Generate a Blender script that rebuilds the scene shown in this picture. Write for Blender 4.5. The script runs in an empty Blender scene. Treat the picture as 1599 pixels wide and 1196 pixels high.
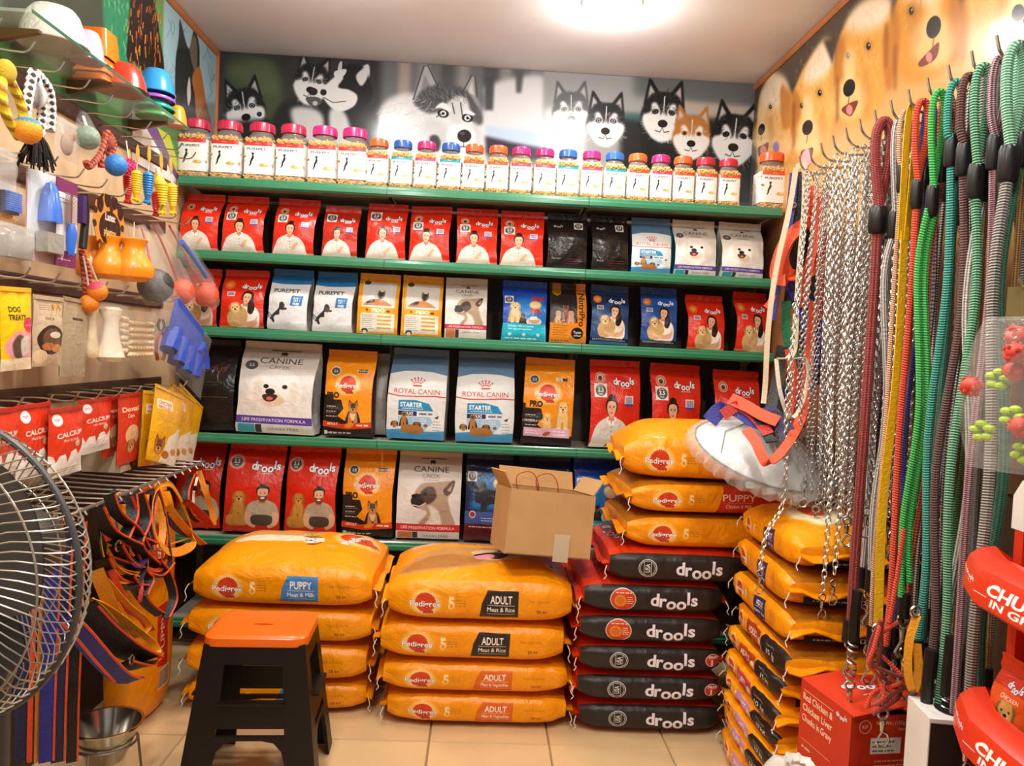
import bpy, bmesh, math, random
import numpy as np
from mathutils import Vector, Matrix, noise as mnoise
R = math.radians
PI = math.pi
rnd = random.Random(7)
scene = bpy.context.scene
COL = scene.collection

# ------------------------------------------------------------------ camera (1599 x 1196 frame)
F, CX, CY, CAMH = 1190.0, 799.5, 598.0, 1.30
_y = Vector((754 - CX, 546 - CY, F)).normalized()
_t = -(_y.x + _y.y * 0.045) / _y.z
_x = Vector((1, 0.045, _t)).normalized()
_z = _x.cross(_y)
if _z.y > 0: _z = -_z
W2C = Matrix((_x, _y, _z))                      # camera (right, down, forward) -> world
cam_d = bpy.data.cameras.new('camera')
cam = bpy.data.objects.new('camera', cam_d); COL.objects.link(cam)
cam_d.sensor_fit = 'HORIZONTAL'; cam_d.sensor_width = 36.0
cam_d.lens = 36.0 * F / 1599.0
cam_d.clip_start = 0.02
_m = Matrix((W2C @ Vector((1, 0, 0)), W2C @ Vector((0, -1, 0)), W2C @ Vector((0, 0, -1)))).transposed().to_4x4()
_m.translation = (0, 0, CAMH)
cam.matrix_world = _m
scene.camera = cam

def ray(px, py): return W2C @ Vector((px - CX, py - CY, F))
def atY(px, py, Y): r = ray(px, py); r *= Y / r.y; return Vector((r.x, Y, r.z + CAMH))
def atX(px, py, X): r = ray(px, py); r *= X / r.x; return Vector((X, r.y, r.z + CAMH))
def atZ(px, py, Z): r = ray(px, py); r *= (Z - CAMH) / r.z; return Vector((r.x, r.y, Z))

# ------------------------------------------------------------------ light and exposure
scene.view_settings.view_transform = 'Standard'
scene.view_settings.look = 'None'
scene.view_settings.gamma = 1.0
scene.view_settings.use_curve_mapping = False
scene.view_settings.exposure = 0.12
world = bpy.data.worlds.new('shop_front_daylight'); scene.world = world
world.use_nodes = True
world.node_tree.nodes['Background'].inputs[0].default_value = (1.0, 0.96, 0.91, 1)
world.node_tree.nodes['Background'].inputs[1].default_value = 0.42
CEIL = 2.635
LAMPS = [(0.43, 2.93), (-0.62, 2.62), (0.40, 1.55), (-0.62, 1.45), (0.43, 0.55), (-0.62, 0.25)]
LAMP_W = [8, 8, 8.5, 9.5, 9, 9]
for (lx, ly), lw in zip(LAMPS, LAMP_W):
    ld = bpy.data.lights.new('downlight_glow', 'AREA'); ld.shape = 'DISK'; ld.size = 0.17
    ld.energy = lw; ld.color = (1.0, 0.97, 0.92)
    lo = bpy.data.objects.new('downlight_glow', ld); COL.objects.link(lo); lo.location = (lx, ly, CEIL - 0.045)
    pd = bpy.data.lights.new('ceiling_fill_light', 'POINT'); pd.shadow_soft_size = 0.06; pd.energy = lw * 0.95; pd.color = (1.0, 0.985, 0.965)  # added point light in free air below the dome, brightens the ceiling
    po = bpy.data.objects.new('ceiling_fill_light', pd); COL.objects.link(po); po.location = (lx, ly, CEIL - 0.10)

# ------------------------------------------------------------------ helpers
def hx(c):
    if isinstance(c, str):
        c = c.lstrip('#'); c = ''.join(q + q for q in c) if len(c) == 3 else c; return tuple(int(c[i:i + 2], 16) / 255 for i in (0, 2, 4))
    return tuple(c)
def lin(c):
    return tuple(v / 12.92 if v <= 0.04045 else ((v + 0.055) / 1.055) ** 2.4 for v in hx(c)) + (1.0,)

MATS = {}
def M(name, col, rough=0.5, metal=0.0, bump=0.0, bscale=60.0, var=0.06, coat=0.0, alpha=1.0, emit=0.0, img=None, spec=0.5, dist=0.0, vscale=9.0, sheen=0.0):
    if name in MATS: return MATS[name]
    m = bpy.data.materials.new(name); m.use_nodes = True
    nt = m.node_tree; N = nt.nodes; L = nt.links
    p = N['Principled BSDF']
    p.inputs['Roughness'].default_value = rough
    p.inputs['Metallic'].default_value = metal
    p.inputs['Specular IOR Level'].default_value = spec
    p.inputs['Coat Weight'].default_value = coat
    p.inputs['Coat Roughness'].default_value = 0.12
    if sheen: p.inputs['Sheen Weight'].default_value = sheen
    tc = N.new('ShaderNodeTexCoord')
    if img is not None:
        t = N.new('ShaderNodeTexImage'); t.image = img; t.extension = 'EXTEND'
        L.new(tc.outputs['UV'], t.inputs['Vector']); src = t.outputs['Color']
    else:
        t = N.new('ShaderNodeRGB'); t.outputs[0].default_value = lin(col); src = t.outputs[0]
    if var > 0:
        n = N.new('ShaderNodeTexNoise'); n.inputs['Scale'].default_value = vscale; n.inputs['Detail'].default_value = 3
        L.new(tc.outputs['Object'], n.inputs['Vector'])
        mr = N.new('ShaderNodeMapRange'); mr.inputs['From Min'].default_value = 0.3; mr.inputs['From Max'].default_value = 0.7
        mr.inputs['To Min'].default_value = 1 - var; mr.inputs['To Max'].default_value = 1 + var
        L.new(n.outputs['Fac'], mr.inputs['Value'])
        h = N.new('ShaderNodeHueSaturation'); L.new(src, h.inputs['Color']); L.new(mr.outputs['Result'], h.inputs['Value']); src = h.outputs['Color']
    L.new(src, p.inputs['Base Color'])
    if alpha < 1: p.inputs['Alpha'].default_value = alpha
    if emit > 0:
        L.new(src, p.inputs['Emission Color']); p.inputs['Emission Strength'].default_value = emit
    if bump > 0:
        n = N.new('ShaderNodeTexNoise'); n.inputs['Scale'].default_value = bscale; n.inputs['Detail'].default_value = 4; n.inputs['Distortion'].default_value = dist
        L.new(tc.outputs['Object'], n.inputs['Vector'])
        b = N.new('ShaderNodeBump'); b.inputs['Strength'].default_value = bump; b.inputs['Distance'].default_value = 0.01
        L.new(n.outputs['Fac'], b.inputs['Height']); L.new(b.outputs['Normal'], p.inputs['Normal'])
    MATS[name] = m
    return m

def rope_mat(name, c1, c2, kind='check', n=4.0, pitch=0.012, rough=0.6):
    """braided cord: two yarn colours woven along the length (uv = turns around, metres along)"""
    if name in MATS: return MATS[name]
    m = bpy.data.materials.new(name); m.use_nodes = True
    nt = m.node_tree; N = nt.nodes; L = nt.links; p = N['Principled BSDF']
    p.inputs['Roughness'].default_value = rough; p.inputs['Sheen Weight'].default_value = 0.2
    tc = N.new('ShaderNodeTexCoord'); sp = N.new('ShaderNodeSeparateXYZ'); L.new(tc.outputs['UV'], sp.inputs[0])
    def mt(op, a, b):
        q = N.new('ShaderNodeMath'); q.operation = op
        for i, v in enumerate((a, b)):
            if isinstance(v, (int, float)): q.inputs[i].default_value = v
            else: L.new(v, q.inputs[i])
        return q.outputs[0]
    u = mt('MULTIPLY', sp.outputs['X'], n * 2 * PI); v = mt('MULTIPLY', sp.outputs['Y'], 2 * PI / pitch)
    if kind == 'check': f = mt('MULTIPLY', mt('SINE', mt('ADD', u, v), 0), mt('SINE', mt('SUBTRACT', u, v), 0))
    elif kind == 'band': f = mt('SINE', mt('ADD', v, mt('MULTIPLY', mt('SINE', u, 0), 0.7)), 0)
    else: f = mt('SINE', mt('ADD', mt('MULTIPLY', u, 0.5), v), 0)
    mr = N.new('ShaderNodeMapRange'); L.new(f, mr.inputs['Value'])
    w = 0.25; off = {'check': 0.1, 'band': 0.0, 'spiral': 0.2}.get(kind, 0)
    mr.inputs['From Min'].default_value = off - w; mr.inputs['From Max'].default_value = off + w
    mx = N.new('ShaderNodeMix'); mx.data_type = 'RGBA'
    L.new(mr.outputs['Result'], mx.inputs['Factor']); mx.inputs['A'].default_value = lin(c1); mx.inputs['B'].default_value = lin(c2)
    L.new(mx.outputs['Result'], p.inputs['Base Color'])
    b = N.new('ShaderNodeBump'); b.inputs['Strength'].default_value = 0.5; b.inputs['Distance'].default_value = 0.003
    L.new(f, b.inputs['Height']); L.new(b.outputs['Normal'], p.inputs['Normal'])
    MATS[name] = m
    return m

def tag(o, label=None, cat=None, group=None, kind=None, category=None):
    cat = cat or category
    if label: o['label'] = label
    if cat: o['category'] = cat
    if group: o['group'] = group
    if kind: o['kind'] = kind
    return o
def E(name, loc, label, cat, group=None, rot=(0, 0, 0)):
    o = bpy.data.objects.new(name, None); COL.objects.link(o); o.empty_display_size = 0.05
    o.location = loc; o.rotation_euler = rot
    return tag(o, label, cat, group)
def copy_tree(o, parent=None):
    c = o.copy(); COL.objects.link(c)
    if parent is not None:
        c.parent = parent
    for ch in list(o.children): copy_tree(ch, c)
    return c

class MB:
    """collects geometry for ONE mesh object"""
    def __init__(s): s.v = []; s.f = []; s.mi = []; s.uv = []; s.m = 0; s.flat = []
    def add(s, vs, fs, uv=None, flat=False):
        b = len(s.v); s.v += [tuple(p) for p in vs]
        s.uv += list(uv) if uv is not None else [(0.0, 0.0)] * len(vs)
        for f in fs: s.f.append([i + b for i in f]); s.mi.append(s.m); s.flat.append(flat)
        return s
    def grid(s, P, uv=None, close_u=False, flip=False):
        """P[j][i] rows of points"""
        nj, ni = len(P), len(P[0]); vs = [p for r in P for p in r]
        uvs = [q for r in uv for q in r] if uv is not None else None
        fs = []
        for j in range(nj - 1):
            for i in range(ni if close_u else ni - 1):
                k = (i + 1) % ni
                q = [j * ni + i, j * ni + k, (j + 1) * ni + k, (j + 1) * ni + i]
                fs.append(q[::-1] if flip else q)
        return s.add(vs, fs, uvs)
    def box(s, c, d, M4=None, uvface=None):
        x, y, z = (q / 2 for q in d)
        vs = [Vector((sx * x, sy * y, sz * z)) for sz in (-1, 1) for sy in (-1, 1) for sx in (-1, 1)]
        vs = [(M4 @ v if M4 is not None else v) + Vector(c) for v in vs]
        return s.add(vs, [(0, 2, 3, 1), (4, 5, 7, 6), (0, 1, 5, 4), (2, 6, 7, 3), (0, 4, 6, 2), (1, 3, 7, 5)], flat=True)
    def quad(s, a, b, c, d, uv=((0, 0), (1, 0), (1, 1), (0, 1))):
        return s.add([a, b, c, d], [(0, 1, 2, 3)], uv, flat=True)
    def tube(s, pts, r, n=8, closed=False, caps=True, rs=None, vs0=0.0):
        pts = [Vector(p) for p in pts]; N = len(pts); ring = []; uvs = []; acc = vs0; prev = None
        for i in range(N):
            a = pts[(i - 1) % N] if closed or i > 0 else pts[0]
            b = pts[(i + 1) % N] if closed or i < N - 1 else pts[-1]
            t = (b - a).normalized() if (b - a).length > 1e-9 else Vector((0, 0, 1))
            if prev is None:
                u = t.cross(Vector((0, 0, 1)))
                if u.length < 0.1: u = t.cross(Vector((0, 1, 0)))
                u.normalize()
            else:
                u = prev - t * prev.dot(t)
                u = u.normalized() if u.length > 1e-6 else t.orthogonal().normalized()
            prev = u; w = t.cross(u); rr = rs[i] if rs else r
            if i: acc += (pts[i] - pts[i - 1]).length
            ring.append([pts[i] + (u * math.cos(2 * PI * k / n) + w * math.sin(2 * PI * k / n)) * rr for k in range(n + 1)])
            uvs.append([(k / n, acc) for k in range(n + 1)])
        if closed: ring.append(ring[0]); uvs.append([(k / n, acc + 0.01) for k in range(n + 1)])
        s.grid(ring, uvs)
        if caps and not closed:
            for rg, fl in ((ring[0], False), (ring[-1], True)):
                s.add(rg[:n], [list(range(n))[::-1] if not fl else list(range(n))])
        return s
    def ribbon(s, pts, width, th=0.002, side=None, twist=0.0, closed=False):
        """flat strap along pts; side = direction of its width"""
        pts = [Vector(p) for p in pts]; N = len(pts); P = [[] for _ in range(5)]; acc = 0; U = [[] for _ in range(5)]
        if closed: pts = pts + [pts[0]]; N += 1
        for i in range(N):
            if closed: a, b = pts[(i - 1) % (N - 1)], pts[(i + 1) % (N - 1)]
            else: a, b = pts[max(i - 1, 0)], pts[min(i + 1, N - 1)]
            t = (b - a).normalized()
            sd = Vector(side) if side is not None else Vector((0, 1, 0))
            sd = (sd - t * sd.dot(t))
            sd = sd.normalized() if sd.length > 1e-5 else t.orthogonal().normalized()
            if twist: sd = Matrix.Rotation(twist * i / max(N - 1, 1), 3, t) @ sd
            nn = t.cross(sd).normalized(); h = sd * width / 2; k = nn * th / 2
            if i: acc += (pts[i] - pts[i - 1]).length
            for j, q in enumerate((-h - k, h - k, h + k, -h + k, -h - k)): P[j].append(pts[i] + q)
            for j, q in enumerate((0, 1, 1, 0, 0)): U[j].append((q, acc))
        return s.grid(P, U)
    def lathe(s, prof, n=24, c=(0, 0, 0), uv=False, sx=1.0, sy=1.0, a0=0.0, M4=None):
        rows = []; uvs = []
        for j, (r, z) in enumerate(prof):
            row = [Vector((r * sx * math.cos(a0 + 2 * PI * k / n), r * sy * math.sin(a0 + 2 * PI * k / n), z)) for k in range(n + 1)]
            rows.append([(M4 @ p if M4 is not None else p) + Vector(c) for p in row]); uvs.append([(k / n, j / (len(prof) - 1)) for k in range(n + 1)])
        return s.grid(rows, uvs)
    def ball(s, c, r, n=14, m=9, sc=(1, 1, 1), M4=None):
        pr = [(max(1e-5, math.sin(PI * j / m)) * r, -math.cos(PI * j / m) * r) for j in range(m + 1)]
        mm = Matrix.Diagonal(sc)
        return s.lathe(pr, n, c, M4=(M4 @ mm) if M4 is not None else mm)
    def disc(s, c, r, n=24, up=1, axis='z'):
        vs = [(r * math.cos(2 * PI * k / n), r * math.sin(2 * PI * k / n), 0) for k in range(n)]
        vs = [Vector(c) + Vector({'z': (a, b, 0), 'y': (a, 0, b), 'x': (0, a, b)}[axis]) for a, b, _ in vs]
        f = list(range(n))
        return s.add(vs, [f if up > 0 else f[::-1]], [(0.5 + 0.5 * math.cos(2 * PI * k / n), 0.5 + 0.5 * math.sin(2 * PI * k / n)) for k in range(n)], flat=True)
    def build(s, name, mats, parent=None, loc=(0, 0, 0), rot=(0, 0, 0), smooth=True, angle=40, **kw):
        me = bpy.data.meshes.new(name)
        me.from_pydata(s.v, [], s.f); 
        if not isinstance(mats, (list, tuple)): mats = [mats]
        for m in mats: me.materials.append(m)
        me.polygons.foreach_set('material_index', s.mi)
        li = np.empty(len(me.loops), dtype=np.int32); me.loops.foreach_get('vertex_index', li)
        uvl = me.uv_layers.new(name='UVMap'); uvl.data.foreach_set('uv', np.array(s.uv, dtype=np.float32)[li].ravel())
        if smooth:
            me.polygons.foreach_set('use_smooth', [not q for q in s.flat])
            try: me.set_sharp_from_angle(angle=R(angle))
            except Exception: pass
        me.validate()
        o = bpy.data.objects.new(name, me); COL.objects.link(o)
        o.location = loc; o.rotation_euler = rot
        if parent is not None: o.parent = parent
        return tag(o, **kw)
def inst(src, name, parent=None, loc=None, rot=None, scale=None, **kw):
    """another object on the same mesh"""
    o = src.copy(); COL.objects.link(o); o.name = name; o.parent = parent
    for k in ('label', 'category', 'group', 'kind'):
        if k in o: del o[k]
    if loc is not None: o.location = loc
    if rot is not None: o.rotation_euler = rot
    if scale is not None: o.scale = scale
    return tag(o, **kw)
def crom(pts, n=6, closed=False):
    """smooth curve through points (Catmull-Rom)"""
    P = [Vector(p) for p in pts]; N = len(P); out = []
    for i in range(N if closed else N - 1):
        p0, p1, p2, p3 = (P[(i - 1) % N], P[i], P[(i + 1) % N], P[(i + 2) % N]) if closed else (P[max(i - 1, 0)], P[i], P[i + 1], P[min(i + 2, N - 1)])
        for k in range(n):
            t = k / n
            out.append(0.5 * ((2 * p1) + (p2 - p0) * t + (2 * p0 - 5 * p1 + 4 * p2 - p3) * t * t + (3 * p1 - p0 - 3 * p2 + p3) * t ** 3))
    if not closed: out.append(P[-1])
    return out
def nz(x, y, z, s=1.0): return mnoise.noise(Vector((x * s, y * s, z * s)))

# ------------------------------------------------------------------ printed graphics, drawn here shape by shape
_TXT = {}
def glyphs(text, bold=0.0):
    k = (text, bold)
    if k in _TXT: return _TXT[k]
    cu = bpy.data.curves.new('lettering', 'FONT'); cu.body = text; cu.size = 1.0; cu.offset = bold; cu.resolution_u = 3
    ob = bpy.data.objects.new('lettering', cu); COL.objects.link(ob)
    dg = bpy.context.evaluated_depsgraph_get(); ev = ob.evaluated_get(dg); me = ev.to_mesh()
    vs = np.array([(v.co.x, v.co.y) for v in me.vertices]).reshape(-1, 2)
    ps = [vs[list(p.vertices)] for p in me.polygons]
    ev.to_mesh_clear(); bpy.data.objects.remove(ob); bpy.data.curves.remove(cu)
    if len(vs):
        x0, x1 = vs[:, 0].min(), vs[:, 0].max()
        ps = [p - np.array([x0, 0]) for p in ps]; w = x1 - x0
    else: w = 0.0
    _TXT[k] = (ps, w, 0.70)
    return _TXT[k]

class Cv:
    """a drawing surface; coordinates in units of its width, y downwards; or any other frame through `tr`"""
    SS = 2
    def __init__(s, w, h, col, tr=None):
        s.w, s.h, s.tr = w, h, tr; s.a = np.empty((h, w, 3), np.float32); s.a[:] = hx(col); s.H = h / w
    def _pts(s, pts, raw=False):
        if s.tr and not raw: pts = [s.tr(*p) for p in pts]
        return np.array(pts, dtype=np.float64) * s.w * s.SS
    def _comp(s, polys, col, al=1.0, soft=0.0, grad=None):
        S = s.SS; allp = np.concatenate(polys); pad = int(3 * soft + 2) * S
        x0 = max(0, int(allp[:, 0].min() - pad) // S); x1 = min(s.w, int(allp[:, 0].max() + pad) // S + 1)
        y0 = max(0, int(allp[:, 1].min() - pad) // S); y1 = min(s.h, int(allp[:, 1].max() + pad) // S + 1)
        if x1 <= x0 or y1 <= y0: return
        Wd, Hd = (x1 - x0) * S, (y1 - y0) * S
        T = np.zeros((Hd, Wd + 1), np.int32)
        for p in polys:
            p = p - np.array([x0 * S, y0 * S]); q = np.roll(p, -1, axis=0)
            for (ax, ay), (bx, by) in zip(p, q):
                if ay == by: continue
                if ay > by: ax, ay, bx, by = bx, by, ax, ay
                r0 = max(0, int(math.ceil(ay - 0.5))); r1 = min(Hd, int(math.ceil(by - 0.5)))
                if r1 <= r0: continue
                rows = np.arange(r0, r1); xs = ax + (rows + 0.5 - ay) * (bx - ax) / (by - ay)
                T[rows, np.clip(np.ceil(xs - 0.5), 0, Wd).astype(np.int32)] += 1
        m = (np.cumsum(T, axis=1)[:, :Wd] & 1).astype(np.float32).reshape(y1 - y0, S, x1 - x0, S).mean(axis=(1, 3))
        if soft > 0:
            k = max(1, int(round(soft)))
            for _ in range(2):
                for ax in (0, 1):
                    c = np.cumsum(np.pad(m, [(k + 1, k) if i == ax else (0, 0) for i in (0, 1)], mode='edge'), axis=ax)
                    n = m.shape[ax]
                    m = (np.take(c, range(2 * k + 1, 2 * k + 1 + n), axis=ax) - np.take(c, range(0, n), axis=ax)) / (2 * k + 1)
        m = (m * al)[..., None]; t = s.a[y0:y1, x0:x1]
        cc = np.array(hx(col), np.float32)
        if grad is not None:
            g = np.linspace(0, 1, y1 - y0, dtype=np.float32)[:, None, None]; cc = cc * (1 - g) + np.array(hx(grad), np.float32) * g
        t += m * (cc - t)
    def poly(s, pts, col, al=1.0, soft=0, sm=False, grad=None, n=6):
        if sm: pts = [(p.x, p.y) for p in crom([(a, b, 0) for a, b in pts], n, True)]
        s._comp([s._pts(pts)], col, al, soft, grad); return s
    def rect(s, x0, y0, x1, y1, col, al=1.0, grad=None, soft=0):
        return s.poly([(x0, y0), (x1, y0), (x1, y1), (x0, y1)], col, al, soft, grad=grad)
    def ell(s, cx, cy, rx, ry=None, col='#fff', al=1.0, rot=0, soft=0, n=28):
        ry = rx if ry is None else ry; c, d = math.cos(rot), math.sin(rot)
        return s.poly([(cx + rx * math.cos(a) * c - ry * math.sin(a) * d, cy + rx * math.cos(a) * d + ry * math.sin(a) * c) for a in (2 * PI * k / n for k in range(n))], col, al, soft)
    def line(s, pts, w, col, al=1.0):
        pts = [Vector((a, b)) for a, b in pts]; L_, R_ = [], []
        for i, p in enumerate(pts):
            t = (pts[min(i + 1, len(pts) - 1)] - pts[max(i - 1, 0)]); t = t.normalized() if t.length else Vector((1, 0))
            q = Vector((-t.y, t.x)) * w / 2; L_.append(p + q); R_.append(p - q)
        return s.poly([tuple(p) for p in L_ + R_[::-1]], col, al)
    def text(s, t, cx, cy, h, col, bold=0.0, w=None, rot=0.0, al=1.0, wmax=None, out=None, ow=0.0, skew=0.0):
        """cx,cy: middle of the line; h: cap height; w: forced width"""
        ps, tw, cap = glyphs(t, bold)
        if not ps: return s
        k = h / cap; sx = k
        if w: sx = w / tw
        if wmax and tw * sx > wmax: sx = wmax / tw
        c, d = math.cos(rot), math.sin(rot)
        def tf(ps):
            r = []
            for p in ps:
                X = (p[:, 0] - tw / 2) * sx + skew * (p[:, 1] - cap / 2) * k; Y = -(p[:, 1] - cap / 2) * k
                r.append(s._pts(list(zip(cx + X * c - Y * d, cy + X * d + Y * c))))
            return r
        if out is not None:
            po, tw2, _ = glyphs(t, bold + ow); tw0 = tw; tw = tw2; s._comp(tf(po), out, al); tw = tw0
        s._comp(tf(ps), col, al); return s
    def fur(s, cx, cy, rx, ry, n, ln, cols, seed=0, out=True, al=.6, w=.9, ang=None, inner=.55):
        r_ = random.Random(seed)
        for _ in range(n):
            a = r_.uniform(0, 2 * PI); q = r_.uniform(inner, 1.02); x, y = cx + rx * q * math.cos(a), cy + ry * q * math.sin(a); d = (ang if ang is not None else a) + r_.uniform(-.5, .5); l = ln * r_.uniform(.5, 1.3)
            s.line([(x, y), (x + l * .5 * math.cos(d), y + l * .5 * math.sin(d)), (x + l * math.cos(d + .2), y + l * math.sin(d + .2))], w, r_.choice(cols), al)
        return s
    def noise(s, amp=0.04, cell=6, seed=0):
        g = np.random.RandomState(seed); h, w = s.h // cell + 2, s.w // cell + 2
        n = g.rand(h, w).repeat(cell, 0).repeat(cell, 1)[:s.h, :s.w, None] - 0.5
        s.a *= (1 + amp * 2 * n); return s
    def image(s, name):
        im = bpy.data.images.new(name, s.w, s.h); px = np.ones((s.h, s.w, 4), np.float32)
        px[..., :3] = np.clip(s.a[::-1], 0, 1); im.pixels.foreach_set(px.ravel()); im.update(); im.pack(); return im
def PM(cv, name, **kw):
    """print material"""
    a = dict(rough=0.30, bump=0.6, bscale=18, var=0.03, dist=1.2, spec=0.38); a.update(kw)
    return M(name, '#ffffff', img=cv.image(name), **a)
# ------------------------------------------------------------------ figures used on the packaging
def xf(cx, cy, s, rot=0.0, fl=1):
    c, d = math.cos(rot), math.sin(rot)
    def T(pts): return [(cx + s * (fl * x * c - y * d), cy + s * (fl * x * d + y * c)) for x, y in pts]
    return T
def dogface(c, cx, cy, s, fur='#d9a24e', dark='#8a5a22', muz='#e8c27c', ear='flop', rot=0, tongue=True, soft=1):
    T = xf(cx, cy, s, rot)
    if ear == 'up':
        for f in (-1, 1):
            c.poly(T([(f * .9, -.3), (f * .75, -1.5), (f * .15, -.75)]), dark); c.poly(T([(f * .78, -.5), (f * .7, -1.2), (f * .35, -.75)]), '#caa090', .7)
    c.poly(T([(-.85, -.2), (-.6, -.85), (0, -.98), (.6, -.85), (.85, -.2), (.7, .45), (.4, .9), (0, 1.02), (-.4, .9), (-.7, .45)]), fur, sm=True, soft=soft)
    if ear == 'up': c.poly(T([(-.5, -.7), (0, -.9), (.5, -.7), (.35, -.2), (.2, .3), (-.2, .3), (-.35, -.2)]), dark, .7, sm=True, soft=soft)
    if ear == 'flop':
        for f in (-1, 1): c.poly(T([(f * .55, -.8), (f * .95, -.55), (f * 1.1, .1), (f * .95, .65), (f * .75, .3), (f * .7, -.25)]), dark, sm=True, soft=soft)
    c.ell(*T([(0, .42)])[0], .42 * s, .42 * s, muz, soft=soft)
    for f in (-1, 1):
        c.ell(*T([(f * .36, -.12)])[0], .11 * s, .1 * s, '#1a100a'); c.ell(*T([(f * .36 + .04, -.15)])[0], .03 * s, .03 * s, '#fff')
    c.ell(*T([(0, .25)])[0], .19 * s, .14 * s, '#141010')
    c.line(T([(-.32, .55), (-.1, .62), (0, .42), (.1, .62), (.32, .55)]), .05 * s, '#3a2015')
    if tongue: c.ell(*T([(0, .72)])[0], .13 * s, .2 * s, '#d8747a')
def dogsit(c, cx, cy, s, fur='#d9a24e', dark='#8a5a22', muz='#e8c27c', ear='flop', tongue=True, chest=None):
    """sitting dog, cx,cy = middle of the head, s = half head height"""
    T = xf(cx, cy, s)
    c.poly(T([(-.7, .6), (.7, .6), (1.3, 1.8), (1.45, 3.0), (1.3, 3.5), (-1.3, 3.5), (-1.45, 3.0), (-1.2, 1.7)]), dark, sm=True)
    c.poly(T([(-.55, .6), (.55, .6), (.85, 1.8), (.8, 3.5), (.25, 3.5), (.15, 2.4), (-.15, 2.4), (-.25, 3.5), (-.8, 3.5), (-.85, 1.8)]), fur, sm=True, n=3)
    if chest: c.poly(T([(-.45, .7), (.45, .7), (.4, 1.7), (0, 2.2), (-.4, 1.7)]), chest, sm=True)
    for f in (-1, 1): c.ell(*T([(f * .6, 3.45)])[0], .4 * s, .22 * s, muz)
    dogface(c, cx, cy, s, fur, dark, muz, ear, 0, tongue)
SKIN, SKD = '#e2b08c', '#c08a66'
def ladyhead(c, cx, cy, s, hair='#1d1310', bun=True, long=False, rot=0):
    T = xf(cx, cy, s, rot)
    if long: c.poly(T([(-.75, -.9), (0, -1.25), (.8, -.9), (1.1, .2), (1.5, 1.4), (1.2, 2.6), (.5, 2.3), (.3, .6), (-.5, .6), (-.9, .2)]), hair, sm=True)
    if bun: c.ell(*T([(.05, -1.25)])[0], .5 * s, .36 * s, hair)
    c.ell(*T([(0, -.25)])[0], .84 * s, .98 * s, hair)
    c.poly(T([(-.3, .7), (.3, .7), (.45, 1.5), (-.45, 1.5)]), SKD)
    c.poly(T([(-.62, -.3), (-.45, -.72), (0, -.82), (.45, -.72), (.62, -.3), (.56, .3), (.3, .85), (0, 1.02), (-.3, .85), (-.56, .3)]), SKIN, sm=True)
    for f in (-1, 1):
        c.ell(*T([(f * .27, -.05)])[0], .12 * s, .055 * s, '#2a1a14'); c.line(T([(f * .12, -.2), (f * .42, -.22)]), .06 * s, '#2a1a14')
    c.line(T([(.02, 0), (.06, .32), (-.06, .34)]), .05 * s, SKD); c.ell(*T([(0, .58)])[0], .2 * s, .075 * s, '#b04a48')
def lady_folded(c, cx, cy, s):
    """woman in a white shirt, arms folded; cx,cy = middle of the head"""
    T = xf(cx, cy, s)
    c.poly(T([(-.5, 1.15), (.5, 1.15), (1.6, 1.6), (2.35, 2.6), (2.8, 4.4), (2.9, 5.6), (-2.7, 5.6), (-2.7, 4.4), (-2.2, 2.5), (-1.5, 1.6)]), '#dfd9cd', sm=True)
    c.poly(T([(-.32, 1.1), (.32, 1.1), (0, 2.0)]), SKD)
    c.poly(T([(-.7, 1.1), (-.3, 1.0), (0, 1.95), (-.25, 2.1)]), '#fdfbf5'); c.poly(T([(.7, 1.1), (.3, 1.0), (0, 1.95), (.25, 2.1)]), '#fdfbf5')
    c.poly(T([(-2.5, 4.2), (-1.2, 4.0), (.3, 3.3), (1.1, 2.6), (1.45, 2.75), (1.1, 3.5), (.4, 4.1), (-1, 4.8), (-2.4, 5.0)]), '#dfd6c8', sm=True)
    c.poly(T([(.2, 3.5), (.8, 2.7), (1.2, 2.35), (1.4, 2.6), (1.1, 3.1), (.7, 3.7)]), SKIN, sm=True)
    c.poly(T([(2.6, 4.3), (1.3, 4.4), (.1, 4.9), (-.4, 5.2), (-.2, 5.5), (1, 5.3), (2.6, 5.3)]), '#d3c9ba', sm=True)
    c.ell(*T([(2.3, 4.7)])[0], .42 * s, .3 * s, SKIN)
    for k in range(3): c.ell(*T([(0.05, 2.3 + .5 * k)])[0], .07 * s, .07 * s, '#5a4a40')
    ladyhead(c, cx, cy, s)
def man_lean(c, cx, cy, s):
    T = xf(cx, cy, s)
    c.poly(T([(-.6, .8), (.6, .8), (1.6, 1.3), (2.0, 2.6), (1.6, 3.2), (-1.6, 3.2), (-2.0, 2.6), (-1.6, 1.3)]), '#b8a88e', sm=True)
    for f in (-1, 1):
        c.poly(T([(f * 1.3, 2.3), (f * 2.0, 2.4), (f * 1.9, 3.6), (f * 1.1, 4.2), (f * .7, 4.1), (f * .8, 3.7), (f * 1.3, 3.4)]), SKIN, sm=True)
    c.poly(T([(-1.1, 2.7), (1.1, 2.7), (1.0, 3.8), (-1.0, 3.8)]), '#4c4234', sm=True)
    c.poly(T([(-.35, .6), (.35, .6), (.45, 1.25), (-.45, 1.25)]), SKD)
    c.ell(*T([(0, -.35)])[0], .78 * s, .8 * s, '#1c1512')
    c.poly(T([(-.6, -.4), (-.4, -.62), (.4, -.62), (.6, -.4), (.58, .3), (.35, .85), (0, 1.0), (-.35, .85), (-.58, .3)]), SKIN, sm=True)
    c.poly(T([(-.58, .15), (-.3, .3), (.3, .3), (.58, .15), (.4, .85), (0, 1.05), (-.4, .85)]), '#4a3226', .8, sm=True)
    for f in (-1, 1): c.ell(*T([(f * .26, -.08)])[0], .1 * s, .05 * s, '#20140e')
    c.ell(*T([(0, .52)])[0], .26 * s, .1 * s, '#fff8f0')
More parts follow.
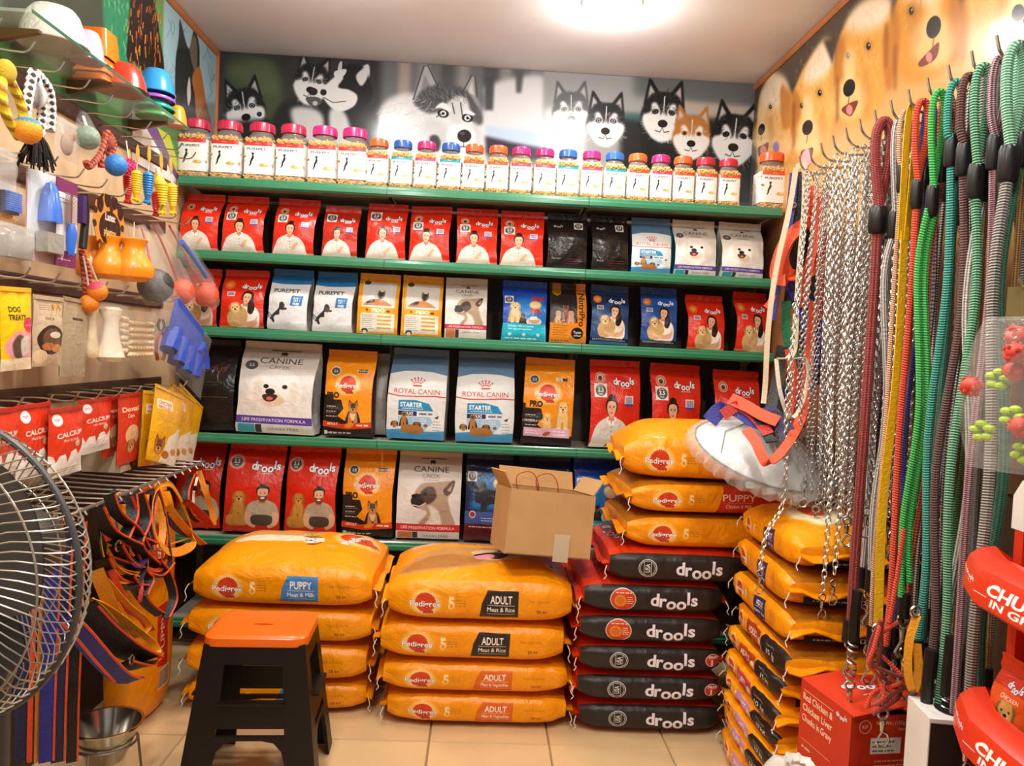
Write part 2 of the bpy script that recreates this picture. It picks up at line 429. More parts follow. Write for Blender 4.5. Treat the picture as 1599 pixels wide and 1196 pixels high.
def bounce(c, x, y, h, col='#ffffff', out='#28285c', rot=0.0, w=None, ow=.035):
    """the bouncing white wordmark: letters set one by one on a wavy line"""
    off = [0.0, .05, .2, .2, -.12, -.05]; adv = [.60, .36, .60, .56, .22, .46]; tot = sum(adv); k = h * 1.25
    c_, d_ = math.cos(rot), math.sin(rot); pos = -tot / 2
    for pas in (0, 1):
        pos = -tot / 2
        for i, ch in enumerate('drools'):
            X, Y = (pos + adv[i] / 2) * k, off[i] * k
            ps, tw, cap = glyphs(ch, .03)
            lh = h * .92
            if pas == 0 and out: c.text(ch, x + X * c_ - Y * d_, y + X * d_ + Y * c_, lh, out, .03 + ow, rot=rot)
            if pas == 1: c.text(ch, x + X * c_ - Y * d_, y + X * d_ + Y * c_, lh, col, .03, rot=rot)
            pos += adv[i]
def sticker(c, x, y, s, q=True):
    if q: c.rect(x - s, y - s * .95, x + s, y + s * .95, '#e9e6dd')
    c.ell(x, y, s * .85, s * .8, '#45494a'); c.text('2.5', x, y - s * .1, s * .55, '#f2f2ea', .03); c.text('FREE', x, y + s * .5, s * .22, '#f2f2ea', .02)
    c.text('EXTRA', x, y - s * .58, s * .2, '#f2f2ea', .02)
def emblem(c, x, y, r, ring='#e8b77a', fill='#b4562c'):
    c.ell(x, y, r, r, ring); c.ell(x, y, r * .86, r * .86, '#d84a1c'); c.ell(x, y, r * .66, r * .66, ring); c.ell(x, y + r * .1, r * .4, r * .42, fill)
def lines(c, x0, x1, ys, h, col, al=1.0, ragged=True):
    for i, y in enumerate(ys):
        x = x0; r_ = random.Random(int(y * 977) + i)
        xe = x1 - (r_.random() * .25 * (x1 - x0) if ragged else 0)
        while x < xe:
            w = h * r_.choice((1.6, 2.4, 3.4, 4.2)); c.rect(x, y, min(x + w, xe), y + h, col, al); x += w + h * .8
def ped_logo(c, x, y, s, word=True, rot=0.0, halo=True):
    """scarlet rosette with a ribboned lower edge and white lettering over it"""
    if halo:
        for k in range(7): c.ell(x, y, s * (1.75 - .12 * k), s * (1.45 - .07 * k), '#fff3cf', .16, rot, soft=2)
    c.ell(x, y, s, s, '#d8431c')
    T = xf(x, y, s, rot)
    for a in (-.35, 0, .3): c.poly(T([(a + .2, .8), (a + .5, .85), (a + .45, 1.22), (a + .3, 1.08), (a + .12, 1.2)]), '#c63a18')
    for k in range(14):
        a = PI + k * PI / 13; c.ell(*T([(.98 * math.cos(a), .98 * math.sin(a))])[0], s * .1, s * .1, '#d8431c')
    if word: c.text('Pedigree', x, y + .12 * s, s * .58, '#ffffff', .02, w=s * 3.1, rot=rot, out='#8a2a16', ow=.025)
def crown(c, x, y, s, col='#c8372c'):
    for k in range(5):
        a = (k - 2) * .38; 
        for j in range(3): c.ell(x + s * (.42 + .2 * j) * math.sin(a) * 1.25, y + s * .55 - s * (.42 + .22 * j) * math.cos(a), s * .085 * (1 if j < 2 else 1.15), None, col)
    c.poly([(x - .5 * s, y + .42 * s), (x + .5 * s, y + .42 * s), (x + .44 * s, y + .6 * s), (x - .44 * s, y + .6 * s)], col)

# ------------------------------------------------------------------ pouch fronts (all in widths; y down)
RED = '#d62a12'
def pr_lady(name, H=1.42, red=RED, st=1, em=True, size=1.0):
    c = Cv(200, int(200 * H), red)
    c.rect(0, 0, 1, .1, '#c22713', .5)
    if em: emblem(c, .2, .2, .1, '#cdbfa8', '#4a3a2c')
    if st == 1: sticker(c, .2, .42, .125)
    elif st == 2: sticker(c, .22, .2, .14)
    bounce(c, .67, .25, .125); lines(c, .6, .85, [.36], .012, '#f4d8c8')
    c.rect(.68, .5, .86, .68, '#dfe0e6', .9); c.rect(.7, .52, .84, .63, '#7a7f96', .7); c.rect(.68, .64, .86, .68, '#3a4a9a')
    lady_folded(c, .42, .72, .148)
    c.rect(0, H - .07, 1, H, '#eadfd4', .55)
    return PM(c, name)
def pr_man(name, H=1.5):
    c = Cv(240, int(240 * H), RED); c.rect(0, 0, 1, .08, '#c22713', .6)
    sticker(c, .16, .22, .12, False); c.ell(.16, .22, .14, .13, '#ece8de', .5); sticker(c, .16, .22, .11, False); bounce(c, .68, .27, .15); lines(c, .6, .85, [.4], .012, '#f4d8c8')
    dogsit(c, .26, .84, .115, '#c98d3c', '#a86f2a', '#e2b568'); c.poly([(.05, 1.2), (.2, 1.14), (.42, 1.2), (.44, 1.34), (.1, 1.36)], '#c98d3c', sm=True)
    man_lean(c, .68, .76, .15)
    return PM(c, name)
def pr_hug(name, H=1.35, bg=RED, deep='#c22713', strip=None, noisy=False):
    c = Cv(192, int(192 * H), bg); c.rect(0, 0, 1, .1, deep, .6)
    if strip: c.poly([(0, .5), (.5, .3), (1, .42), (1, H), (0, H)], deep, .55, sm=False, soft=6)
    emblem(c, .17, .24, .11, '#e2883a', '#d8a040'); bounce(c, .68, .26, .13)
    c.rect(.14, .42, .32, .54, '#d8d8d8', .9); c.rect(.16, .44, .3, .52, '#6a6a70', .8)
    T = xf(.62, .6, .15)
    c.poly(T([(-.8, 1.0), (.6, .9), (1.7, 1.9), (2.0, 3.4), (1.5, 5.0), (-1.6, 5.0), (-1.4, 2.4)]), '#efe7dc', sm=True)
    ladyhead(c, .62, .58, .15, '#2a1812', False, True, .15)
    c.poly(T([(-2.6, 2.2), (-1.4, 1.3), (-.2, 1.7), (.2, 3.2), (-.6, 4.6), (-2.4, 4.8), (-3.0, 3.4)]), '#c8a36c', sm=True, soft=1)
    dogface(c, .36, .84, .14, '#d9b67c', '#a67c42', '#ecd4a4', 'flop', -.2, False)
    c.poly(T([(1.7, 2.6), (1.2, 3.6), (-.6, 4.0), (-1.8, 3.6), (-1.9, 4.0), (-.6, 4.6), (1.4, 4.5)]), SKIN, sm=True)
    if strip: c.rect(0, H - .2, 1, H - .1, '#15171c'); lines(c, .06, .95, [H - .175, H - .145], .014, '#c8ccd4'); c.rect(0, H - .1, 1, H, strip)
    else: c.rect(0, H - .05, 1, H, '#e0b060', .5)
    return PM(c, name)
def pr_black(name, H=1.42, word='Starter', title='FOCUS', big=False):
    c = Cv(192, int(192 * H), '#1d1816')
    if big:
        c.text(title, .55, .55, .12, '#8e3a34', 0); lines(c, .3, .8, [.85, .92], .014, '#5a5450', .7); c.rect(.1, 1.2, .9, 1.21, '#6a625c')
    else:
        bounce(c, .26, .2, .07, '#cfcfcb', None); sticker(c, .77, .18, .11); c.text(title, .5, .44, .09, '#4c2c28', 0)
        dogface(c, .34, .78, .22, '#2c2724', '#191513', '#3b3632', 'flop', 0, False); lines(c, .45, .9, [1.13, 1.19, 1.25], .014, '#7c2c26'); c.text(word, .22, 1.13, .06, '#b8b4ac'); c.rect(.42, 1.1, .425, 1.28, '#a83a30')
    return PM(c, name, rough=.22, bump=.7)
def pr_royal(name, H=1.45):
    c = Cv(256, int(256 * H), '#dfe3e2'); c.poly([(0, 0), (1, 0), (1, .33), (.75, .28), (.5, .27), (.25, .28), (0, .34)], '#56799a'); c.rect(0, 0, 1, .1, '#4b6a88', .7)
    crown(c, .5, .44, .16); c.text('ROYAL CANIN', .5, .62, .085, '#c2352c', 0.0, w=.78)
    c.line([(.0, .68), (.2, .71), (.5, .705), (.8, .69), (1, .7)], .018, '#c2352c')
    c.poly([(.2, .78), (.5, .77), (.72, .82), (.8, .95), (.2, .95)], '#2a8cc0', sm=False); c.text('STARTER', .42, .85, .075, '#ffffff', .03, w=.38); lines(c, .26, .7, [.91], .014, '#dff0fa')
    c.rect(.2, .96, .52, 1.04, '#27305e'); c.text('MAXI', .36, 1.0, .055, '#fff', .03); lines(c, .56, .8, [.985], .03, '#6a7488')
    c.poly([(.2, 1.05), (.75, 1.05), (.8, 1.15), (.6, 1.35), (.2, 1.2)], '#8fc3e6', sm=False, al=.8); lines(c, .45, .7, [1.08, 1.12, 1.16, 1.2], .012, '#e6f2fa')
    lines(c, .8, .95, [1.12, 1.17, 1.22, 1.27], .011, '#8a8f94'); c.poly([(.82, 1.06), (.9, 1.02), (.88, 1.08)], '#30343a')
    c.rect(0, 1.3, 1, H, '#4a9bd2'); c.poly([(0, 1.3), (.3, 1.27), (.6, 1.32), (1, 1.28), (1, 1.36), (0, 1.36)], '#4a9bd2')
    dogsit(c, .3, 1.04, .055, '#b5793c', '#3a2a1c', '#c99a5e', 'up'); dogface(c, .14, 1.2, .06, '#a06a34', '#2a1c14', '#c08a50'); dogface(c, .53, 1.2, .065, '#8a5a30', '#241812', '#b88450'); c.poly([(.3, 1.2), (.6, 1.22), (.62, 1.33), (.28, 1.33)], '#a97238', sm=True)
    c.ell(.68, 1.2, .035, .025, '#9a4a30')
    return PM(c, name, rough=.38)
def pr_canine(name, H=1.32, dog='fluffy', band='#5b3f9c', word='LIFE PRESERVATION FORMULA'):
    c = Cv(256, int(256 * H), '#e6e3dd'); c.rect(0, 0, 1, .3, '#c9c2b8'); c.rect(0, .3, 1, .34, '#d8d3cb'); c.rect(.35, .025, .75, .04, '#4a4440')
    c.poly([(.5, .06), (.57, .06), (.57, .1), (.5, .1)], '#3a3532', sm=True); c.line([(.5, .1), (.5, .12)], .012, '#3a3532'); c.line([(.565, .1), (.565, .12)], .012, '#3a3532')
    c.text('CANINE', .52, .19, .085, '#38332f', .0, w=.56); c.text('CREEK', .52, .29, .055, '#6c655e', 0, w=.28); lines(c, .4, .66, [.345], .012, '#a59c92')
    if dog == 'fluffy':
        c.ell(.14, .27, .085, .07, '#45494a'); c.text('2.5', .14, .27, .04, '#eee', .02)
        for k in range(16):
            a = k * 2 * PI / 16; c.ell(.5 + .24 * math.cos(a), .66 + .22 * math.sin(a), .13, .13, '#f5f2ec', soft=4)
        c.ell(.5, .66, .32, .3, '#f7f4ef', soft=5); c.ell(.27, .66, .07, .2, '#e6dccb', .7, soft=5); c.ell(.75, .68, .07, .2, '#e6dccb', .7, soft=5)
        c.ell(.48, .8, .16, .1, '#e2c9a8', .8, soft=4); c.poly([(.3, .95), (.7, .95), (.8, 1.1), (.2, 1.1)], '#f3efe8', sm=True, soft=4)
        for x in (.38, .63): c.ell(x, .585, .036, .032, '#231a16')
        c.ell(.44, .665, .065, .048, '#1d1614'); c.poly([(.34, .72), (.44, .7), (.54, .72), (.5, .8), (.42, .82), (.36, .79)], '#4a2620', sm=True); c.ell(.44, .77, .045, .03, '#cf6a6a')
    else:
        c.poly([(.36, .42), (.6, .38), (.85, .36), (.86, .5), (.8, .62), (.84, .8), (.9, 1.1), (.36, 1.1), (.48, .86), (.32, .78), (.24, .66)], '#b49a80', sm=True, soft=2)
        c.poly([(.72, .5), (.84, .36), (.9, .36), (.86, .52), (.78, .58)], '#5c4336', sm=True); c.poly([(.78, .5), (.86, .4), (.84, .52)], '#c49a8c')
        c.poly([(.4, .5), (.55, .45), (.62, .6), (.5, .72), (.34, .66)], '#51392c', sm=True, soft=2); c.poly([(.22, .66), (.3, .56), (.4, .6), (.42, .72), (.34, .78), (.25, .75)], '#2c2320', sm=True)
        c.ell(.44, .56, .03, .03, '#0e0a08'); c.ell(.27, .6, .04, .03, '#0e0a08'); c.line([(.25, .74), (.36, .76), (.46, .7)], .018, '#d8d0c6'); c.poly([(.5, .74), (.66, .84), (.7, 1.08), (.46, 1.08), (.54, .9)], '#e8dfd2', sm=True, soft=3)
    c.rect(0, 1.05, 1, 1.17, band); c.text(word, .5, 1.11, .05, '#f4f0f4', .01, w=.84)
    c.rect(0, 1.17, 1, H, '#dedbd4'); c.rect(.03, 1.18, .25, H - .01, '#38a3b4' if dog == 'fluffy' else '#c87a4a'); c.rect(.26, 1.18, .34, H - .01, '#3a3532'); c.text('GRAIN FREE', .62, 1.245, .042, '#6c655e', 0, w=.4)
    return PM(c, name, rough=.4)
def pr_pure(name, H=1.4):
    c = Cv(192, int(192 * H), '#dfe1e2'); c.rect(0, 0, 1, .2, '#2370ae'); c.poly([(0, .2), (.3, .23), (.7, .22), (1, .2), (1, .17), (0, .17)], '#2370ae')
    c.text('PUREPET', .44, .4, .095, '#2b2b2e', .02, w=.66)
    c.poly([(.6, .52), (.88, .52), (.86, .78), (.57, .78)], '#2b78b4'); c.text('BUY 1', .73, .59, .045, '#fff', .02); c.text('GET 1', .73, .65, .045, '#fff', .02); c.text('FREE', .72, .73, .055, '#fff', .03)
    T = xf(.3, .95, .15)
    c.poly(T([(.0, -1.5), (.5, -1.7), (.9, -1.2), (.8, -.8), (1.3, -.7), (1.2, -.4), (.6, -.3), (.3, .4), (-.6, .6), (-1.1, 1.2), (-1.6, 1.2), (-1.1, .4), (-.6, -.1), (-.1, -.7)]), '#30302f', sm=True)
    c.poly(T([(.1, -.3), (.6, -.2), (.6, .9), (.4, 1.7), (.2, 1.7), (.1, .7)]), '#e4e2de', sm=True); c.poly(T([(-1.0, .9), (-.7, 1.6), (-.9, 1.8), (-1.3, 1.3)]), '#30302f', sm=True); c.ell(*T([(.75, -1.0)])[0], .03, .03, '#6e3a2e')
    c.line([(.04, 1.1), (.0, .95), (.1, 1.05)], .03, '#30302f')
    return PM(c, name, rough=.42)
def pr_fido(name, H=1.45):
    c = Cv(192, int(192 * H), '#e9a11c'); c.rect(.1, .06, .92, .74, '#d4d0c9'); c.rect(.08, .9, .92, H - .06, '#e9e5d8')
    c.ell(.2, .08, .08, .06, '#4b4038')
    c.poly([(.16, .66), (.3, .56), (.5, .52), (.66, .56), (.86, .7), (.8, .72), (.2, .73)], '#c07a3c', sm=True); c.poly([(.2, .64), (.32, .55), (.42, .54), (.38, .62)], '#3a2820', sm=True)
    dogface(c, .56, .42, .1, '#6a4c38', '#2c201a', '#2a201c', 'up', .1, False); c.rect(.12, .7, .9, .74, '#efece4')
    c.text('FIDO', .52, .82, .085, '#fbf3e0', .05, w=.32); c.ell(.24, .82, .03, .03, '#7a3c14'); c.ell(.76, .84, .05, .03, '#6b3c1c')
    lines(c, .12, .42, [.95 + .05 * k for k in range(8)], .014, '#8b8a80')
    for k in range(4): c.rect(.5, .96 + .1 * k, .84, 1.005 + .1 * k, '#dba53a')
    c.ell(.2, H - .08, .08, .06, '#3c3a36'); c.ell(.2, H - .05, .05, .05, '#e9e5d8')
    return PM(c, name)
def pr_pups(name, H=1.35, deep='#1d49b4', lower='#28b0c8', dog='pale'):
    c = Cv(224, int(224 * H), deep); c.poly([(.3, .3), (.9, .25), (1, .6), (1, .95), (.1, .95)], '#2f8fd8', .8, soft=12); sticker(c, .14, .33, .1)
    for k in range(3): c.poly([(.66 + .1 * k, .22), (.72 + .1 * k, .22), (.73 + .1 * k, .34), (.66 + .1 * k, .34)], '#c43020')
    c.ell(.74, .44, .14, .1, '#d9b77c'); c.ell(.74, .43, .11, .07, '#e9cf9c'); c.poly([(.62, .54), (.84, .54), (.88, .68), (.76, .62), (.66, .68)], '#b82c20')
    if dog == 'pale':
        dogsit(c, .28, .5, .11, '#e3c894', '#c9a868', '#f0ddb4', 'flop', False); dogsit(c, .46, .72, .06, '#4a3f3a', '#2c2623', '#8a7a70', 'up', False)
        c.ell(.72, .86, .18, .11, '#e7dcc8'); c.ell(.72, .84, .13, .07, '#c9a582'); c.poly([(.64, .74), (.78, .72), (.8, .82), (.62, .82)], '#f0ebe0')
        c.rect(0, .92, 1, H, lower); c.text('Chicken, Milk & Cereals', .42, .98, .045, '#e8fbff', .01, wmax=.6); c.text('with egg and vegetables', .4, 1.05, .04, '#e8fbff', .01, wmax=.55); lines(c, .08, .92, [1.27], .03, '#d0f2f8')
        for x in (.18, .5, .82): c.ell(x, 1.19, .04, .04, '#bfeef4')
    else:
        c.poly([(.2, .7), (.25, .5), (.4, .42), (.5, .55), (.72, .6), (.82, .75), (.8, 1.0), (.7, 1.0), (.66, .85), (.5, .88), (.48, 1.02), (.36, 1.02), (.34, .85), (.24, .82)], '#2b2c33', sm=True); dogface(c, .33, .52, .1, '#23242b', '#15161b', '#3a3b44', 'flop', 0, False)
        c.rect(0, 1.0, 1, 1.25, '#3d5ba0'); c.ell(.17, 1.06, .075, .075, '#d8d4cc'); c.ell(.17, 1.06, .055, .055, '#a83a2c'); lines(c, .36, .9, [1.12, 1.17], .014, '#cfd8ee'); c.rect(0, 1.25, 1, H, '#5c1e22'); lines(c, .1, .95, [1.3], .02, '#e2b8b0')
    return PM(c, name, rough=.25)
def pr_nutri(name, H=1.6):
    c = Cv(192, int(192 * H), '#2a2320'); c.rect(.74, 0, 1, H, '#e08a24'); c.poly([(.1, .0), (.3, 0), (.32, .12), (.2, .2), (.08, .12)], '#a9741e', sm=True)
    c.rect(0, 1.0, 1, H, '#e08a24'); c.text('NutriPro', .87, .6, .16, '#251b14', .02, w=1.0, rot=PI / 2)
    dogsit(c, .22, .74, .085, '#c8a684', '#8b6a50', '#e0c4a0', 'flop'); dogsit(c, .42, .6, .1, '#8a5c46', '#5a3828', '#b4866a', 'up'); dogsit(c, .56, .74, .1, '#c99f84', '#96664c', '#e2c0a6', 'flop')
    c.rect(0, 1.02, .74, H, '#e08a24'); lines(c, .08, .5, [1.08 + .07 * k for k in range(5)], .016, '#8a5218'); c.ell(.75, 1.3, .17, .17, '#1f1a18'); c.text('Taste', .75, 1.27, .07, '#f2ede6', .02); c.text('of Real', .75, 1.37, .05, '#f2ede6', .02)
    lines(c, .06, .6, [H - .08], .03, '#7a4a18')
    return PM(c, name)
def pr_pro(name, H=1.62, pink=False):
    c = Cv(256, int(256 * H), '#f09412'); c.rect(0, 0, 1, .14, '#d67a0a', .5)
    c.ell(.2, .3, .1, .09, '#ece6dc'); c.ell(.2, .3, .085, .075, '#45494a'); c.text('2.5', .2, .3, .05, '#eee', .02)
    c.rect(.66, .25, .86, .31, '#1d1a18'); c.text('20%', .7, .28, .06, '#fff', .03) if pink else c.text('CRUNCHY', .76, .28, .035, '#fff', .02)
    ped_logo(c, .48, .56, .165); c.rect(0, .78, .2 if not pink else .05, .9, '#241d1a'); c.text('PRO', .26 if pink else .18, .78, .11, '#241d1a', .05, w=.26)
    c.poly([(0, .87), (.36, .87), (.42, 1.05), (.3, 1.2), (.5, 1.32), (1, 1.4), (1, H), (0, H)], '#231b18'); lines(c, .06, .3, [1.0, 1.1, 1.2], .016, '#d6cdc4'); lines(c, .06, .34, [1.03, 1.13], .02, '#a89c94', .5)
    if pink:
        dogsit(c, .5, 1.05, .085, '#ecc478', '#d4a04e', '#f6e0ac'); dogsit(c, .8, .84, .12, '#ecc67e', '#d09c4a', '#f6e2b4'); c.rect(.04, 1.26, .96, 1.44, '#dcaec4'); lines(c, .08, .35, [1.31, 1.36], .02, '#f4e4ec'); c.ell(.5, 1.37, .08, .04, '#a8542c', rot=-.4); lines(c, .62, .92, [1.31, 1.37], .02, '#f4e4ec')
        c.text('CHICKEN & EGG', .22, 1.12, .04, '#e8e0d8', .01)
        c.rect(0, 1.44, 1, H, '#1f1816')
    else:
        dogsit(c, .62, 1.03, .115, '#bb8148', '#2c221c', '#c99a66', 'up', True, '#e8c690'); c.poly([(0, 1.3), (.4, 1.36), (1, 1.3), (1, 1.42), (.5, 1.47), (0, 1.42)], '#d2431c'); c.text('ADULT', .2, 1.36, .05, '#ffe9d8', .02); c.ell(.55, 1.38, .1, .05, '#ec8426', rot=-.3); lines(c, .7, .95, [1.36], .03, '#ffd8c0')
        lines(c, .1, .6, [1.53], .03, '#c9c0b8'); c.rect(.04, 1.5, .1, 1.58, '#e6e0d8'); c.text('3 kg', .22, 1.545, .05, '#ece6de', .02)
    return PM(c, name)
def jar_label(name, top, bis='#d8a458'):
    c = Cv(140, 170, '#f1efea'); c.rect(0, 0, 1, .15, top); lines(c, .4, .6, [.06], .02, '#f8e0da'); c.text('PUREPET', .45, .27, .085, '#33323a', .02, w=.64)
    T = xf(.3, .62, .1)
    c.poly(T([(-.1, -1.9), (.5, -2.1), (.8, -1.6), (.5, -1.2), (.75, -.4), (.5, .5), (.1, 1.2), (-.1, 2.2), (-.5, 2.9), (-.9, 3.2), (-.6, 2.2), (-.5, 1.1), (-.2, .2), (.1, -.9)]), '#232325', sm=True)
    c.ell(.7, .88, .16, .055, bis); c.ell(.66, .85, .08, .05, bis); c.ell(.75, .85, .07, .045, '#eac58a')
    for y in (.46, .62, .76, 1.02, 1.1): c.rect(.48, y, .95, y + .008, '#c9c6c0', .8)
    return PM(c, name, bump=0.05, rough=.3)

# ------------------------------------------------------------------ large sack prints: front gusset (w 4.6 : 1) and upper face
def sk_side(name, kind):
    c = Cv(700, 140, '#f79a06'); H = .2; c.noise(.015, 9, 3)
    ped_logo(c, .2, .105, .053)
    c.rect(.325, .065, .35, .08, '#fbe7b4', .8); c.text('5', .338, .1, .05, '#fbe7b4', .03); c.ell(.338, .12, .016, .02, '#fbe7b4', .7); c.ell(.338, .12, .009, .012, '#f29a0e'); lines(c, .36, .42, [.085, .1, .115], .006, '#c47a18')
    if kind in ('meat', 'veg', 'puppy'):
        bc = {'meat': '#2e241f', 'veg': '#e0681c', 'puppy': '#4a86c6'}[kind]
        c.poly([(.53, .03), (.7, .03), (.7, .175), (.49, .175), (.5, .1)], bc)
        c.text('PUPPY' if kind == 'puppy' else 'ADULT', .605, .078, .042, '#fff3e4', .025, w=.12); c.rect(.53, .108, .68, .111, '#f6e0c8'); c.text({'meat': 'Meat & Rice', 'veg': 'Meat & Vegetables', 'puppy': 'Meat & Milk'}[kind], .605, .132, .024, '#fff3e4', .012, wmax=.15); c.rect(.53, .155, .68, .157, '#f6e0c8')
        c.text('Net Quantity', .82, .08, .015, '#b06a10'); c.text('20 kg', .83, .14, .018, '#7a3c10', .02)
    if kind == 'red':
        c.poly([(.53, .0), (1, .0), (1, .2), (.49, .2)], '#c9362c'); c.text('PUPPY', .62, .08, .05, '#ffe9e0', .01); c.rect(.55, .115, .7, .118, '#f6d0c0'); c.text('Chicken & Milk', .62, .145, .03, '#ffe9e0', .01, wmax=.16)
    if kind in ('navy', 'rust', 'pink', 'rose'):
        bc = {'navy': '#2f2a5c', 'rust': '#b4451a', 'pink': '#cf8fb4', 'rose': '#c8405a'}[kind]
        if kind == 'navy':
            c.poly([(.52, .04), (.68, .025), (.69, .175), (.53, .18), (.5, .1)], bc); c.text('ADULT', .6, .08, .04, '#fff3e4', .02, w=.1); c.rect(.54, .11, .66, .113, '#fff'); c.text('Meat & Veg', .6, .14, .022, '#fff3e4', .01)
            c.ell(.8, .11, .05, .05, '#d98410', .5)
        else:
            c.poly([(.36, .03), (.62, .03), (.62, .18), (.33, .18)], bc); c.text('ADULT' if kind == 'rust' else 'PUPPY', .46, .1, .055, '#ffe9d8', .02, w=.15); c.ell(.575, .13, .035, .035, '#e8b98a'); c.ell(.57, .12, .02, .02, '#f4d9b4')
            c.poly([(.67, .02), (1, .0), (1, .2), (.66, .2), (.62, .1)], '#241d1a'); c.text('Net Quantity', .78, .06, .018, '#cfc6ba'); c.text('15 kg' if kind == 'rust' else '10 kg', .8, .12, .045, '#f4ece0', .01)
    return PM(c, name, rough=.33, bump=.8, bscale=9, dist=2.0)
def sk_top(name, kind):
    c = Cv(420, 300, '#f79a06'); c.noise(.015, 9, 5)
    if kind == 'puppies':
        ped_logo(c, .84, .3, .1, rot=-PI / 2.6); c.text('Pedigree', .84, .3, .05, '#fff', .02, rot=-1.2, w=.3, out='#8a2a16', ow=.03)
        for y, f in ((.32, '#d9a456'), (.42, '#f0e2c4')): c.poly([(.12, y), (.2, y - .06), (.42, y - .07), (.55, y - .06), (.58, y), (.5, y + .04), (.2, y + .04)], f, sm=True, soft=2)
        dogface(c, .55, .3, .07, '#d9a04c', '#9a6424', '#efd2a0', 'flop', 1.3); dogface(c, .6, .43, .065, '#f2e4c8', '#7a4a24', '#fff4e0', 'flop', 1.4)
        c.ell(.72, .5, .03, .02, '#caa468'); lines(c, .66, .74, [.18, .21], .01, '#caa468')
    if kind == 'golden':
        c.poly([(.02, .6), (.15, .4), (.35, .3), (.6, .33), (.7, .42), (.62, .52), (.45, .6), (.15, .66)], '#c98d48', sm=True, soft=3); c.poly([(.05, .62), (.2, .48), (.4, .46), (.5, .54), (.3, .62)], '#a2672c', .7, sm=True, soft=4)
        c.poly([(.44, .4), (.55, .34), (.68, .36), (.74, .44), (.66, .5), (.5, .5)], '#e6c89a', sm=True, soft=2); c.poly([(.45, .46), (.56, .4), (.66, .42), (.6, .5)], '#3a2418', sm=True); c.poly([(.46, .47), (.56, .43), (.57, .48), (.48, .51)], '#e890a8', sm=True); c.ell(.68, .4, .03, .025, '#241812'); c.ell(.61, .36, .014, .014, '#1a100c')
        for k, f in enumerate(('#2e241f', '#c9362c', '#2e241f')): c.rect(.36 + .13 * k, .14, .46 + .13 * k, .2, f); c.text('PRO', .41 + .13 * k, .17, .03, '#fff', .02)
        c.rect(.08, .13, .22, .2, '#e8b8c0'); c.ell(.9, .5, .04, .04, '#f6ecd8'); c.text('3', .9, .5, .04, '#3a2418', .03)
    if kind == 'end':
        ped_logo(c, .78, .36, .1, True, .22); c.text('Pedigree', .78, .37, .06, '#fff', .02, rot=.22, w=.3, out='#8a2a16', ow=.03)
        c.poly([(.22, .38), (.5, .36), (.5, .56), (.2, .56)], '#c8301f'); c.text('PUPPY', .36, .46, .07, '#f6d8c4', .01, w=.2); c.rect(.1, .42, .2, .62, '#e8dcc4')
        for k in range(14): c.rect(.11, .43 + .013 * k, .19, .436 + .013 * k, '#2a1c14')
        lines(c, .55, .72, [.5, .53], .01, '#b06a10')
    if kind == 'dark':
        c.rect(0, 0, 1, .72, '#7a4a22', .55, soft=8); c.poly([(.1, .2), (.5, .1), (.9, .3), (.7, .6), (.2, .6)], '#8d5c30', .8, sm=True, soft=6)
    if kind == 'white':
        c.poly([(.35, .3), (.7, .25), (.85, .5), (.6, .62), (.35, .55)], '#fff1c8', sm=True, soft=8); c.poly([(.4, .4), (.6, .36), (.66, .48), (.46, .52)], '#d8431c', sm=True, soft=2)
    return PM(c, name, rough=.33, bump=.8, bscale=9, dist=2.0)
def dr_side(name, kind):
    c = Cv(640, 128, '#2b2421')
    if kind in ('usa', 'free'):
        c.ell(.27, .1, .066, .066, '#d8d4cc'); c.ell(.27, .1, .06, .06, '#2b2421'); c.ell(.27, .1, .054, .054, '#d8d4cc'); c.ell(.27, .1, .05, .05, '#2b2421'); c.text('USA', .27, .1, .034, '#e6e2da', .025, rot=-PI / 2, w=.062); c.rect(.244, .05, .247, .15, '#d8d4cc'); c.rect(.294, .05, .297, .15, '#d8d4cc')
    else:
        c.ell(.27, .1, .095, .085, '#e8ddd0'); c.ell(.27, .1, .089, .079, '#d2431e'); c.ell(.25, .11, .045, .045, '#e8882a'); c.ell(.25, .11, .03, .03, '#d8742a'); lines(c, .3, .35, [.08, .095, .11, .125], .006, '#f0d8c4'); lines(c, .22, .34, [.045], .008, '#f0d8c4')
    bounce(c, .64, .095, .10, '#f4f1f6', '#2c2546'); lines(c, .58, .72, [.176], .006, '#8a827c')
    if kind == 'free': c.ell(.95, .09, .06, .06, '#e6ded4'); c.ell(.95, .09, .055, .055, '#cf3a22'); c.text('FREE', .95, .062, .024, '#fff', .02); c.text('1', .94, .11, .05, '#fff', .04)
    return PM(c, name, rough=.4, bump=.4, bscale=14)
def dr_top(name):
    c = Cv(400, 280, '#dc3a14'); bounce(c, .12, .25, .1, rot=PI / 2 * .95); c.ell(.25, .47, .13, .075, '#f0dccc'); c.ell(.25, .47, .122, .068, '#dc3a14'); c.text('FREE', .2, .45, .04, '#f6e4d6', .02, rot=-.2); c.text('1', .27, .47, .09, '#f6e4d6', .04, rot=-.2); lines(c, .3, .35, [.46, .48], .012, '#f6e4d6')
    return PM(c, name, rough=.3, bump=.8, bscale=9, dist=2.0)
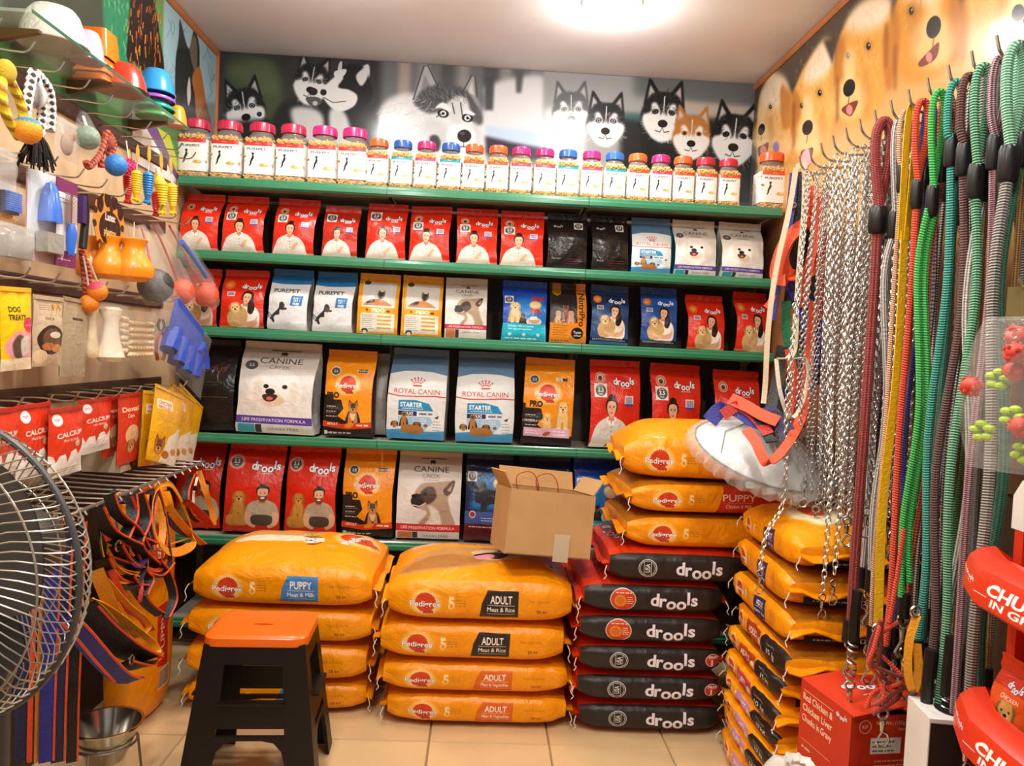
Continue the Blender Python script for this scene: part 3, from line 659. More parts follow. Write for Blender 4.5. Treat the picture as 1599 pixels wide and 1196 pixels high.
# ------------------------------------------------------------------ the room
XL, XR, YB, YF = -1.30, 1.255, 3.68, -1.2
white_paint = M('ceiling_paint', '#eeeceb', 0.75, bump=.05, bscale=300, var=.02)
cream_wall = M('cream_laminate', '#d2b48c', 0.45, bump=.04, bscale=120, var=.05)
dark_wall = M('dark_wall', '#4a3826', 0.6, var=.1)
mb = MB(); mb.box(((XL + XR) / 2, (YF + YB) / 2, -0.03), (XR - XL + .2, YB - YF + .2, .036)); floor = mb.build('floor', M('tile_grout', '#9c7c52', .8), kind='structure')
tile_m = M('floor_tile_glaze', '#d9b98a', 0.22, bump=.04, bscale=25, var=.07, vscale=4, coat=.2)
TS = .40; first = None
for i in range(8):
    for j in range(7):
        x, y = XL - .02 + TS * (i + .5), YB - TS * (j + .5)
        if x - TS / 2 > XR: continue
        if first is None:
            b = MB(); h = TS / 2 - .0015; e = h - .003
            b.grid([[(-h, -h, -.004), (h, -h, -.004)], [(h, h, -.004), (-h, h, -.004)]][:0] or [[(-e, -e, 0), (e, -e, 0)], [(-e, e, 0), (e, e, 0)]])
            b.add([(-h, -h, -.006), (h, -h, -.006), (h, h, -.006), (-h, h, -.006), (-e, -e, 0), (e, -e, 0), (e, e, 0), (-e, e, 0)], [(0, 1, 5, 4), (1, 2, 6, 5), (2, 3, 7, 6), (3, 0, 4, 7)])
            first = b.build('tile', tile_m, floor, (x, y, -.004), smooth=False); t = first
        else: t = inst(first, 'tile', floor, (x, y, -.004))
        t.scale.x = 1.0
MB().box(((XL + XR) / 2, (YF + YB) / 2, CEIL + .05), (XR - XL + .4, YB - YF + .3, .1)).build('ceiling', white_paint, kind='structure')
MB().box(((XL + XR) / 2, YB + .05, CEIL / 2), (XR - XL + .4, .1, CEIL + .1)).build('wall_back', M('back_wall_paint', '#6a5f54', .7), kind='structure')
wl = MB().box((XL - .05, (YF + YB) / 2, CEIL / 2), (.1, YB - YF, CEIL + .1)).build('wall_left', cream_wall, kind='structure')
wr = MB().box((XR + .05, (YF + YB) / 2, CEIL / 2), (.1, YB - YF, CEIL + .1)).build('wall_right', dark_wall, kind='structure')
wood = M('orange_brown_beading', '#b8713c', 0.4, bump=.2, bscale=40, var=.15)
def trim(n, a, b, w=.03):
    a, b = Vector(a), Vector(b); d = b - a; L_ = d.length; k = MB()
    prof = [(-w / 2, 0), (-w / 2, .008), (-w / 4, .014), (w / 4, .014), (w / 2, .008), (w / 2, 0)]
    t = d.normalized(); nrm = Vector((1 if a.x < 0 else -1, 0, 0)); s_ = t.cross(nrm)
    k.grid([[a + s_ * p + nrm * q for p, q in prof], [b + s_ * p + nrm * q for p, q in prof]])
    return k.build('trim_%d' % n, wood, kind='structure', smooth=False)
trim(1, (XL, 0.6, CEIL - .018), (XL, YB, CEIL - .018)); trim(2, (XR, 0.6, CEIL - .018), (XR, YB, CEIL - .018)); trim(3, (XL + .002, YB - .02, 2.0), (XL + .002, YB - .02, CEIL - .03), .026)

# recessed downlights
for i, (lx, ly) in enumerate(LAMPS):
    e = E('downlight', (lx, ly, CEIL), ['round ceiling downlight glowing above the middle of the husky mural', 'round ceiling downlight nearest the toy wall and back mural', 'round ceiling downlight above the leash wall', 'round ceiling downlight above the orange stool', 'round ceiling downlight towards the shop front, leash side', 'round ceiling downlight towards the shop front, toy side'][i], 'light', 'ceiling downlights')
    MB().lathe([(.088, -.002), (.112, -.002), (.114, -.008), (.104, -.014), (.09, -.012), (.088, -.002)], 32).build('trim_ring', M('lamp_ring', '#f4f2ee', .3), e)
    MB().lathe([(.089, -.010), (.086, -.018), (.07, -.026), (.04, -.031), (1e-4, -.033)], 32).build('diffuser', M('lamp_diffuser', '#fff4e2', .5, emit=14.0, var=0), e)

# ------------------------------------------------------------------ wall murals (printed vinyl)
def husky(c, cx, cy, s, rot=0, dark='#2e2f30', white='#e4e4e2', eye='#8a8d90', nose='#1c1c1d', soft=2, brow=True):
    T = xf(cx, cy, s, rot)
    for f in (-1, 1):
        c.poly(T([(f * 1.0, -.35), (f * .82, -1.65), (f * .7, -1.6), (f * .18, -.85)]), dark, soft=1)
        c.poly(T([(f * .84, -.6), (f * .74, -1.35), (f * .4, -.85)]), '#b9b6b4', soft=1)
    c.poly(T([(-1.0, -.25), (-.62, -.92), (0, -1.02), (.62, -.92), (1.0, -.25), (1.05, .4), (.55, 1.15), (0, 1.4), (-.55, 1.15), (-1.05, .4)]), dark, sm=True, soft=soft)
    c.poly(T([(-.98, .15), (-.62, -.05), (-.6, -.42), (-.4, -.5), (-.2, -.2), (-.13, .1), (0, -.15), (.13, .1), (.2, -.2), (.4, -.5), (.6, -.42), (.62, -.05), (.98, .15), (.95, .6), (.5, 1.2), (0, 1.4), (-.5, 1.2), (-.95, .6)]), white, sm=True, soft=soft)
    c.line(T([(0, -.85), (0, -.1)]), .05 * s, white)
    c.fur(cx, cy - .5 * s, .85 * s, .5 * s, 60, .2 * s, (dark, dark, '#55585a'), int(cx), al=.5); c.fur(cx, cy + .5 * s, 1.0 * s, .85 * s, 90, .2 * s, (white, white, '#c8c9c8'), int(cy), al=.4)
    for f in (-1, 1):
        x, y = T([(f * .4, -.06)])[0]; c.ell(x, y, .17 * s, .13 * s, dark, rot=rot + f * .3); c.ell(x, y, .1 * s, .1 * s, eye); c.ell(x, y, .05 * s, .05 * s, '#101010')
    c.ell(*T([(0, .5)])[0], .24 * s, .19 * s, nose, rot=rot); c.line(T([(-.35, .85), (-.1, .92), (0, .7), (.1, .92), (.35, .85)]), .05 * s, '#3a3a3a')
def back_mural():
    X0, X1, Z0, Z1 = XL + .005, XR - .005, 1.95, CEIL - .002; W = X1 - X0
    def tr(px, py): p = atY(px, py, 3.672); return ((p.x - X0) / W, (Z1 - p.z) / W)
    c = Cv(1300, int(1300 * (Z1 - Z0) / W), '#3b3c3d', tr)
    P = lambda pts, col, **k: c.poly(pts, col, **k)
    P([(345, 80), (610, 90), (610, 300), (345, 300)], '#37393a'); P([(360, 90), (430, 100), (440, 170), (400, 200), (360, 150)], '#4a5a3c', sm=True, soft=9, al=.8); P([(355, 110), (420, 95), (430, 150)], '#657256', sm=True, soft=8, al=.5)
    P([(595, 60), (870, 80), (870, 300), (595, 300)], '#707274', soft=8)
    for x, w, col in ((633, 9, '#a59a8e'), (662, 8, '#8c8884'), (700, 10, '#55585b'), (726, 8, '#94928f'), (768, 12, '#55575a'), (792, 8, '#8f8f8e'), (812, 9, '#67696b'), (838, 8, '#84868a')): P([(x - w, 85), (x + w, 85), (x + w - 4, 170), (x - w - 4, 170)], col, soft=5)
    P([(764, 132), (860, 125), (864, 240), (750, 225), (758, 160)], '#d5d8db', sm=True, soft=6); P([(756, 196), (842, 204), (846, 236), (760, 214)], '#b9cee2', soft=5); P([(757, 120), (772, 120), (770, 172), (757, 172)], '#4d4f51', soft=3); P([(805, 110), (818, 110), (814, 145), (806, 145)], '#5d5f61', soft=3)
    P([(848, 95), (1185, 120), (1185, 320), (848, 300)], '#9c9fa0', soft=4); P([(990, 105), (1185, 120), (1185, 170), (990, 150)], '#5d6365', soft=10, al=.85); P([(1058, 158), (1182, 168), (1182, 190), (1058, 184)], '#b4aca2', soft=5); P([(970, 178), (1185, 188), (1185, 320), (965, 310)], '#25292a', soft=7); P([(970, 175), (1000, 178), (1000, 190), (972, 186)], '#3e7c78', soft=4, al=.6)
    P([(850, 170), (905, 165), (915, 300), (848, 300)], '#dcdedf', soft=8)
    # large pale husky
    P([(588, 200), (600, 160), (632, 146), (665, 150), (735, 150), (752, 190), (758, 235), (752, 290), (590, 290)], '#dfe1e3', sm=True, soft=6); P([(585, 230), (600, 175), (640, 175), (640, 290), (585, 290)], '#f0f2f3', sm=True, soft=10)
    P([(645, 155), (663, 103), (670, 103), (682, 134)], '#b3b4b6', soft=2); P([(655, 150), (663, 116), (674, 138)], '#8d8b8c', soft=2); P([(722, 146), (737, 117), (741, 119), (743, 153)], '#a4a5a7', soft=2); P([(730, 146), (737, 126), (740, 148)], '#d0cdcc', soft=1)
    P([(646, 158), (662, 140), (686, 132), (720, 136), (736, 150), (752, 176), (753, 193), (741, 193), (733, 168), (728, 154), (712, 150), (700, 160), (690, 172), (670, 177), (652, 168)], '#58595b', sm=True, soft=3); c.fur(695, 152, 46, 18, 240, 7, ('#3a3b3d', '#77797b', '#2c2d2f', '#a2a4a6'), 5, al=.4, ang=-2.2, inner=.1, w=1.1); c.fur(640, 190, 55, 45, 200, 14, ('#ffffff', '#c4c7ca', '#e8eaec'), 6, al=.4, ang=2.4, inner=.1, w=1.2)
    P([(697, 166), (712, 156), (724, 166), (722, 192), (706, 190)], '#d3d5d7', sm=True, soft=4)
    for x, y in ((692, 177), (730, 184)): c.ell(x, y, 9, 6.5, '#232425', rot=.2); c.ell(x, y, 5, 4.6, '#dde6ea'); c.ell(x, y, 2.2, 2.2, '#141414')
    c.line([(706, 160), (710, 178)], 2, '#55585a'); c.line([(719, 160), (722, 180)], 2, '#55585a')
    c.line([(645, 156), (662, 103), (668, 102), (683, 134)], 2.2, '#4a4c4e', .9); c.line([(722, 144), (737, 117), (742, 119), (745, 152)], 2.2, '#4a4c4e', .9)
    P([(680, 168), (690, 160), (702, 166), (704, 174), (690, 169)], '#eef0f1', sm=True, soft=1); P([(724, 176), (732, 172), (742, 178), (738, 180)], '#eef0f1', sm=True, soft=1)
    P([(672, 186), (690, 190), (700, 205), (700, 230), (672, 225), (660, 200)], '#c3c6c9', al=.6, sm=True, soft=7); P([(738, 192), (750, 200), (750, 228), (738, 224)], '#bfc2c5', al=.6, sm=True, soft=5)
    P([(706, 196), (734, 200), (742, 214), (736, 236), (704, 232), (698, 212)], '#f3f4f5', sm=True, soft=3); c.line([(692, 224), (706, 232), (724, 228), (738, 234)], 2.0, '#4a484a', .8); c.line([(724, 220), (724, 230)], 1.6, '#4a484a', .8)
    for x, y, a in ((692, 177, 2.5), (730, 184, .7)): c.line([(x, y), (x + 14 * math.cos(a), y + 9 * math.sin(a))], 2, '#3a3b3d', .7)
    c.ell(725, 212, 11, 10, '#2b282a'); c.ell(722, 208, 4, 2.5, '#6a6668', .7, soft=1);
    P([(671, 214), (682, 211), (688, 222), (684, 236), (674, 232)], '#3f4042', sm=True, soft=2); P([(757, 212), (800, 222), (850, 232), (850, 252), (760, 240)], '#3a3446', soft=4)
    # puppies
    husky(c, 382, 168, 30, -.15, '#1e2021', '#dfe0df', '#6f8596'); P([(350, 190), (420, 185), (440, 240), (340, 240)], '#1e2021', soft=6)
    c.ell(405, 178, 8, 6, '#dfe0df'); c.ell(405, 178, 4, 4, '#27323a')
    P([(440, 160), (520, 165), (545, 230), (430, 240)], '#26282a', sm=True, soft=6); P([(455, 170), (500, 175), (510, 225), (470, 215)], '#d2d4d4', sm=True, soft=5)
    P([(515, 165), (560, 150), (590, 190), (575, 250), (510, 240)], '#232527', sm=True, soft=5); P([(515, 172), (540, 178), (550, 230), (520, 225)], '#d8d9d9', sm=True, soft=4)
    husky(c, 487, 127, 27, .18, '#232527', '#e6e7e6', '#6b7276'); c.ell(489, 143, 7, 6, '#2b2b2c'); P([(478, 152), (497, 152), (502, 160), (492, 167), (482, 162)], '#57585a', sm=True); c.ell(492, 161, 4, 3.5, '#c9c6c4')
    P([(556, 116), (574, 100), (577, 118), (566, 138)], '#e3e4e3', sm=True, soft=1); P([(548, 100), (570, 108), (582, 150), (560, 165), (530, 140), (528, 110)], '#232527', sm=True, soft=2); P([(556, 118), (573, 104), (574, 120), (564, 134)], '#dadbda', sm=True, soft=1); P([(529, 100), (534, 96), (533, 112), (527, 116)], '#cfd0cf', sm=True)
    P([(503, 140), (520, 122), (530, 116), (536, 122), (528, 136), (545, 140), (558, 150), (552, 166), (528, 174), (508, 158)], '#e9eae9', sm=True, soft=1); c.ell(505, 144, 5, 5, '#2b2b2c'); P([(522, 112), (540, 108), (538, 117), (526, 124)], '#e0e1e0', sm=True); c.line([(505, 152), (520, 160), (540, 158)], 1.6, '#6b6c6d')
    # pack of five
    husky(c, 892, 172, 28, 0, '#606467', '#e6e8e8', '#a9adb0'); husky(c, 946, 190, 29, .05, '#26292b', '#e9ebeb', '#b0b6ba'); husky(c, 1036, 177, 32, .08, '#1d2022', '#e4e7e6', '#4a4a48'); P([(1000, 190), (1030, 230), (1080, 235), (1075, 290), (1000, 290)], '#1d2022', soft=5)
    husky(c, 1036, 177, 32, .08, '#1d2022', '#dde2e0', '#4a4a48'); husky(c, 1080, 210, 28, .06, '#b0743a', '#e2e2e0', '#5a4430'); husky(c, 1147, 213, 34, .12, '#1a1d1f', '#dfe2e2', '#2c2c2c')
    P([(1176, 195), (1182, 195), (1180, 320), (1172, 320)], '#4c8fb0', soft=2)
    m = PM(c, 'mural_husky_print', rough=.17, bump=.03, bscale=6, var=.02)
    MB().box(((X0 + X1) / 2, 3.676, (Z0 + Z1) / 2), (W, .006, Z1 - Z0)).quad((X0, 3.672, Z0), (X1, 3.672, Z0), (X1, 3.672, Z1), (X0, 3.672, Z1)).build('wall_mural', m, smooth=False, label='black and white husky dog mural along the back wall above the jars', category='mural')
back_mural()
def side_mural_leash():
    Y0, Y1, Z0, Z1 = .75, YB - .012, 1.02, CEIL - .035; W = Y1 - Y0
    def tr(px, py): p = atX(px, py, XR - .006); return ((Y1 - p.y) / W, (Z1 - p.z) / W)
    c = Cv(1200, int(1200 * (Z1 - Z0) / W), '#4a4038', tr)
    P = lambda pts, col, **k: c.poly(pts, col, **k)
    P([(1182, 330), (1182, 240), (1300, 160), (1420, 90), (1598, 40), (1598, 500), (1182, 500)], '#c9924e', soft=8)
    P([(1240, 290), (1320, 200), (1400, 130), (1500, 80), (1598, 80), (1598, 400), (1240, 400)], '#d9a766', soft=12)
    P([(1182, 330), (1598, 420), (1598, 800), (1182, 640)], '#7a5030', soft=16)
    def pup(pts, top, fur, ears, eyes, nose, mouth, shade=True):
        P(pts, fur, sm=True, soft=4); P(top, '#f0dcc0', sm=True, soft=7)
        xs_ = [p[0] for p in pts]; ys_ = [p[1] for p in pts]; c.fur((min(xs_) + max(xs_)) / 2, (min(ys_) + max(ys_)) / 2, (max(xs_) - min(xs_)) * .5, (max(ys_) - min(ys_)) * .5, 260, 10, ('#f0d4a4', '#c98a3c', '#e8b868', '#b87830'), int(xs_[0]), al=.16, w=1.8, ang=1.3, inner=.1)
        for e in ears: P(e, '#b8732c', sm=True, soft=4, al=.85)
        for x, y, r in eyes: c.ell(x, y, r * 1.7, r * 2.2, '#8a5a28', .45, soft=3); c.ell(x, y, r * .75, r * 1.25, '#1f1510'); c.ell(x + r * .2, y - r * .4, r * .22, r * .3, '#fff')
        x, y, a, b = nose; c.ell(x, y + b * 1.2, a * 3.2, b * 2.3, '#ecc98e', .75, soft=6); c.ell(x - a * 2.6, y - b * .6, a * .9, b * 2.6, '#a8672a', .30, soft=5); c.ell(x + a * 2.9, y + b * .4, a * .9, b * 2.8, '#a8672a', .30, soft=5); c.ell(x, y - b * 2.4, a * 1.1, b * 2.0, '#f2dcae', .6, soft=5); c.line([(x, y + b), (x - a * .2, y + b * 2.0)], a * .18, '#6a3a1e', .7); c.ell(x, y, a, b, '#1d1b1c', rot=.25)
        P(mouth, '#7c3a28', sm=True); xs = sum(p[0] for p in mouth) / len(mouth); ys = sum(p[1] for p in mouth) / len(mouth); c.ell(xs, ys + 2, 5, 8, '#dc8d84', .9)
    pup([(1184, 160), (1205, 118), (1228, 128), (1240, 170), (1232, 240), (1205, 275), (1184, 260)], [(1188, 150), (1208, 115), (1228, 128), (1226, 160), (1196, 170)], '#e0ae6c', [[(1219, 135), (1236, 150), (1236, 190), (1222, 200)]], [(1203, 167, 2.8)], (1189, 202, 5, 9), [(1183, 232), (1192, 226), (1200, 222), (1198, 236), (1188, 250)])
    pup([(1244, 130), (1262, 95), (1290, 62), (1303, 90), (1302, 180), (1286, 235), (1256, 250), (1236, 215), (1236, 160)], [(1262, 98), (1288, 62), (1302, 92), (1286, 120), (1256, 130)], '#e3aa58', [[(1240, 140), (1250, 160), (1246, 220), (1236, 215), (1235, 170)]], [(1280, 145, 4), (1252, 165, 3.4)], (1261, 199, 8, 12), [(1250, 238), (1262, 232), (1270, 232), (1264, 258), (1254, 262)])
    c.ell(1259, 247, 8, 15, '#e9a9ae', rot=.2)
    pup([(1318, 40), (1345, 8), (1385, 0), (1395, 60), (1390, 120), (1360, 185), (1325, 192), (1305, 150), (1308, 80)], [(1320, 36), (1350, 0), (1390, -4), (1380, 36), (1336, 50)], '#dd9e48', [[(1306, 70), (1318, 60), (1320, 110), (1308, 160), (1303, 130)], [(1378, 60), (1392, 40), (1393, 130), (1382, 132)]], [(1356, 72, 4.6), (1324, 87, 4)], (1326, 137, 9, 14), [(1314, 170), (1328, 160), (1340, 158), (1330, 180), (1320, 178)])
    pup([(1395, 20), (1420, -30), (1480, -40), (1500, 20), (1498, 80), (1460, 120), (1420, 128), (1396, 100)], [(1405, -10), (1440, -40), (1480, -30), (1450, 6)], '#d49238', [[(1395, 10), (1405, 40), (1402, 100), (1392, 110)], [(1482, -10), (1497, 0), (1498, 80), (1485, 90)]], [(1423, 17, 5), (1466, -20, 5)], (1458, 42, 11, 18), [(1434, 98), (1452, 78), (1466, 66), (1462, 90), (1440, 104)])
    pup([(1505, 0), (1540, -60), (1620, -60), (1620, 60), (1560, 110), (1510, 90)], [(1520, -30), (1580, -60), (1600, -20)], '#d8a45c', [[(1500, 0), (1512, 20), (1508, 90), (1498, 90)]], [(1545, -20, 5)], (1590, 20, 10, 14), [(1560, 60), (1580, 50), (1600, 48), (1590, 70)])
    P([(1545, 40), (1580, 30), (1590, 60), (1560, 72)], '#eac3c4', sm=True, soft=3)
    P([(1306, 60), (1285, 62), (1300, 100)], '#40362f', soft=3)
    for x, y in ((1384, 66), (1308, 150), (1240, 190), (1398, 100)): P([(x - 3, y - 30), (x + 3, y - 30), (x + 2, y + 40), (x - 3, y + 40)], '#8a4f1e', soft=3, al=.6)
    c.ell(1212, 230, 5, 9, '#7a62a0', soft=2)
    m = PM(c, 'mural_puppy_print', rough=.22, bump=.03, bscale=6, var=.02); x = XR - .006
    MB().box((XR - .003, (Y0 + Y1) / 2, (Z0 + Z1) / 2), (.005, W, Z1 - Z0)).quad((x, Y1, Z0), (x, Y0, Z0), (x, Y0, Z1), (x, Y1, Z1)).build('wall_mural', m, smooth=False, label='golden retriever puppies mural on the side wall above the leash hooks', category='mural')
side_mural_leash()
def side_mural_toys():
    Y0, Y1, Z0, Z1 = 1.7, YB - .03, 1.99, CEIL - .035; W = Y1 - Y0
    def tr(px, py): p = atX(px, py, XL + .006); return ((p.y - Y0) / W, (Z1 - p.z) / W)
    c = Cv(900, int(900 * (Z1 - Z0) / W), '#4f7a4a', tr); P = lambda pts, col, **k: c.poly(pts, col, **k)
    P([(0, -200), (180, -30), (180, 150), (0, 60)], '#3f4438', soft=6); P([(165, -60), (200, -30), (205, 110), (165, 60)], '#2f7a54', sm=True, soft=4)
    r_ = random.Random(3)
    for k in range(160):
        x = r_.uniform(160, 215); y = r_.uniform(-30, 130); c.line([(x, y), (x + r_.uniform(-3, 3), y + r_.uniform(5, 14))], 1.2, r_.choice(('#57a070', '#1f5c40', '#7fc08a', '#2a6c4c')), .7)
    P([(250, -10), (345, 75), (345, 240), (250, 160)], '#9fc3cf', soft=3); P([(236, -20), (256, -5), (254, 125), (238, 110)], '#6c9a52', soft=3)
    for k in range(46):
        x = r_.uniform(256, 342); y = r_.uniform(0, 220); c.line([(x, y), (x + r_.uniform(-6, 6), y + r_.uniform(6, 16)), (x + r_.uniform(-12, 12), y + r_.uniform(18, 30))], 1.0, '#5d8794', .6)
    # long haired black and tan dog
    P([(206, -30), (228, -40), (242, 10), (250, 60), (256, 110), (240, 130), (214, 100), (198, 90), (202, 30)], '#2a201a', sm=True, soft=2)
    for k in range(110):
        x = r_.uniform(200, 250); y = r_.uniform(-20, 105); c.line([(x, y), (x + r_.uniform(-3, 2), y + r_.uniform(8, 20))], 1.6, r_.choice(('#c8642a', '#e08a3c', '#8a3e1c', '#1c1512', '#1c1512', '#a04c20')), .8)
    # prick eared dog
    P([(281, 30), (290, 65), (296, 75), (303, 48), (311, 70), (312, 110), (318, 150), (326, 190), (300, 190), (276, 170), (274, 100), (279, 60)], '#2c2a2c', sm=True, soft=1); P([(296, 78), (304, 55), (309, 90), (304, 110)], '#8a7a62', sm=True, soft=1, al=.7); P([(300, 120), (312, 105), (322, 160), (330, 200), (310, 200), (304, 150)], '#b06c34', sm=True, soft=2); P([(292, 140), (296, 120), (298, 150), (294, 165)], '#d8cfc8', sm=True, soft=1); P([(320, 160), (345, 160), (345, 260), (290, 240)], '#2a2a2a', soft=3, al=.3)
    m = PM(c, 'mural_hound_print', rough=.22, bump=.03, bscale=6, var=.02); x = XL + .006
    MB().box((XL + .003, (Y0 + Y1) / 2, (Z0 + Z1) / 2), (.005, W, Z1 - Z0)).quad((x, Y0, Z0), (x, Y1, Z0), (x, Y1, Z1), (x, Y0, Z1)).build('wall_mural', m, smooth=False, label='hounds and foliage mural high on the toy wall behind the bowls', category='mural')
side_mural_toys()

# ------------------------------------------------------------------ gondola shelving on the back wall
green = M('green_shelf_enamel', '#337d59', 0.28, bump=.03, bscale=30, var=.05, coat=.3); under = M('shelf_underside', '#b3a595', 0.45, var=.05); rear = M('shelf_back_panel', '#5a4d42', .55, var=.08)
SHZ = [1.957, 1.657, 1.343, .902, .474]; SYF = 3.2; BX = [-1.275, -.425, .415, 1.235]
unit = E('gondola_shelving', (0, 0, 0), 'green steel shelving unit of three bays filling the back wall', 'shelving')
for k in range(3):
    x0, x1 = BX[k], BX[k + 1]
    pn = MB().box(((x0 + x1) / 2, 3.61, .99), (x1 - x0 - .004, .02, 1.94))
    pn.build('back_panel', rear, unit, smooth=False)
for x in BX:
    b = MB().box((x, 3.585, 1.0), (.035, .05, 1.97))
    for q in range(38): b.box((x - .008, 3.559, .06 + q * .05), (.005, .003, .025)).box((x + .008, 3.559, .06 + q * .05), (.005, .003, .025))
    b.build('upright', M('upright_steel', '#8b8378', .4, metal=.3), unit, smooth=False)
for r, z in enumerate(SHZ + [.12]):
    for k in range(3):
        x0, x1 = BX[k] + .001, BX[k + 1] - .001; b = MB()
        b.box(((x0 + x1) / 2, SYF + .19, z - .013), (x1 - x0, .38, .002)).box(((x0 + x1) / 2, SYF + .19, z - .02), (x1 - x0 - .02, .34, .012))
        b.m = 1
        # folded front lip: rolled top edge, flat face, return
        pr = [(.02, -.012), (.016, -.003), (.004, 0), (0, -.004), (-.001, -.014), (-.006, -.018), (-.006, -.034), (0, -.038), (.004, -.042), (.02, -.042)]
        b.grid([[(x0, SYF + p, z + q) for p, q in pr], [(x1, SYF + p, z + q) for p, q in pr]])
        sh = b.build('shelf', [under, green], unit, smooth=False)
        for x in (x0 + .012, x1 - .012):
            ya = SYF + .22; MB().add([(x - .002, ya, z - .027), (x - .002, 3.56, z - .027), (x - .002, 3.56, z - .09), (x - .002, ya, z - .034), (x + .002, ya, z - .027), (x + .002, 3.56, z - .027), (x + .002, 3.56, z - .09), (x + .002, ya, z - .034)],
                     [(0, 1, 2, 3), (7, 6, 5, 4), (0, 4, 5, 1), (3, 2, 6, 7), (0, 3, 7, 4)]).build('bracket', under, sh, smooth=False)

MB().box((XL + .006, (YF + YB) / 2, .42), (.012, YB - YF, .84)).build('trim_4', M('dark_brown_laminate', '#3a2417', .5, var=.1), kind='structure', smooth=False)
# ------------------------------------------------------------------ jars of biscuits
clear = M('clear_jar_plastic', '#f4efe6', .08, alpha=.16, var=0, spec=.6); biscuit = M('biscuit', '#d9a765', .8, bump=.8, bscale=30, var=.3, vscale=60)
LBL = {'red': jar_label('jar_print_red', '#d23a33'), 'pink': jar_label('jar_print_pink', '#d84468', '#c9a050'), 'teal': jar_label('jar_print_teal', '#1597ac', '#e0b868'), 'orange': jar_label('jar_print_orange', '#e0532a')}
LID = {'crimson': M('lid_crimson', '#c22048', .3, coat=.3), 'magenta': M('lid_magenta', '#c72674', .3, coat=.3), 'orange': M('lid_orange', '#ea6428', .3, coat=.3), 'blue': M('lid_blue', '#2f62b4', .3, coat=.3), 'red': M('lid_red', '#cc2440', .3, coat=.3)}
def rrect(hw, hd, r, n=5):
    out = []
    for sx, sy, a0 in ((1, 1, 0), (-1, 1, PI / 2), (-1, -1, PI), (1, -1, 3 * PI / 2)):
        for k in range(n): a = a0 + k * PI / 2 / (n - 1); out.append((sx * (hw - r) + r * math.cos(a), sy * (hd - r) + r * math.sin(a)))
    return out
def jar_meshes(w, h):
    d = w * .92; zs = [(0, .93, .2), (.02, 1, .2), (.62, 1, .2), (.68, .98, .25), (.74, .9, .38), (.79, .8, .5), (.82, .76, .5), (.9, .76, .5)]
    b = MB(); rows = []
    for z, k, r in zs: rows.append([(x, y, z * h) for x, y in rrect(w / 2 * k, d / 2 * k, w * k * min(r, .46))])
    b.grid(rows, close_u=True); b.add(rows[0], [list(range(len(rows[0])))[::-1]]); o = b.build('container', clear)
    lid = MB().lathe([(w * .40, .835 * h), (w * .415, .84 * h), (w * .415, .955 * h), (w * .40, .985 * h), (w * .33, h), (1e-4, h)], 24)
    for k in range(32):
        a = 2 * PI * k / 32; lid.box((w * .417 * math.cos(a), w * .417 * math.sin(a), .9 * h), (.0025, .0025, .1 * h), Matrix.Rotation(a, 3, 'Z'))
    lid = lid.build('lid', LID['red'])
    lb = MB(); k = 1.012; pr = rrect(w / 2 * k, d / 2 * k, w * .2, 6); fr = [p for p in pr if p[1] < -.3 * d * k or True]
    # printed sleeve: front face carries the print, the sides run on in white
    f = [(-w / 2 * k + w * .04, -d / 2 * k + .004)] + [(x, -d / 2 * k - .001) for x in (-w * .36, -w * .18, 0, w * .18, w * .36)] + [(w / 2 * k - w * .04, -d / 2 * k + .004)]
    lb.grid([[(x, y, h * .1) for x, y in f], [(x, y, h * .64) for x, y in f]], [[((x / w / k + .5), 0) for x, y in f], [((x / w / k + .5), 1) for x, y in f]])
    for s_ in (-1, 1):
        xx = s_ * w / 2 * k; lb.add([(s_ * (w / 2 * k - w * .04), -d / 2 * k + .004, h * .1), (xx, -d * .32, h * .1), (xx, d * .34, h * .1), (s_ * (w / 2 * k - w * .04), -d / 2 * k + .004, h * .64), (xx, -d * .32, h * .64), (xx, d * .34, h * .64)], [(0, 1, 4, 3), (1, 2, 5, 4)], [(.02, .02), (.02, .02), (.02, .02), (.02, .7), (.02, .7), (.02, .7)])
    lb = lb.build('label_sleeve', LBL['red'])
    fb = MB(); rr = random.Random(int(w * 1e4)); hd, hw = d * .455, w * .44
    fb.box((0, 0, h * .35), (w * .86, d * .86, h * .56))
    for q in range(190):   # loose biscuit sticks against the wall of the jar and heaped on top
        a = rr.choice((1, 2, 3, 3, 3)) if q < 130 else 0; z = rr.uniform(.05, .66) * h
        if q < 50: z = rr.uniform(.02, .1) * h
        if a == 0: p = (rr.uniform(-hw, hw) * .9, -hd * .97, rr.uniform(.65, .69) * h)
        elif a == 1: p = (-hw, rr.uniform(-hd, hd), z)
        elif a == 2: p = (hw, rr.uniform(-hd, hd), z)
        elif a == 3: p = (rr.uniform(-hw, hw) * .8, rr.uniform(-hd, hd) * .8, rr.uniform(.63, .73) * h)
        if q < 50: p = (rr.uniform(-hw, hw), -hd * .96, rr.uniform(.02, .085) * h)
        fb.box(p, (.02, .007, .007), Matrix.Rotation(rr.uniform(0, PI), 3, (rr.random(), rr.random(), rr.random() + .01)))
    fb = fb.build('biscuit_fill', biscuit, smooth=False); fb['kind'] = 'stuff'
    return o, lid, lb, fb
JM = {'big': jar_meshes(.121, .245), 'small': jar_meshes(.0905, .205)}
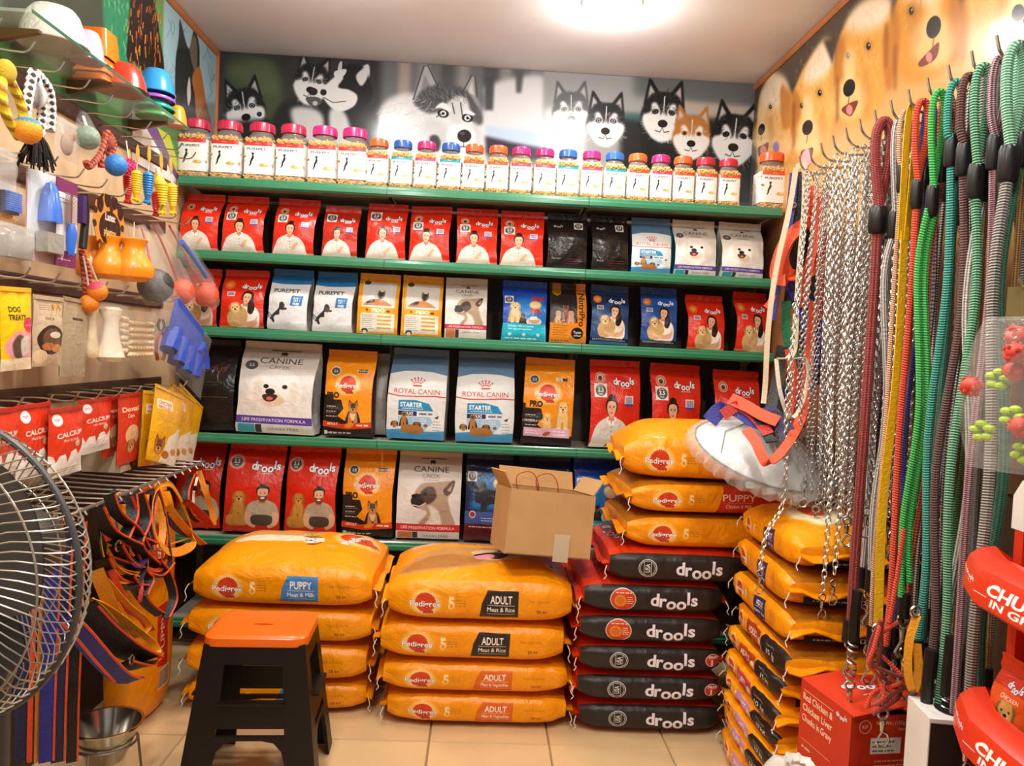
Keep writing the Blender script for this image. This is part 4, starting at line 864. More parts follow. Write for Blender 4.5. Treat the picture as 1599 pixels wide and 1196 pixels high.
jars = [(304, 'big', 'red', 'crimson'), (355, 'big', 'red', 'crimson'), (406, 'big', 'red', 'crimson'), (455, 'big', 'red', 'crimson'), (504, 'big', 'red', 'magenta'), (551, 'big', 'red', 'magenta'),
        (590, 'small', 'red', 'orange'), (627, 'small', 'teal', 'blue'), (664, 'small', 'pink', 'magenta'), (702, 'small', 'teal', 'blue'), (739, 'small', 'orange', 'orange'), (776, 'small', 'orange', 'orange'), (812, 'small', 'pink', 'magenta'), (849, 'small', 'pink', 'magenta'), (885, 'small', 'teal', 'blue'), (922, 'small', 'pink', 'magenta'), (958, 'small', 'teal', 'blue'), (994, 'small', 'orange', 'orange'), (1030, 'small', 'pink', 'magenta'), (1065, 'small', 'orange', 'orange'), (1100, 'small', 'orange', 'red'), (1136, 'small', 'orange', 'red'), (1204, 'big', 'orange', 'orange')]
ORD = ['first', 'second', 'third', 'fourth', 'fifth', 'sixth', 'seventh', 'eighth', 'ninth', 'tenth', 'eleventh', 'twelfth', 'thirteenth', 'fourteenth', 'fifteenth', 'sixteenth', 'seventeenth', 'eighteenth', 'nineteenth', 'twentieth', 'twenty-first', 'twenty-second', 'twenty-third']
used = set()
for i, (px, sz, lb, ld) in enumerate(jars):
    p = atY(px, 290, 3.275); big = sz == 'big'
    e = E('biscuit_jar', (p.x, 3.275 + (.012 if big else 0), SHZ[0] + .001), '%s biscuit jar with %s lid, %s from the toy wall on top shelf' % ('large' if big else 'small', ld, ORD[i]), 'jar', 'biscuit jars on the top shelf', (0, 0, R(rnd.uniform(-1.2, 1.2))))
    for src, nm, mt in zip(JM[sz], ('container', 'lid', 'label_sleeve', 'biscuit_fill'), (None, LID[ld], LBL[lb], None)):
        if (sz, nm) not in used and mt is None: src.parent = e; used.add((sz, nm)); o = src
        else: o = inst(src, nm, e)
        if nm == 'biscuit_fill': o['kind'] = 'stuff'
        if mt is not None:
            o.material_slots[0].link = 'OBJECT'; o.material_slots[0].material = mt
for sz in JM:
    for k in (1, 2): bpy.data.objects.remove(JM[sz][k])

# ------------------------------------------------------------------ standing pouches
def pouch_mesh(w, h, d, seed, taper=.04, top_lean=0.0, sideways=0.0):
    """gusseted stand-up pouch: print on the front sheet, foil sides and back, flat crimped head"""
    nx, nz_ = 9, 15; P = []; UV = []; 
    def prof(t):      # depth share along the height
        return (min(1, t / .06) ** .5 * .25 + .75) * (1 - max(0, (t - .55) / .45) ** 1.5)
    def wid(t): return w * (1 - taper * math.sin(PI * min(1, t * 1.15)) * 1.2 + .015 * nz(seed, t * 5, 0))
    rows = []; 
    for j in range(nz_ + 1):
        t = j / nz_; D = d * prof(t) * .5 + .003; W_ = wid(t) / 2; r = []; u = []
        for i in range(nx + 1):
            s_ = i / nx * 2 - 1; bul = (1 - abs(s_) ** 3) * .012 * math.sin(PI * min(1, t * 1.05)) + .009 * nz(s_ * 2 + seed, t * 4, seed, 1.0) * (1 - t * .3)
            y = -D - bul + top_lean * t * t
            r.append((s_ * W_ + sideways * t * t, y, t * h)); u.append((i / nx, t))
        rows.append((r, u, D, W_))
    b = MB(); b.grid([r[0] for r in rows], [r[1] for r in rows]); b.m = 1
    for s_ in (-1, 1):    # tucked side gusset
        g = []
        for j, (r, u, D, W_) in enumerate(rows):
            e0 = Vector(r[-1] if s_ > 0 else r[0]); yb = D + top_lean * (j / nz_) ** 2
            tuck = W_ * .10 * (1 - max(0, .25 - j / nz_) * 4) + W_ * .12 * (j / nz_)
            mid = Vector((e0.x - s_ * tuck, (e0.y + yb) / 2, e0.z)); bk = Vector((e0.x, yb, e0.z))
            g.append([e0, e0 * .5 + mid * .5 + Vector((s_ * .003, 0, 0)), mid, mid * .5 + bk * .5 + Vector((s_ * .003, 0, 0)), bk])
        b.grid(g, flip=s_ < 0)
    bk = [[(r[0][0], D + top_lean * (j / nz_) ** 2, r[0][2]), (r[-1][0], D + top_lean * (j / nz_) ** 2, r[0][2])] for j, (r, u, D, W_) in enumerate(rows)]
    b.grid(bk, flip=True)
    r0 = rows[0][0]; b.add([r0[0], r0[-1], (r0[-1][0], rows[0][2], 0), (r0[0][0], rows[0][2], 0)], [(3, 2, 1, 0)])
    s = MB(); W_ = rows[-1][3]; sg = []; sh = .028
    for j in range(4):
        sg.append([(i / nx * 2 * W_ - W_ + sideways, top_lean - .003 - .0022 * (j % 2) + .004 * nz(i * .9, j * .3, seed), h + j / 3 * sh + .002 * nz(i, seed, 2)) for i in range(nx + 1)])
    s.grid(sg, [[(i / nx, .985 + .004 * j) for i in range(nx + 1)] for j in range(4)]); sg2 = [[(p[0], p[1] + .003, p[2]) for p in r] for r in sg]; s.grid(sg2, [[(i / nx, .985 + .004 * j) for i in range(nx + 1)] for j in range(4)], flip=True); s.grid([sg[-1], sg2[-1]])
    return b, s
BAGN = {}
def bag(box, row, front, side, desc, depth=.085, Y=None, lean=0.0, group=None, label=None, taper=.04):
    x0, x1, yt, yb = box; Y = Y or SYF + .045; z0 = SHZ[row] + .002
    k = BAGN.get(row, 0); BAGN[row] = k + 1
    Yf = Y; a, b = atY(x0, (yt + yb) / 2, Yf), atY(x1, (yt + yb) / 2, Yf); t = atY((x0 + x1) / 2, yt, Yf)
    w = (b.x - a.x) * .97; h = min(t.z, SHZ[row - 1] - .052) - z0 - .028; cx = (a.x + b.x) / 2
    cm, sm_ = pouch_mesh(w, h, depth, row * 31 + k * 7.3, taper, top_lean=.03 + lean)
    rooms = {0: 'top', 1: 'top bag row', 2: 'second bag row', 3: 'third bag row', 4: 'lowest bag row'}
    e = E('pet_food_bag', (cx, Yf + depth / 2 + .01, z0), label or '%s, %s from toy wall, %s' % (desc, ORD[k], rooms[row]), 'bag', 'pet food bags in the ' + rooms[row], (0, R(rnd.uniform(-1.3, 1.3)), R(rnd.uniform(-4, 4))))
    cm.build('pouch', [front, side], e, angle=70); sm_.build('top_seal', front, e)
    return e
foil = {n: M('pouch_side_' + n, c, .25, bump=.7, bscale=25, var=.2, dist=1.5) for n, c in dict(black='#1d1714', white='#d9d6d0', grey='#a9a39c', blue='#2a5a9c', orange='#d07a1a', red='#9c2416', teal='#2a8c9c', navy='#1c2850', brown='#3a2a20').items()}
lady1, lady2, lady0, lady3 = pr_lady('print_red_shirt', st=1), pr_lady('print_red_square', st=2, em=False), pr_lady('print_red_plain', st=0), pr_lady('print_dull_red', red='#b82c1c', st=2, em=False)
manp = pr_man('print_man'); hug = pr_hug('print_hug'); hugb = pr_hug('print_hug_blue', 1.55, '#2056a8', '#173e80', '#1f2630'); hugn = pr_hug('print_hug_navy', 1.55, '#1d2c4a', '#2f62a8', '#2f6ea0')
blk, blk2, blkf = pr_black('print_black_dog'), pr_black('print_black_plain', word='Adult'), pr_black('print_black_tall', 2.0, big=True)
roy = pr_royal('print_royal'); can, canr, canr2 = pr_canine('print_fluffy'), pr_canine('print_bulldog', 1.4, 'bull', '#c03246'), pr_canine('print_bulldog_red', 1.3, 'bull', '#cf2c28')
pur, fido, pup_, nut = pr_pure('print_white_blue'), pr_fido('print_shepherd'), pr_pups('print_pups'), pr_nutri('print_mastiff')
pro, prop = pr_pro('print_pro'), pr_pro('print_pro_pink', 1.6, True); pups2 = pr_pups('print_dark_dog', 1.6, '#16264e', dog='dark')
dR = 'red dog food bag with woman in white shirt'
bag((278, 343, 283, 387), 1, lady0, foil['black'], dR); bag((345, 414, 292, 391), 1, lady1, foil['black'], dR); bag((424, 493, 295, 396), 1, lady1, foil['black'], dR); bag((501, 559, 317, 400), 1, lady3, foil['black'], 'shorter dull red bag with woman'); bag((570, 635, 310, 405), 1, lady2, foil['black'], dR)
bag((639, 706, 309, 408), 1, lady1, foil['black'], dR); bag((712, 779, 313, 412), 1, lady1, foil['black'], dR); bag((781, 852, 314, 415), 1, lady1, foil['red'], dR); bag((855, 920, 318, 418), 1, blk, foil['red'], 'glossy black dog food bag'); bag((924, 985, 320, 424), 1, blk2, foil['black'], 'glossy black dog food bag'); bag((988, 1051, 323, 428), 1, roy, foil['blue'], 'blue and white puppy food bag with red crown', taper=0); bag((1054, 1123, 324, 430), 1, can, foil['teal'], 'white bag with fluffy white dog'); bag((1127, 1197, 325, 431), 1, can, foil['grey'], 'white bag with fluffy white dog')
bag((270, 338, 416, 506), 2, hug, foil['black'], 'half hidden red bag behind plastic packets'); bag((342, 414, 419, 509), 2, hug, foil['black'], 'red bag with woman hugging a puppy'); bag((416, 482, 417, 513), 2, pur, foil['grey'], 'white bag with blue head and black dog'); bag((487, 553, 422, 519), 2, pur, foil['grey'], 'white bag with blue head and black dog'); bag((556, 622, 415, 524), 2, fido, foil['orange'], 'yellow bordered bag with shepherd dog', taper=.01); bag((625, 691, 418, 526), 2, fido, foil['orange'], 'yellow bordered bag with shepherd dog', taper=.01)
bag((694, 762, 423, 529), 2, canr, foil['grey'], 'white bag with bulldog and red band', taper=.01); bag((783, 856, 431, 533), 2, pup_, foil['navy'], 'bright blue bag with puppies and red rosette'); bag((858, 918, 432, 538), 2, nut, foil['brown'], 'black and orange bag with wrinkled dogs', taper=.01); bag((922, 984, 438, 538), 2, hugn, foil['black'], 'dark blue bag with dark haired woman'); bag((1002, 1061, 439, 539), 2, hugb, foil['black'], 'blue bag with woman holding a pet'); bag((1074, 1135, 459, 542), 2, hug, foil['black'], 'small red bag with woman hugging a puppy'); bag((1149, 1204, 451, 543), 2, hug, foil['black'], 'small red bag with woman hugging a puppy')
bag((282, 368, 526, 680), 3, blkf, foil['black'], 'tall black bag behind the blue glove', Y=3.27); bag((366, 494, 528, 676), 3, can, foil['white'], 'large white bag with fluffy dog and purple band', .12); bag((504, 584, 547, 678), 3, pro, foil['brown'], 'orange and black bag with shepherd dog', .09); bag((566, 606, 552, 680), 3, M('grey_bag_print', '#a39d96', .4, bump=.6, bscale=20), foil['grey'], 'plain grey bag behind orange shepherd bag', Y=3.36)
bag((605, 697, 538, 688), 3, roy, foil['grey'], 'blue and white bag with red crown', .11, taper=-.03); bag((713, 805, 543, 692), 3, roy, foil['grey'], 'blue and white bag with red crown', .11, taper=-.03); bag((816, 897, 560, 693), 3, prop, foil['brown'], 'orange and pink bag with two retrievers', .09, taper=.0); bag((921, 1003, 563, 696), 3, lady1, foil['black'], 'large red bag with woman in white shirt'); bag((1015, 1097, 569, 698), 3, lady1, foil['black'], 'large red bag with woman in white shirt'); bag((1116, 1190, 579, 700), 3, lady0, foil['black'], 'red bag half hidden behind blue harness')
bag((268, 346, 690, 826), 4, pr_man('print_man_dim'), foil['black'], 'shadowed red bag behind hanging harnesses', Y=3.29); bag((346, 438, 692, 829), 4, manp, foil['black'], 'red bag with man and golden dog', .1); bag((444, 529, 694, 830), 4, manp, foil['black'], 'red bag with man and golden dog', .1); bag((533, 617, 698, 833), 4, pro, foil['brown'], 'orange and black bag with shepherd dog', .1); bag((618, 721, 702, 836), 4, canr2, foil['grey'], 'large white bag with bulldog and red band', .11, taper=.0)
bag((726, 802, 709, 834), 4, pups2, foil['navy'], 'dark blue bag with black dog'); bag((809, 893, 711, 836), 4, pups2, foil['navy'], 'dark blue bag behind the open carton'); bag((896, 975, 713, 838), 4, pup_, foil['navy'], 'blue bag with puppies beside the orange sacks')
# ------------------------------------------------------------------ big sacks lying in stacks
def sack_meshes(L_, D, T, seed, sag=0.0, puff=0.0, crease=1.0, end=.62):
    """lying pillow sack: front gusset (print 0), upper sheet (print 1), back/under (2); returns body and the two sewn ends"""
    nx = 30; n = 5.0
    def ring(t, aa):
        e = 1 - (1 - end) * abs(t) ** 7; ed = 1 - .10 * abs(t) ** 6; out = []
        for a in aa:
            ca, sa = math.cos(a), math.sin(a)
            y = math.copysign(abs(ca) ** (2 / n), ca) * D / 2 * ed; z = math.copysign(abs(sa) ** (2 / n), sa) * T / 2
            zz = T / 2 + z * e
            if z > 0: zz += puff * (1 - (2 * y / D) ** 2) * (1 - t ** 4)
            wr = crease * (.0035 + .006 * max(0, abs(t) - .55))
            k = nz(t * 7 + seed, y * 9, zz * 12 + seed) * wr + nz(t * 22, y * 20 + seed, zz * 25) * wr * .45
            out.append(Vector((t * L_ / 2 + .006 * nz(y * 8, zz * 8, seed + t), y * (1 + k * 3) - (k if abs(ca) > .8 else 0), max(.0012, min(zz + (k if abs(sa) > .8 else 0), T * 1.0 - .001 + puff if z > 0 else 9)) - sag * t * t)))
        return out
    ts = [math.sin(PI / 2 * (i / nx * 2 - 1)) * .35 + (i / nx * 2 - 1) * .65 for i in range(nx + 1)]
    b = MB(); q0 = math.sin(PI / 4.6) ** .4; q1 = math.cos(PI / 4.6) ** .4; ai = lambda q: math.copysign(abs(q) ** 2.5, q)
    fr = [PI - math.asin(ai(q0 * (k / 4 - 1))) for k in range(9)]; tp = [math.acos(ai(q1 * (k / 4.5 - 1))) for k in range(10)]
    bk = [PI / 4.6 - k * (2 * PI / 4.6) / 4 for k in range(5)]; bt = [-PI / 4.6 - k * (PI - 2 * PI / 4.6) / 5 for k in range(6)]
    for mi, aa in ((0, fr), (1, tp), (2, bk), (2, bt)):
        b.m = mi; rows = [ring(t, aa) for t in ts]
        if mi == 0: uv = [[(t * .5 + .5, k / 8) for k in range(9)] for t in ts]
        elif mi == 1: uv = [[(t * .5 + .5, k / 9) for k in range(10)] for t in ts]
        else: uv = None
        b.grid(rows, uv, flip=True)
    b.m = 2
    for t, s_ in ((-1, -1), (1, 1)):
        r = ring(t, fr + tp[1:] + bk[1:] + bt[1:-1]); c = sum(r, Vector()) / len(r); c.x += s_ * .012
        i0 = len(r); b.add(r + [c], [((k + 1) % i0, k, i0) if s_ > 0 else (k, (k + 1) % i0, i0) for k in range(i0)], None)
    ends = []
    for s_ in (-1, 1):
        m = MB(); rows = []
        for j in range(3):
            rows.append([(s_ * (L_ / 2 + .002 + .012 * j), (i / 10 - .5) * D * .93, T / 2 - sag + .006 * math.sin(i * 1.3 + seed) * (1 + j * .5) - .004 * j) for i in range(11)])
        m.grid(rows); m.grid([[(x, y, z + .003) for x, y, z in r] for r in rows], flip=True); m.grid([rows[2], [(x, y, z + .003) for x, y, z in rows[2]]])
        th = crom([(s_ * (L_ / 2 + .012), -D * .46, T / 2 - sag), (s_ * (L_ / 2 + .02), -D * .49, T / 2 - .02 - sag), (s_ * (L_ / 2 + .014), -D * .495, T * .22 - sag), (s_ * (L_ / 2 + .022), -D * .49, T * .1)], 4)
        ends.append((m, MB().tube(th, .0016, 4)))
    return b, ends
ped_plain = M('orange_sack_film', '#f59707', .33, bump=.8, bscale=9, dist=2.0, var=.05); ped_black = M('black_sack_film', '#201814', .35, bump=.8, bscale=9, dist=2.0)
dr_back = M('scarlet_sack_film', '#cf3612', .33, bump=.8, bscale=9, dist=2.0); thread = M('white_thread', '#e9e2d4', .8)
_sk = {}
def sack(L_, D, T, side, top, plain, loc, rot, label, group, seed=0, **kw):
    e = E('pet_food_sack', loc, label, 'sack', group, (0, 0, rot)); body, ends = sack_meshes(L_, D, T, seed, **kw)
    body.build('sack_body', [side, top, plain], e, angle=60)
    for m, th in ends:
        s = m.build('sewn_end', plain, e); th.build('thread', thread, s)
    return e
S_side = {k: sk_side('sack_side_' + k, k) for k in ('meat', 'veg', 'puppy', 'navy', 'rust', 'pink', 'rose', 'red', 'plain')}
T_pup, T_gold, T_dark, T_white = sk_top('sack_top_puppies', 'puppies'), sk_top('sack_top_golden', 'golden'), sk_top('sack_top_dark', 'dark'), sk_top('sack_top_white', 'white')
D_usa, D_org, D_free, D_top = dr_side('sack_black_usa', 'usa'), dr_side('sack_black_orange', 'org'), dr_side('sack_black_free', 'free'), dr_top('sack_scarlet_top')
# stack A behind the stool, B in the middle, C black and red
G1, G2, G3, G4, G5 = 'orange sacks behind the stool', 'orange sacks in the middle stack', 'black fronted sacks', 'orange sacks on the black stack', 'orange sacks along the leash wall'
DEP = .50
def centre(px0, px1, y, Yf): a, b = atY(px0, y, Yf), atY(px1, y, Yf); return (a.x + b.x) / 2, b.x - a.x
A = [(283, 588, 1108, .108, 'puppy', 'lowest orange puppy sack behind the stool'), (280, 592, 1055, .133, 'puppy', 'second orange puppy sack from the floor behind the stool'), (282, 598, 990, .126, 'puppy', 'third orange puppy sack from the floor behind the stool'), (290, 602, 930, .145, 'puppy', 'topmost orange puppy sack with blue panel and puppies on top')]
z = .002
for i, (a, b, y, T, k, lab) in enumerate(A):
    Yf = 2.635 - .006 * i; x, w = centre(a, b, y, Yf)
    sack(w - .064, DEP, T, S_side[k], T_pup if i == 3 else ped_plain, ped_plain, (x - .016, Yf + DEP / 2, z), R([.6, -.5, .5, -.3][i]), lab, G1, i * 3.1, puff=.05 if i == 3 else 0); z += T + .002
B = [(592, 890, 1110, .110, 'veg', 'lowest orange adult sack with light panel, middle stack'), (586, 890, 1062, .112, 'veg', 'second adult sack from the floor with light panel, middle stack'), (582, 888, 1003, .136, 'meat', 'third adult sack from the floor with dark panel, middle stack'), (594, 900, 935, .146, 'meat', 'topmost adult sack with dark panel and golden dog, middle stack')]
z = .002
for i, (a, b, y, T, k, lab) in enumerate(B):
    Yf = 2.57 - .005 * i; x, w = centre(a, b, y, Yf)
    sack(w - .035, DEP, T, S_side[k], T_gold if i == 3 else ped_plain, ped_plain, (x + .006, Yf + DEP / 2, z), R([0, .5, -.4, .5][i]), lab, G2, 20 + i * 3.1, puff=.045 if i == 3 else 0); z += T + .002
Cc = [(895, 1135, 1120, .102, D_usa, 'lowest black fronted sack with round seal, next to middle stack'), (893, 1135, 1080, .102, D_free, 'second black fronted sack from the floor'), (895, 1135, 1038, .102, D_free, 'third black fronted sack from the floor'), (897, 1138, 990, .105, D_org, 'fourth black fronted sack from the floor with orange badge'), (902, 1140, 938, .108, D_org, 'fifth black fronted sack from the floor with orange badge'), (933, 1165, 890, .11, D_usa, 'topmost black fronted sack, leaning scarlet top under orange sacks')]
z = .002
for i, (a, b, y, T, m, lab) in enumerate(Cc):
    Yf = 2.555 - .004 * i; x, w = centre(a, b, y, Yf); w = max(w, .52) if i < 5 else .52
    if i == 5: x = centre(a, a, y, Yf)[0] + .285
    else: x = centre(a, a, y, Yf)[0] + w / 2
    sack(w - .045, DEP, T, m, D_top if i == 5 else dr_back, dr_back, (x, Yf + DEP / 2, z), R([.3, -.4, .5, -.3, .4, -.3][i]), lab, G3, 40 + i * 2.3, crease=.8); z += T + .002
ZC = z
Dd = [(995, 1150, 832, .118, 'plain', 'lowest orange sack on top of the black stack', T_dark), (1000, 1150, 776, .112, 'red', 'middle orange sack with red panel on the black stack', T_dark), (1000, 1140, 720, .15, 'plain', 'topmost puffy orange sack under the plastic wrapped white cone', ped_plain)]
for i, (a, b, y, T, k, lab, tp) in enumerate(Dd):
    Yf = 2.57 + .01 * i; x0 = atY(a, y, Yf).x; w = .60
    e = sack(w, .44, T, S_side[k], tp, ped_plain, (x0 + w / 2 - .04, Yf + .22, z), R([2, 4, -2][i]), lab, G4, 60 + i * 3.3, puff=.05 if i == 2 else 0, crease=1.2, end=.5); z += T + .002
ZD = z
# stack E along the leash wall: gusset faces the aisle, sewn ends face the shop front
Ee = [('pink',), ('pink',), ('pink',), ('pink',), ('rose',), ('rust',), ('rust',), ('navy',), ('navy',), ('navy',)]
z = .002; NM = ['lowest', 'second', 'third', 'fourth', 'fifth', 'sixth', 'seventh', 'eighth', 'ninth', 'topmost']
cv = Cv(300, 24, '#221a1c'); lines(cv, .1, .55, [.035], .016, '#a89a90'); cv.rect(.62, .015, .68, .065, '#efe9e0'); cv.rect(.74, .015, .86, .065, '#efe9e0'); cv.rect(.78, .02, .8, .06, '#221a1c'); cv.ell(.65, .04, .018, .018, '#221a1c')
strip_print = {'navy': PM(cv, 'strip_icons_print', bump=.05), 'rust': M('strip_black', '#1d1614', .35)}
for i, (k,) in enumerate(Ee):
    T = [.094, .064, .058, .06, .075, .074, .086, .098, .106, .098][i]
    xf_ = [.842, .84, .838, .845, .842, .85, .858, .855, .862, .872][i]; L_ = .47 if i < 9 else .46
    yc = 2.25 + [0, .01, -.01, .01, 0, .01, -.02, .0, .01, .0][i]
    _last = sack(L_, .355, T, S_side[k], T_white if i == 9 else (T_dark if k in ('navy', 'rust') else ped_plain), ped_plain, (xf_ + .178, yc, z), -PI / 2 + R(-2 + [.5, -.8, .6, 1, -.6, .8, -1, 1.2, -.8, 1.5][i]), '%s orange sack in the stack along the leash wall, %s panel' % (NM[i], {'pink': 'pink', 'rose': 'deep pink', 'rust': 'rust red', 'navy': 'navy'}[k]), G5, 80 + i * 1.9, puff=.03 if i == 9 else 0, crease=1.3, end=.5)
    if k in ('navy', 'rust'):
        b = MB(); xx = L_ / 2 + .0135; q = T * (.30 if k == 'navy' else .2); hh = .010 if k == 'navy' else .014; b.box((xx - .001, 0, q), (.0015, .25, hh * 2)); b.quad((xx, -.125, q - hh), (xx, .125, q - hh), (xx, .125, q + hh), (xx, -.125, q + hh)); st = b.build('printed_strip', strip_print[k], None, smooth=False); st.parent = bpy.data.objects[_last.name]
    z += T + .002
ZE = z
# black printed strips on the sack ends that face the aisle front
# upright sack by the wall, leaning, between the toy wall and stack A
e = sack(.74, .30, .10, S_side['plain'], sk_top('sack_top_upright', 'end'), ped_plain, (-1.10, 2.56, .03), 0, 'orange sack standing on end against the toy wall behind the harnesses', 'sack on end', 120, puff=.01, crease=1.5)
e.rotation_euler = (R(90), R(-90), R(84)); e.location = (-1.158, 2.575, .385)

# ------------------------------------------------------------------ plastic stool
def stool():
    hs = .45; ct = atZ(410, 973, hs); ct.z = 0
    ct = Vector((atZ(412, 972, hs).x, atZ(412, 972, hs).y, 0)); e = E('plastic_stool', ct, 'stackable plastic stool with orange seat and dark brown legs', 'stool', None, (0, 0, R(3)))
    e.scale.y = .78
    osm = M('orange_plastic', '#ee6a10', .3, var=.02, bump=.03, bscale=200, coat=.15); dk = M('dark_brown_plastic', '#150c08', .42, spec=.35, var=.05)
    def sq(h, z, r=.05, n=6): return [(x, y, z) for x, y in rrect(h, h, r, n)]
    top = MB(); H = [(.148, hs - .03, .045), (.148, hs - .02, .045), (.146, hs - .008, .045), (.138, hs - .001, .045), (.125, hs, .045)]
    top.grid([sq(*a) for a in H], close_u=True); k = len(sq(.1, 0))
    inner = sq(.125, hs, .045); mid = sq(.06, hs - .004, .02); top.grid([inner, mid], close_u=True)
    # grip slot in the middle
    sl = [(.03 * math.cos(2 * PI * q / k + PI / 4 - .3), .009 * math.sin(2 * PI * q / k + PI / 4 - .3), hs - .005) for q in range(k)]; top.grid([mid, sl], close_u=True); top.grid([sl, [(x, y, hs - .03) for x, y, z in sl]], close_u=True)
    top.build('seat', osm, e, angle=35)
    # flared skirt legs: each side is a trapezoid with two openings
    for q in range(4):
        b = MB(); Mx = Matrix.Rotation(q * PI / 2, 3, 'Z')
        def pt(u, t, off=0.0):      # u across -1..1, t 0 top..1 floor
            z = (hs - .026) * (1 - t); hw = .142 + .055 * t - off; return Mx @ Vector((u * (.142 + .055 * t), -hw, z))
        def panel(u0, u1, t0, t1):
            o = [pt(u0, t0), pt(u1, t0), pt(u1, t1), pt(u0, t1)]; i_ = [pt(u0, t0, .012), pt(u1, t0, .012), pt(u1, t1, .012), pt(u0, t1, .012)]
            b.add(o + i_, [(0, 3, 2, 1), (4, 5, 6, 7), (0, 1, 5, 4), (1, 2, 6, 5), (2, 3, 7, 6), (3, 0, 4, 7)], flat=True)
        for (u0, u1, t0, t1) in ((-.99, -.55, 0, 1), (.55, .99, 0, 1), (-.55, .55, 0, .13), (-.55, .55, .37, .55), (-.55, .55, .60, .63)): panel(u0, u1, t0, t1)
        b.m = 0
        n = 8
        for s_ in (-1, 1):     # arch haunch at the foot opening
            o = [pt(s_ * .55, .63 + .2 * 0), pt(s_ * .55, .80), pt(s_ * .5, .70), pt(s_ * .38, .645), pt(s_ * .2, .63)]; i_ = [pt(s_ * .55, .63, .012), pt(s_ * .55, .80, .012), pt(s_ * .5, .70, .012), pt(s_ * .38, .645, .012), pt(s_ * .2, .63, .012)]
            f = [(0, 1, 2, 3, 4), (9, 8, 7, 6, 5)] if s_ > 0 else [(4, 3, 2, 1, 0), (5, 6, 7, 8, 9)]
            b.add(o + i_, f + [(1, 6, 7, 2), (2, 7, 8, 3), (3, 8, 9, 4)])
        b.box(Mx @ Vector((0, -.172, (hs - .026) * .62)), (.19, .02, .006), Mx)
        b.build('leg_frame', dk, e, smooth=False)
    for sx in (-1, 1):
        for sy in (-1, 1):
            b = MB(); b.grid([[(sx * (.140 + .055 * t), sy * (.128 + .055 * t), (hs - .026) * (1 - t)), (sx * (.136 + .055 * t), sy * (.137 + .055 * t), (hs - .026) * (1 - t)), (sx * (.128 + .055 * t), sy * (.141 + .055 * t), (hs - .026) * (1 - t))] for t in (0, .5, 1)])
            b.build('leg_corner', dk, e, angle=80)
stool()

# ------------------------------------------------------------------ open carton on the sacks
card = M('corrugated_card', '#c49a66', .75, bump=.15, bscale=50, var=.06); card_in = M('card_inside', '#b08550', .8, bump=.15, bscale=50, var=.06)
def slab(b, o, u, v, th):
    """thin board: corner o, edges u, v, thickness along normal"""
    o, u, v = Vector(o), Vector(u), Vector(v); n = u.cross(v).normalized() * th
    vs = [o, o + u, o + u + v, o + v]; b.add(vs + [p + n for p in vs], [(3, 2, 1, 0), (4, 5, 6, 7), (0, 1, 5, 4), (1, 2, 6, 5), (2, 3, 7, 6), (3, 0, 4, 7)], flat=True)
def carton():
    w, d, h, t = .27, .22, .20, .004
    e = E('open_carton', (0, 0, 0), 'open brown cardboard carton tilted on the middle orange stack', 'carton')
    b = MB(); slab(b, (-w / 2, -d / 2, 0), (w, 0, 0), (0, 0, h), -t); b.build('front_panel', card, e, smooth=False)
    b = MB(); slab(b, (-w / 2, d / 2, 0), (w, 0, 0), (0, 0, h), t); b.build('back_panel', card_in, e, smooth=False)
    for s_ in (-1, 1): b = MB(); slab(b, (s_ * w / 2, -d / 2, 0), (0, d, 0), (0, 0, h), t * s_); b.build('side_panel', card, e, smooth=False)
    b = MB(); slab(b, (-w / 2, -d / 2, 0), (w, 0, 0), (0, d, 0), t); b.build('bottom_panel', card_in, e, smooth=False)
    for s_ in (-1, 1): b = MB(); slab(b, (s_ * w / 2, -d / 2 + .004, h), (s_ * .03, 0, .05), (0, d - .008, 0), t * s_); b.build('flap', card, e, smooth=False)
    b = MB(); slab(b, (-w / 2 + .004, d / 2, h), (w - .008, 0, 0), (0, .03, .06), t); b.build('flap', card_in, e, smooth=False)
    MB().box((.04, -d / 2 - .006, .03), (.05, .001, .085)).build('clear_tape', M('clear_tape', '#e6d8bc', .15, alpha=.5, var=0), e, smooth=False)
    b = MB()
    for k in range(2): b.tube(crom([(-.06 + .07 * k, d / 2 - .01, h - .03), (-.075 + .07 * k, d / 2 - .012, h + .03), (-.03 + .07 * k, d / 2 - .013, h + .05), (0 + .07 * k, d / 2 - .012, h + .02), (.01 + .07 * k, d / 2 - .01, h - .04)], 5), .0016, 5)
    b.build('red_string', M('red_string', '#a83220', .7), e)
    p = atY(850, 880, 2.68); e.scale = (1.1, 1.1, 1.1); e.location = (p.x - .022, 2.70, .588); e.rotation_euler = (R(-6), R(5), R(10))
carton()
# ------------------------------------------------------------------ leash wall: steel hooks, chains, corded leashes
steel = M('bright_steel', '#c9c6c0', .25, metal=1.0, var=.05); chrome = M('chrome_link', '#c6c6c4', .33, metal=1.0, var=.04); blackp = M('black_webbing', '#171413', .55, bump=.3, bscale=200); blackv = M('black_sleeve', '#141212', .35)
HX, HZ = .93, 1.895
hookY = [2.30 - .074 * k for k in range(14)]
hm = MB(); Lh = XR - HX
hm.tube(crom([(Lh - .003, 0, .01), (Lh * .7, 0, .0), (Lh * .3, 0, -.012), (.035, 0, -.014), (.01, 0, .004), (0, 0, .034)], 6), .0032, 7)
rail = E('hook_rail', (0, 0, 0), 'steel hook rail on the puppy mural carrying chains and leashes', 'hook rail')
MB().box((XR - .012, (hookY[0] + hookY[-1]) / 2, HZ + .01), (.012, hookY[0] - hookY[-1] + .08, .03)).build('rail_bar', steel, rail, smooth=False)
h0 = None
for y in hookY:
    if h0 is None: h0 = hm.build('hook', steel, rail, (HX, y, HZ))
    else: inst(h0, 'hook', rail, (HX, y, HZ))
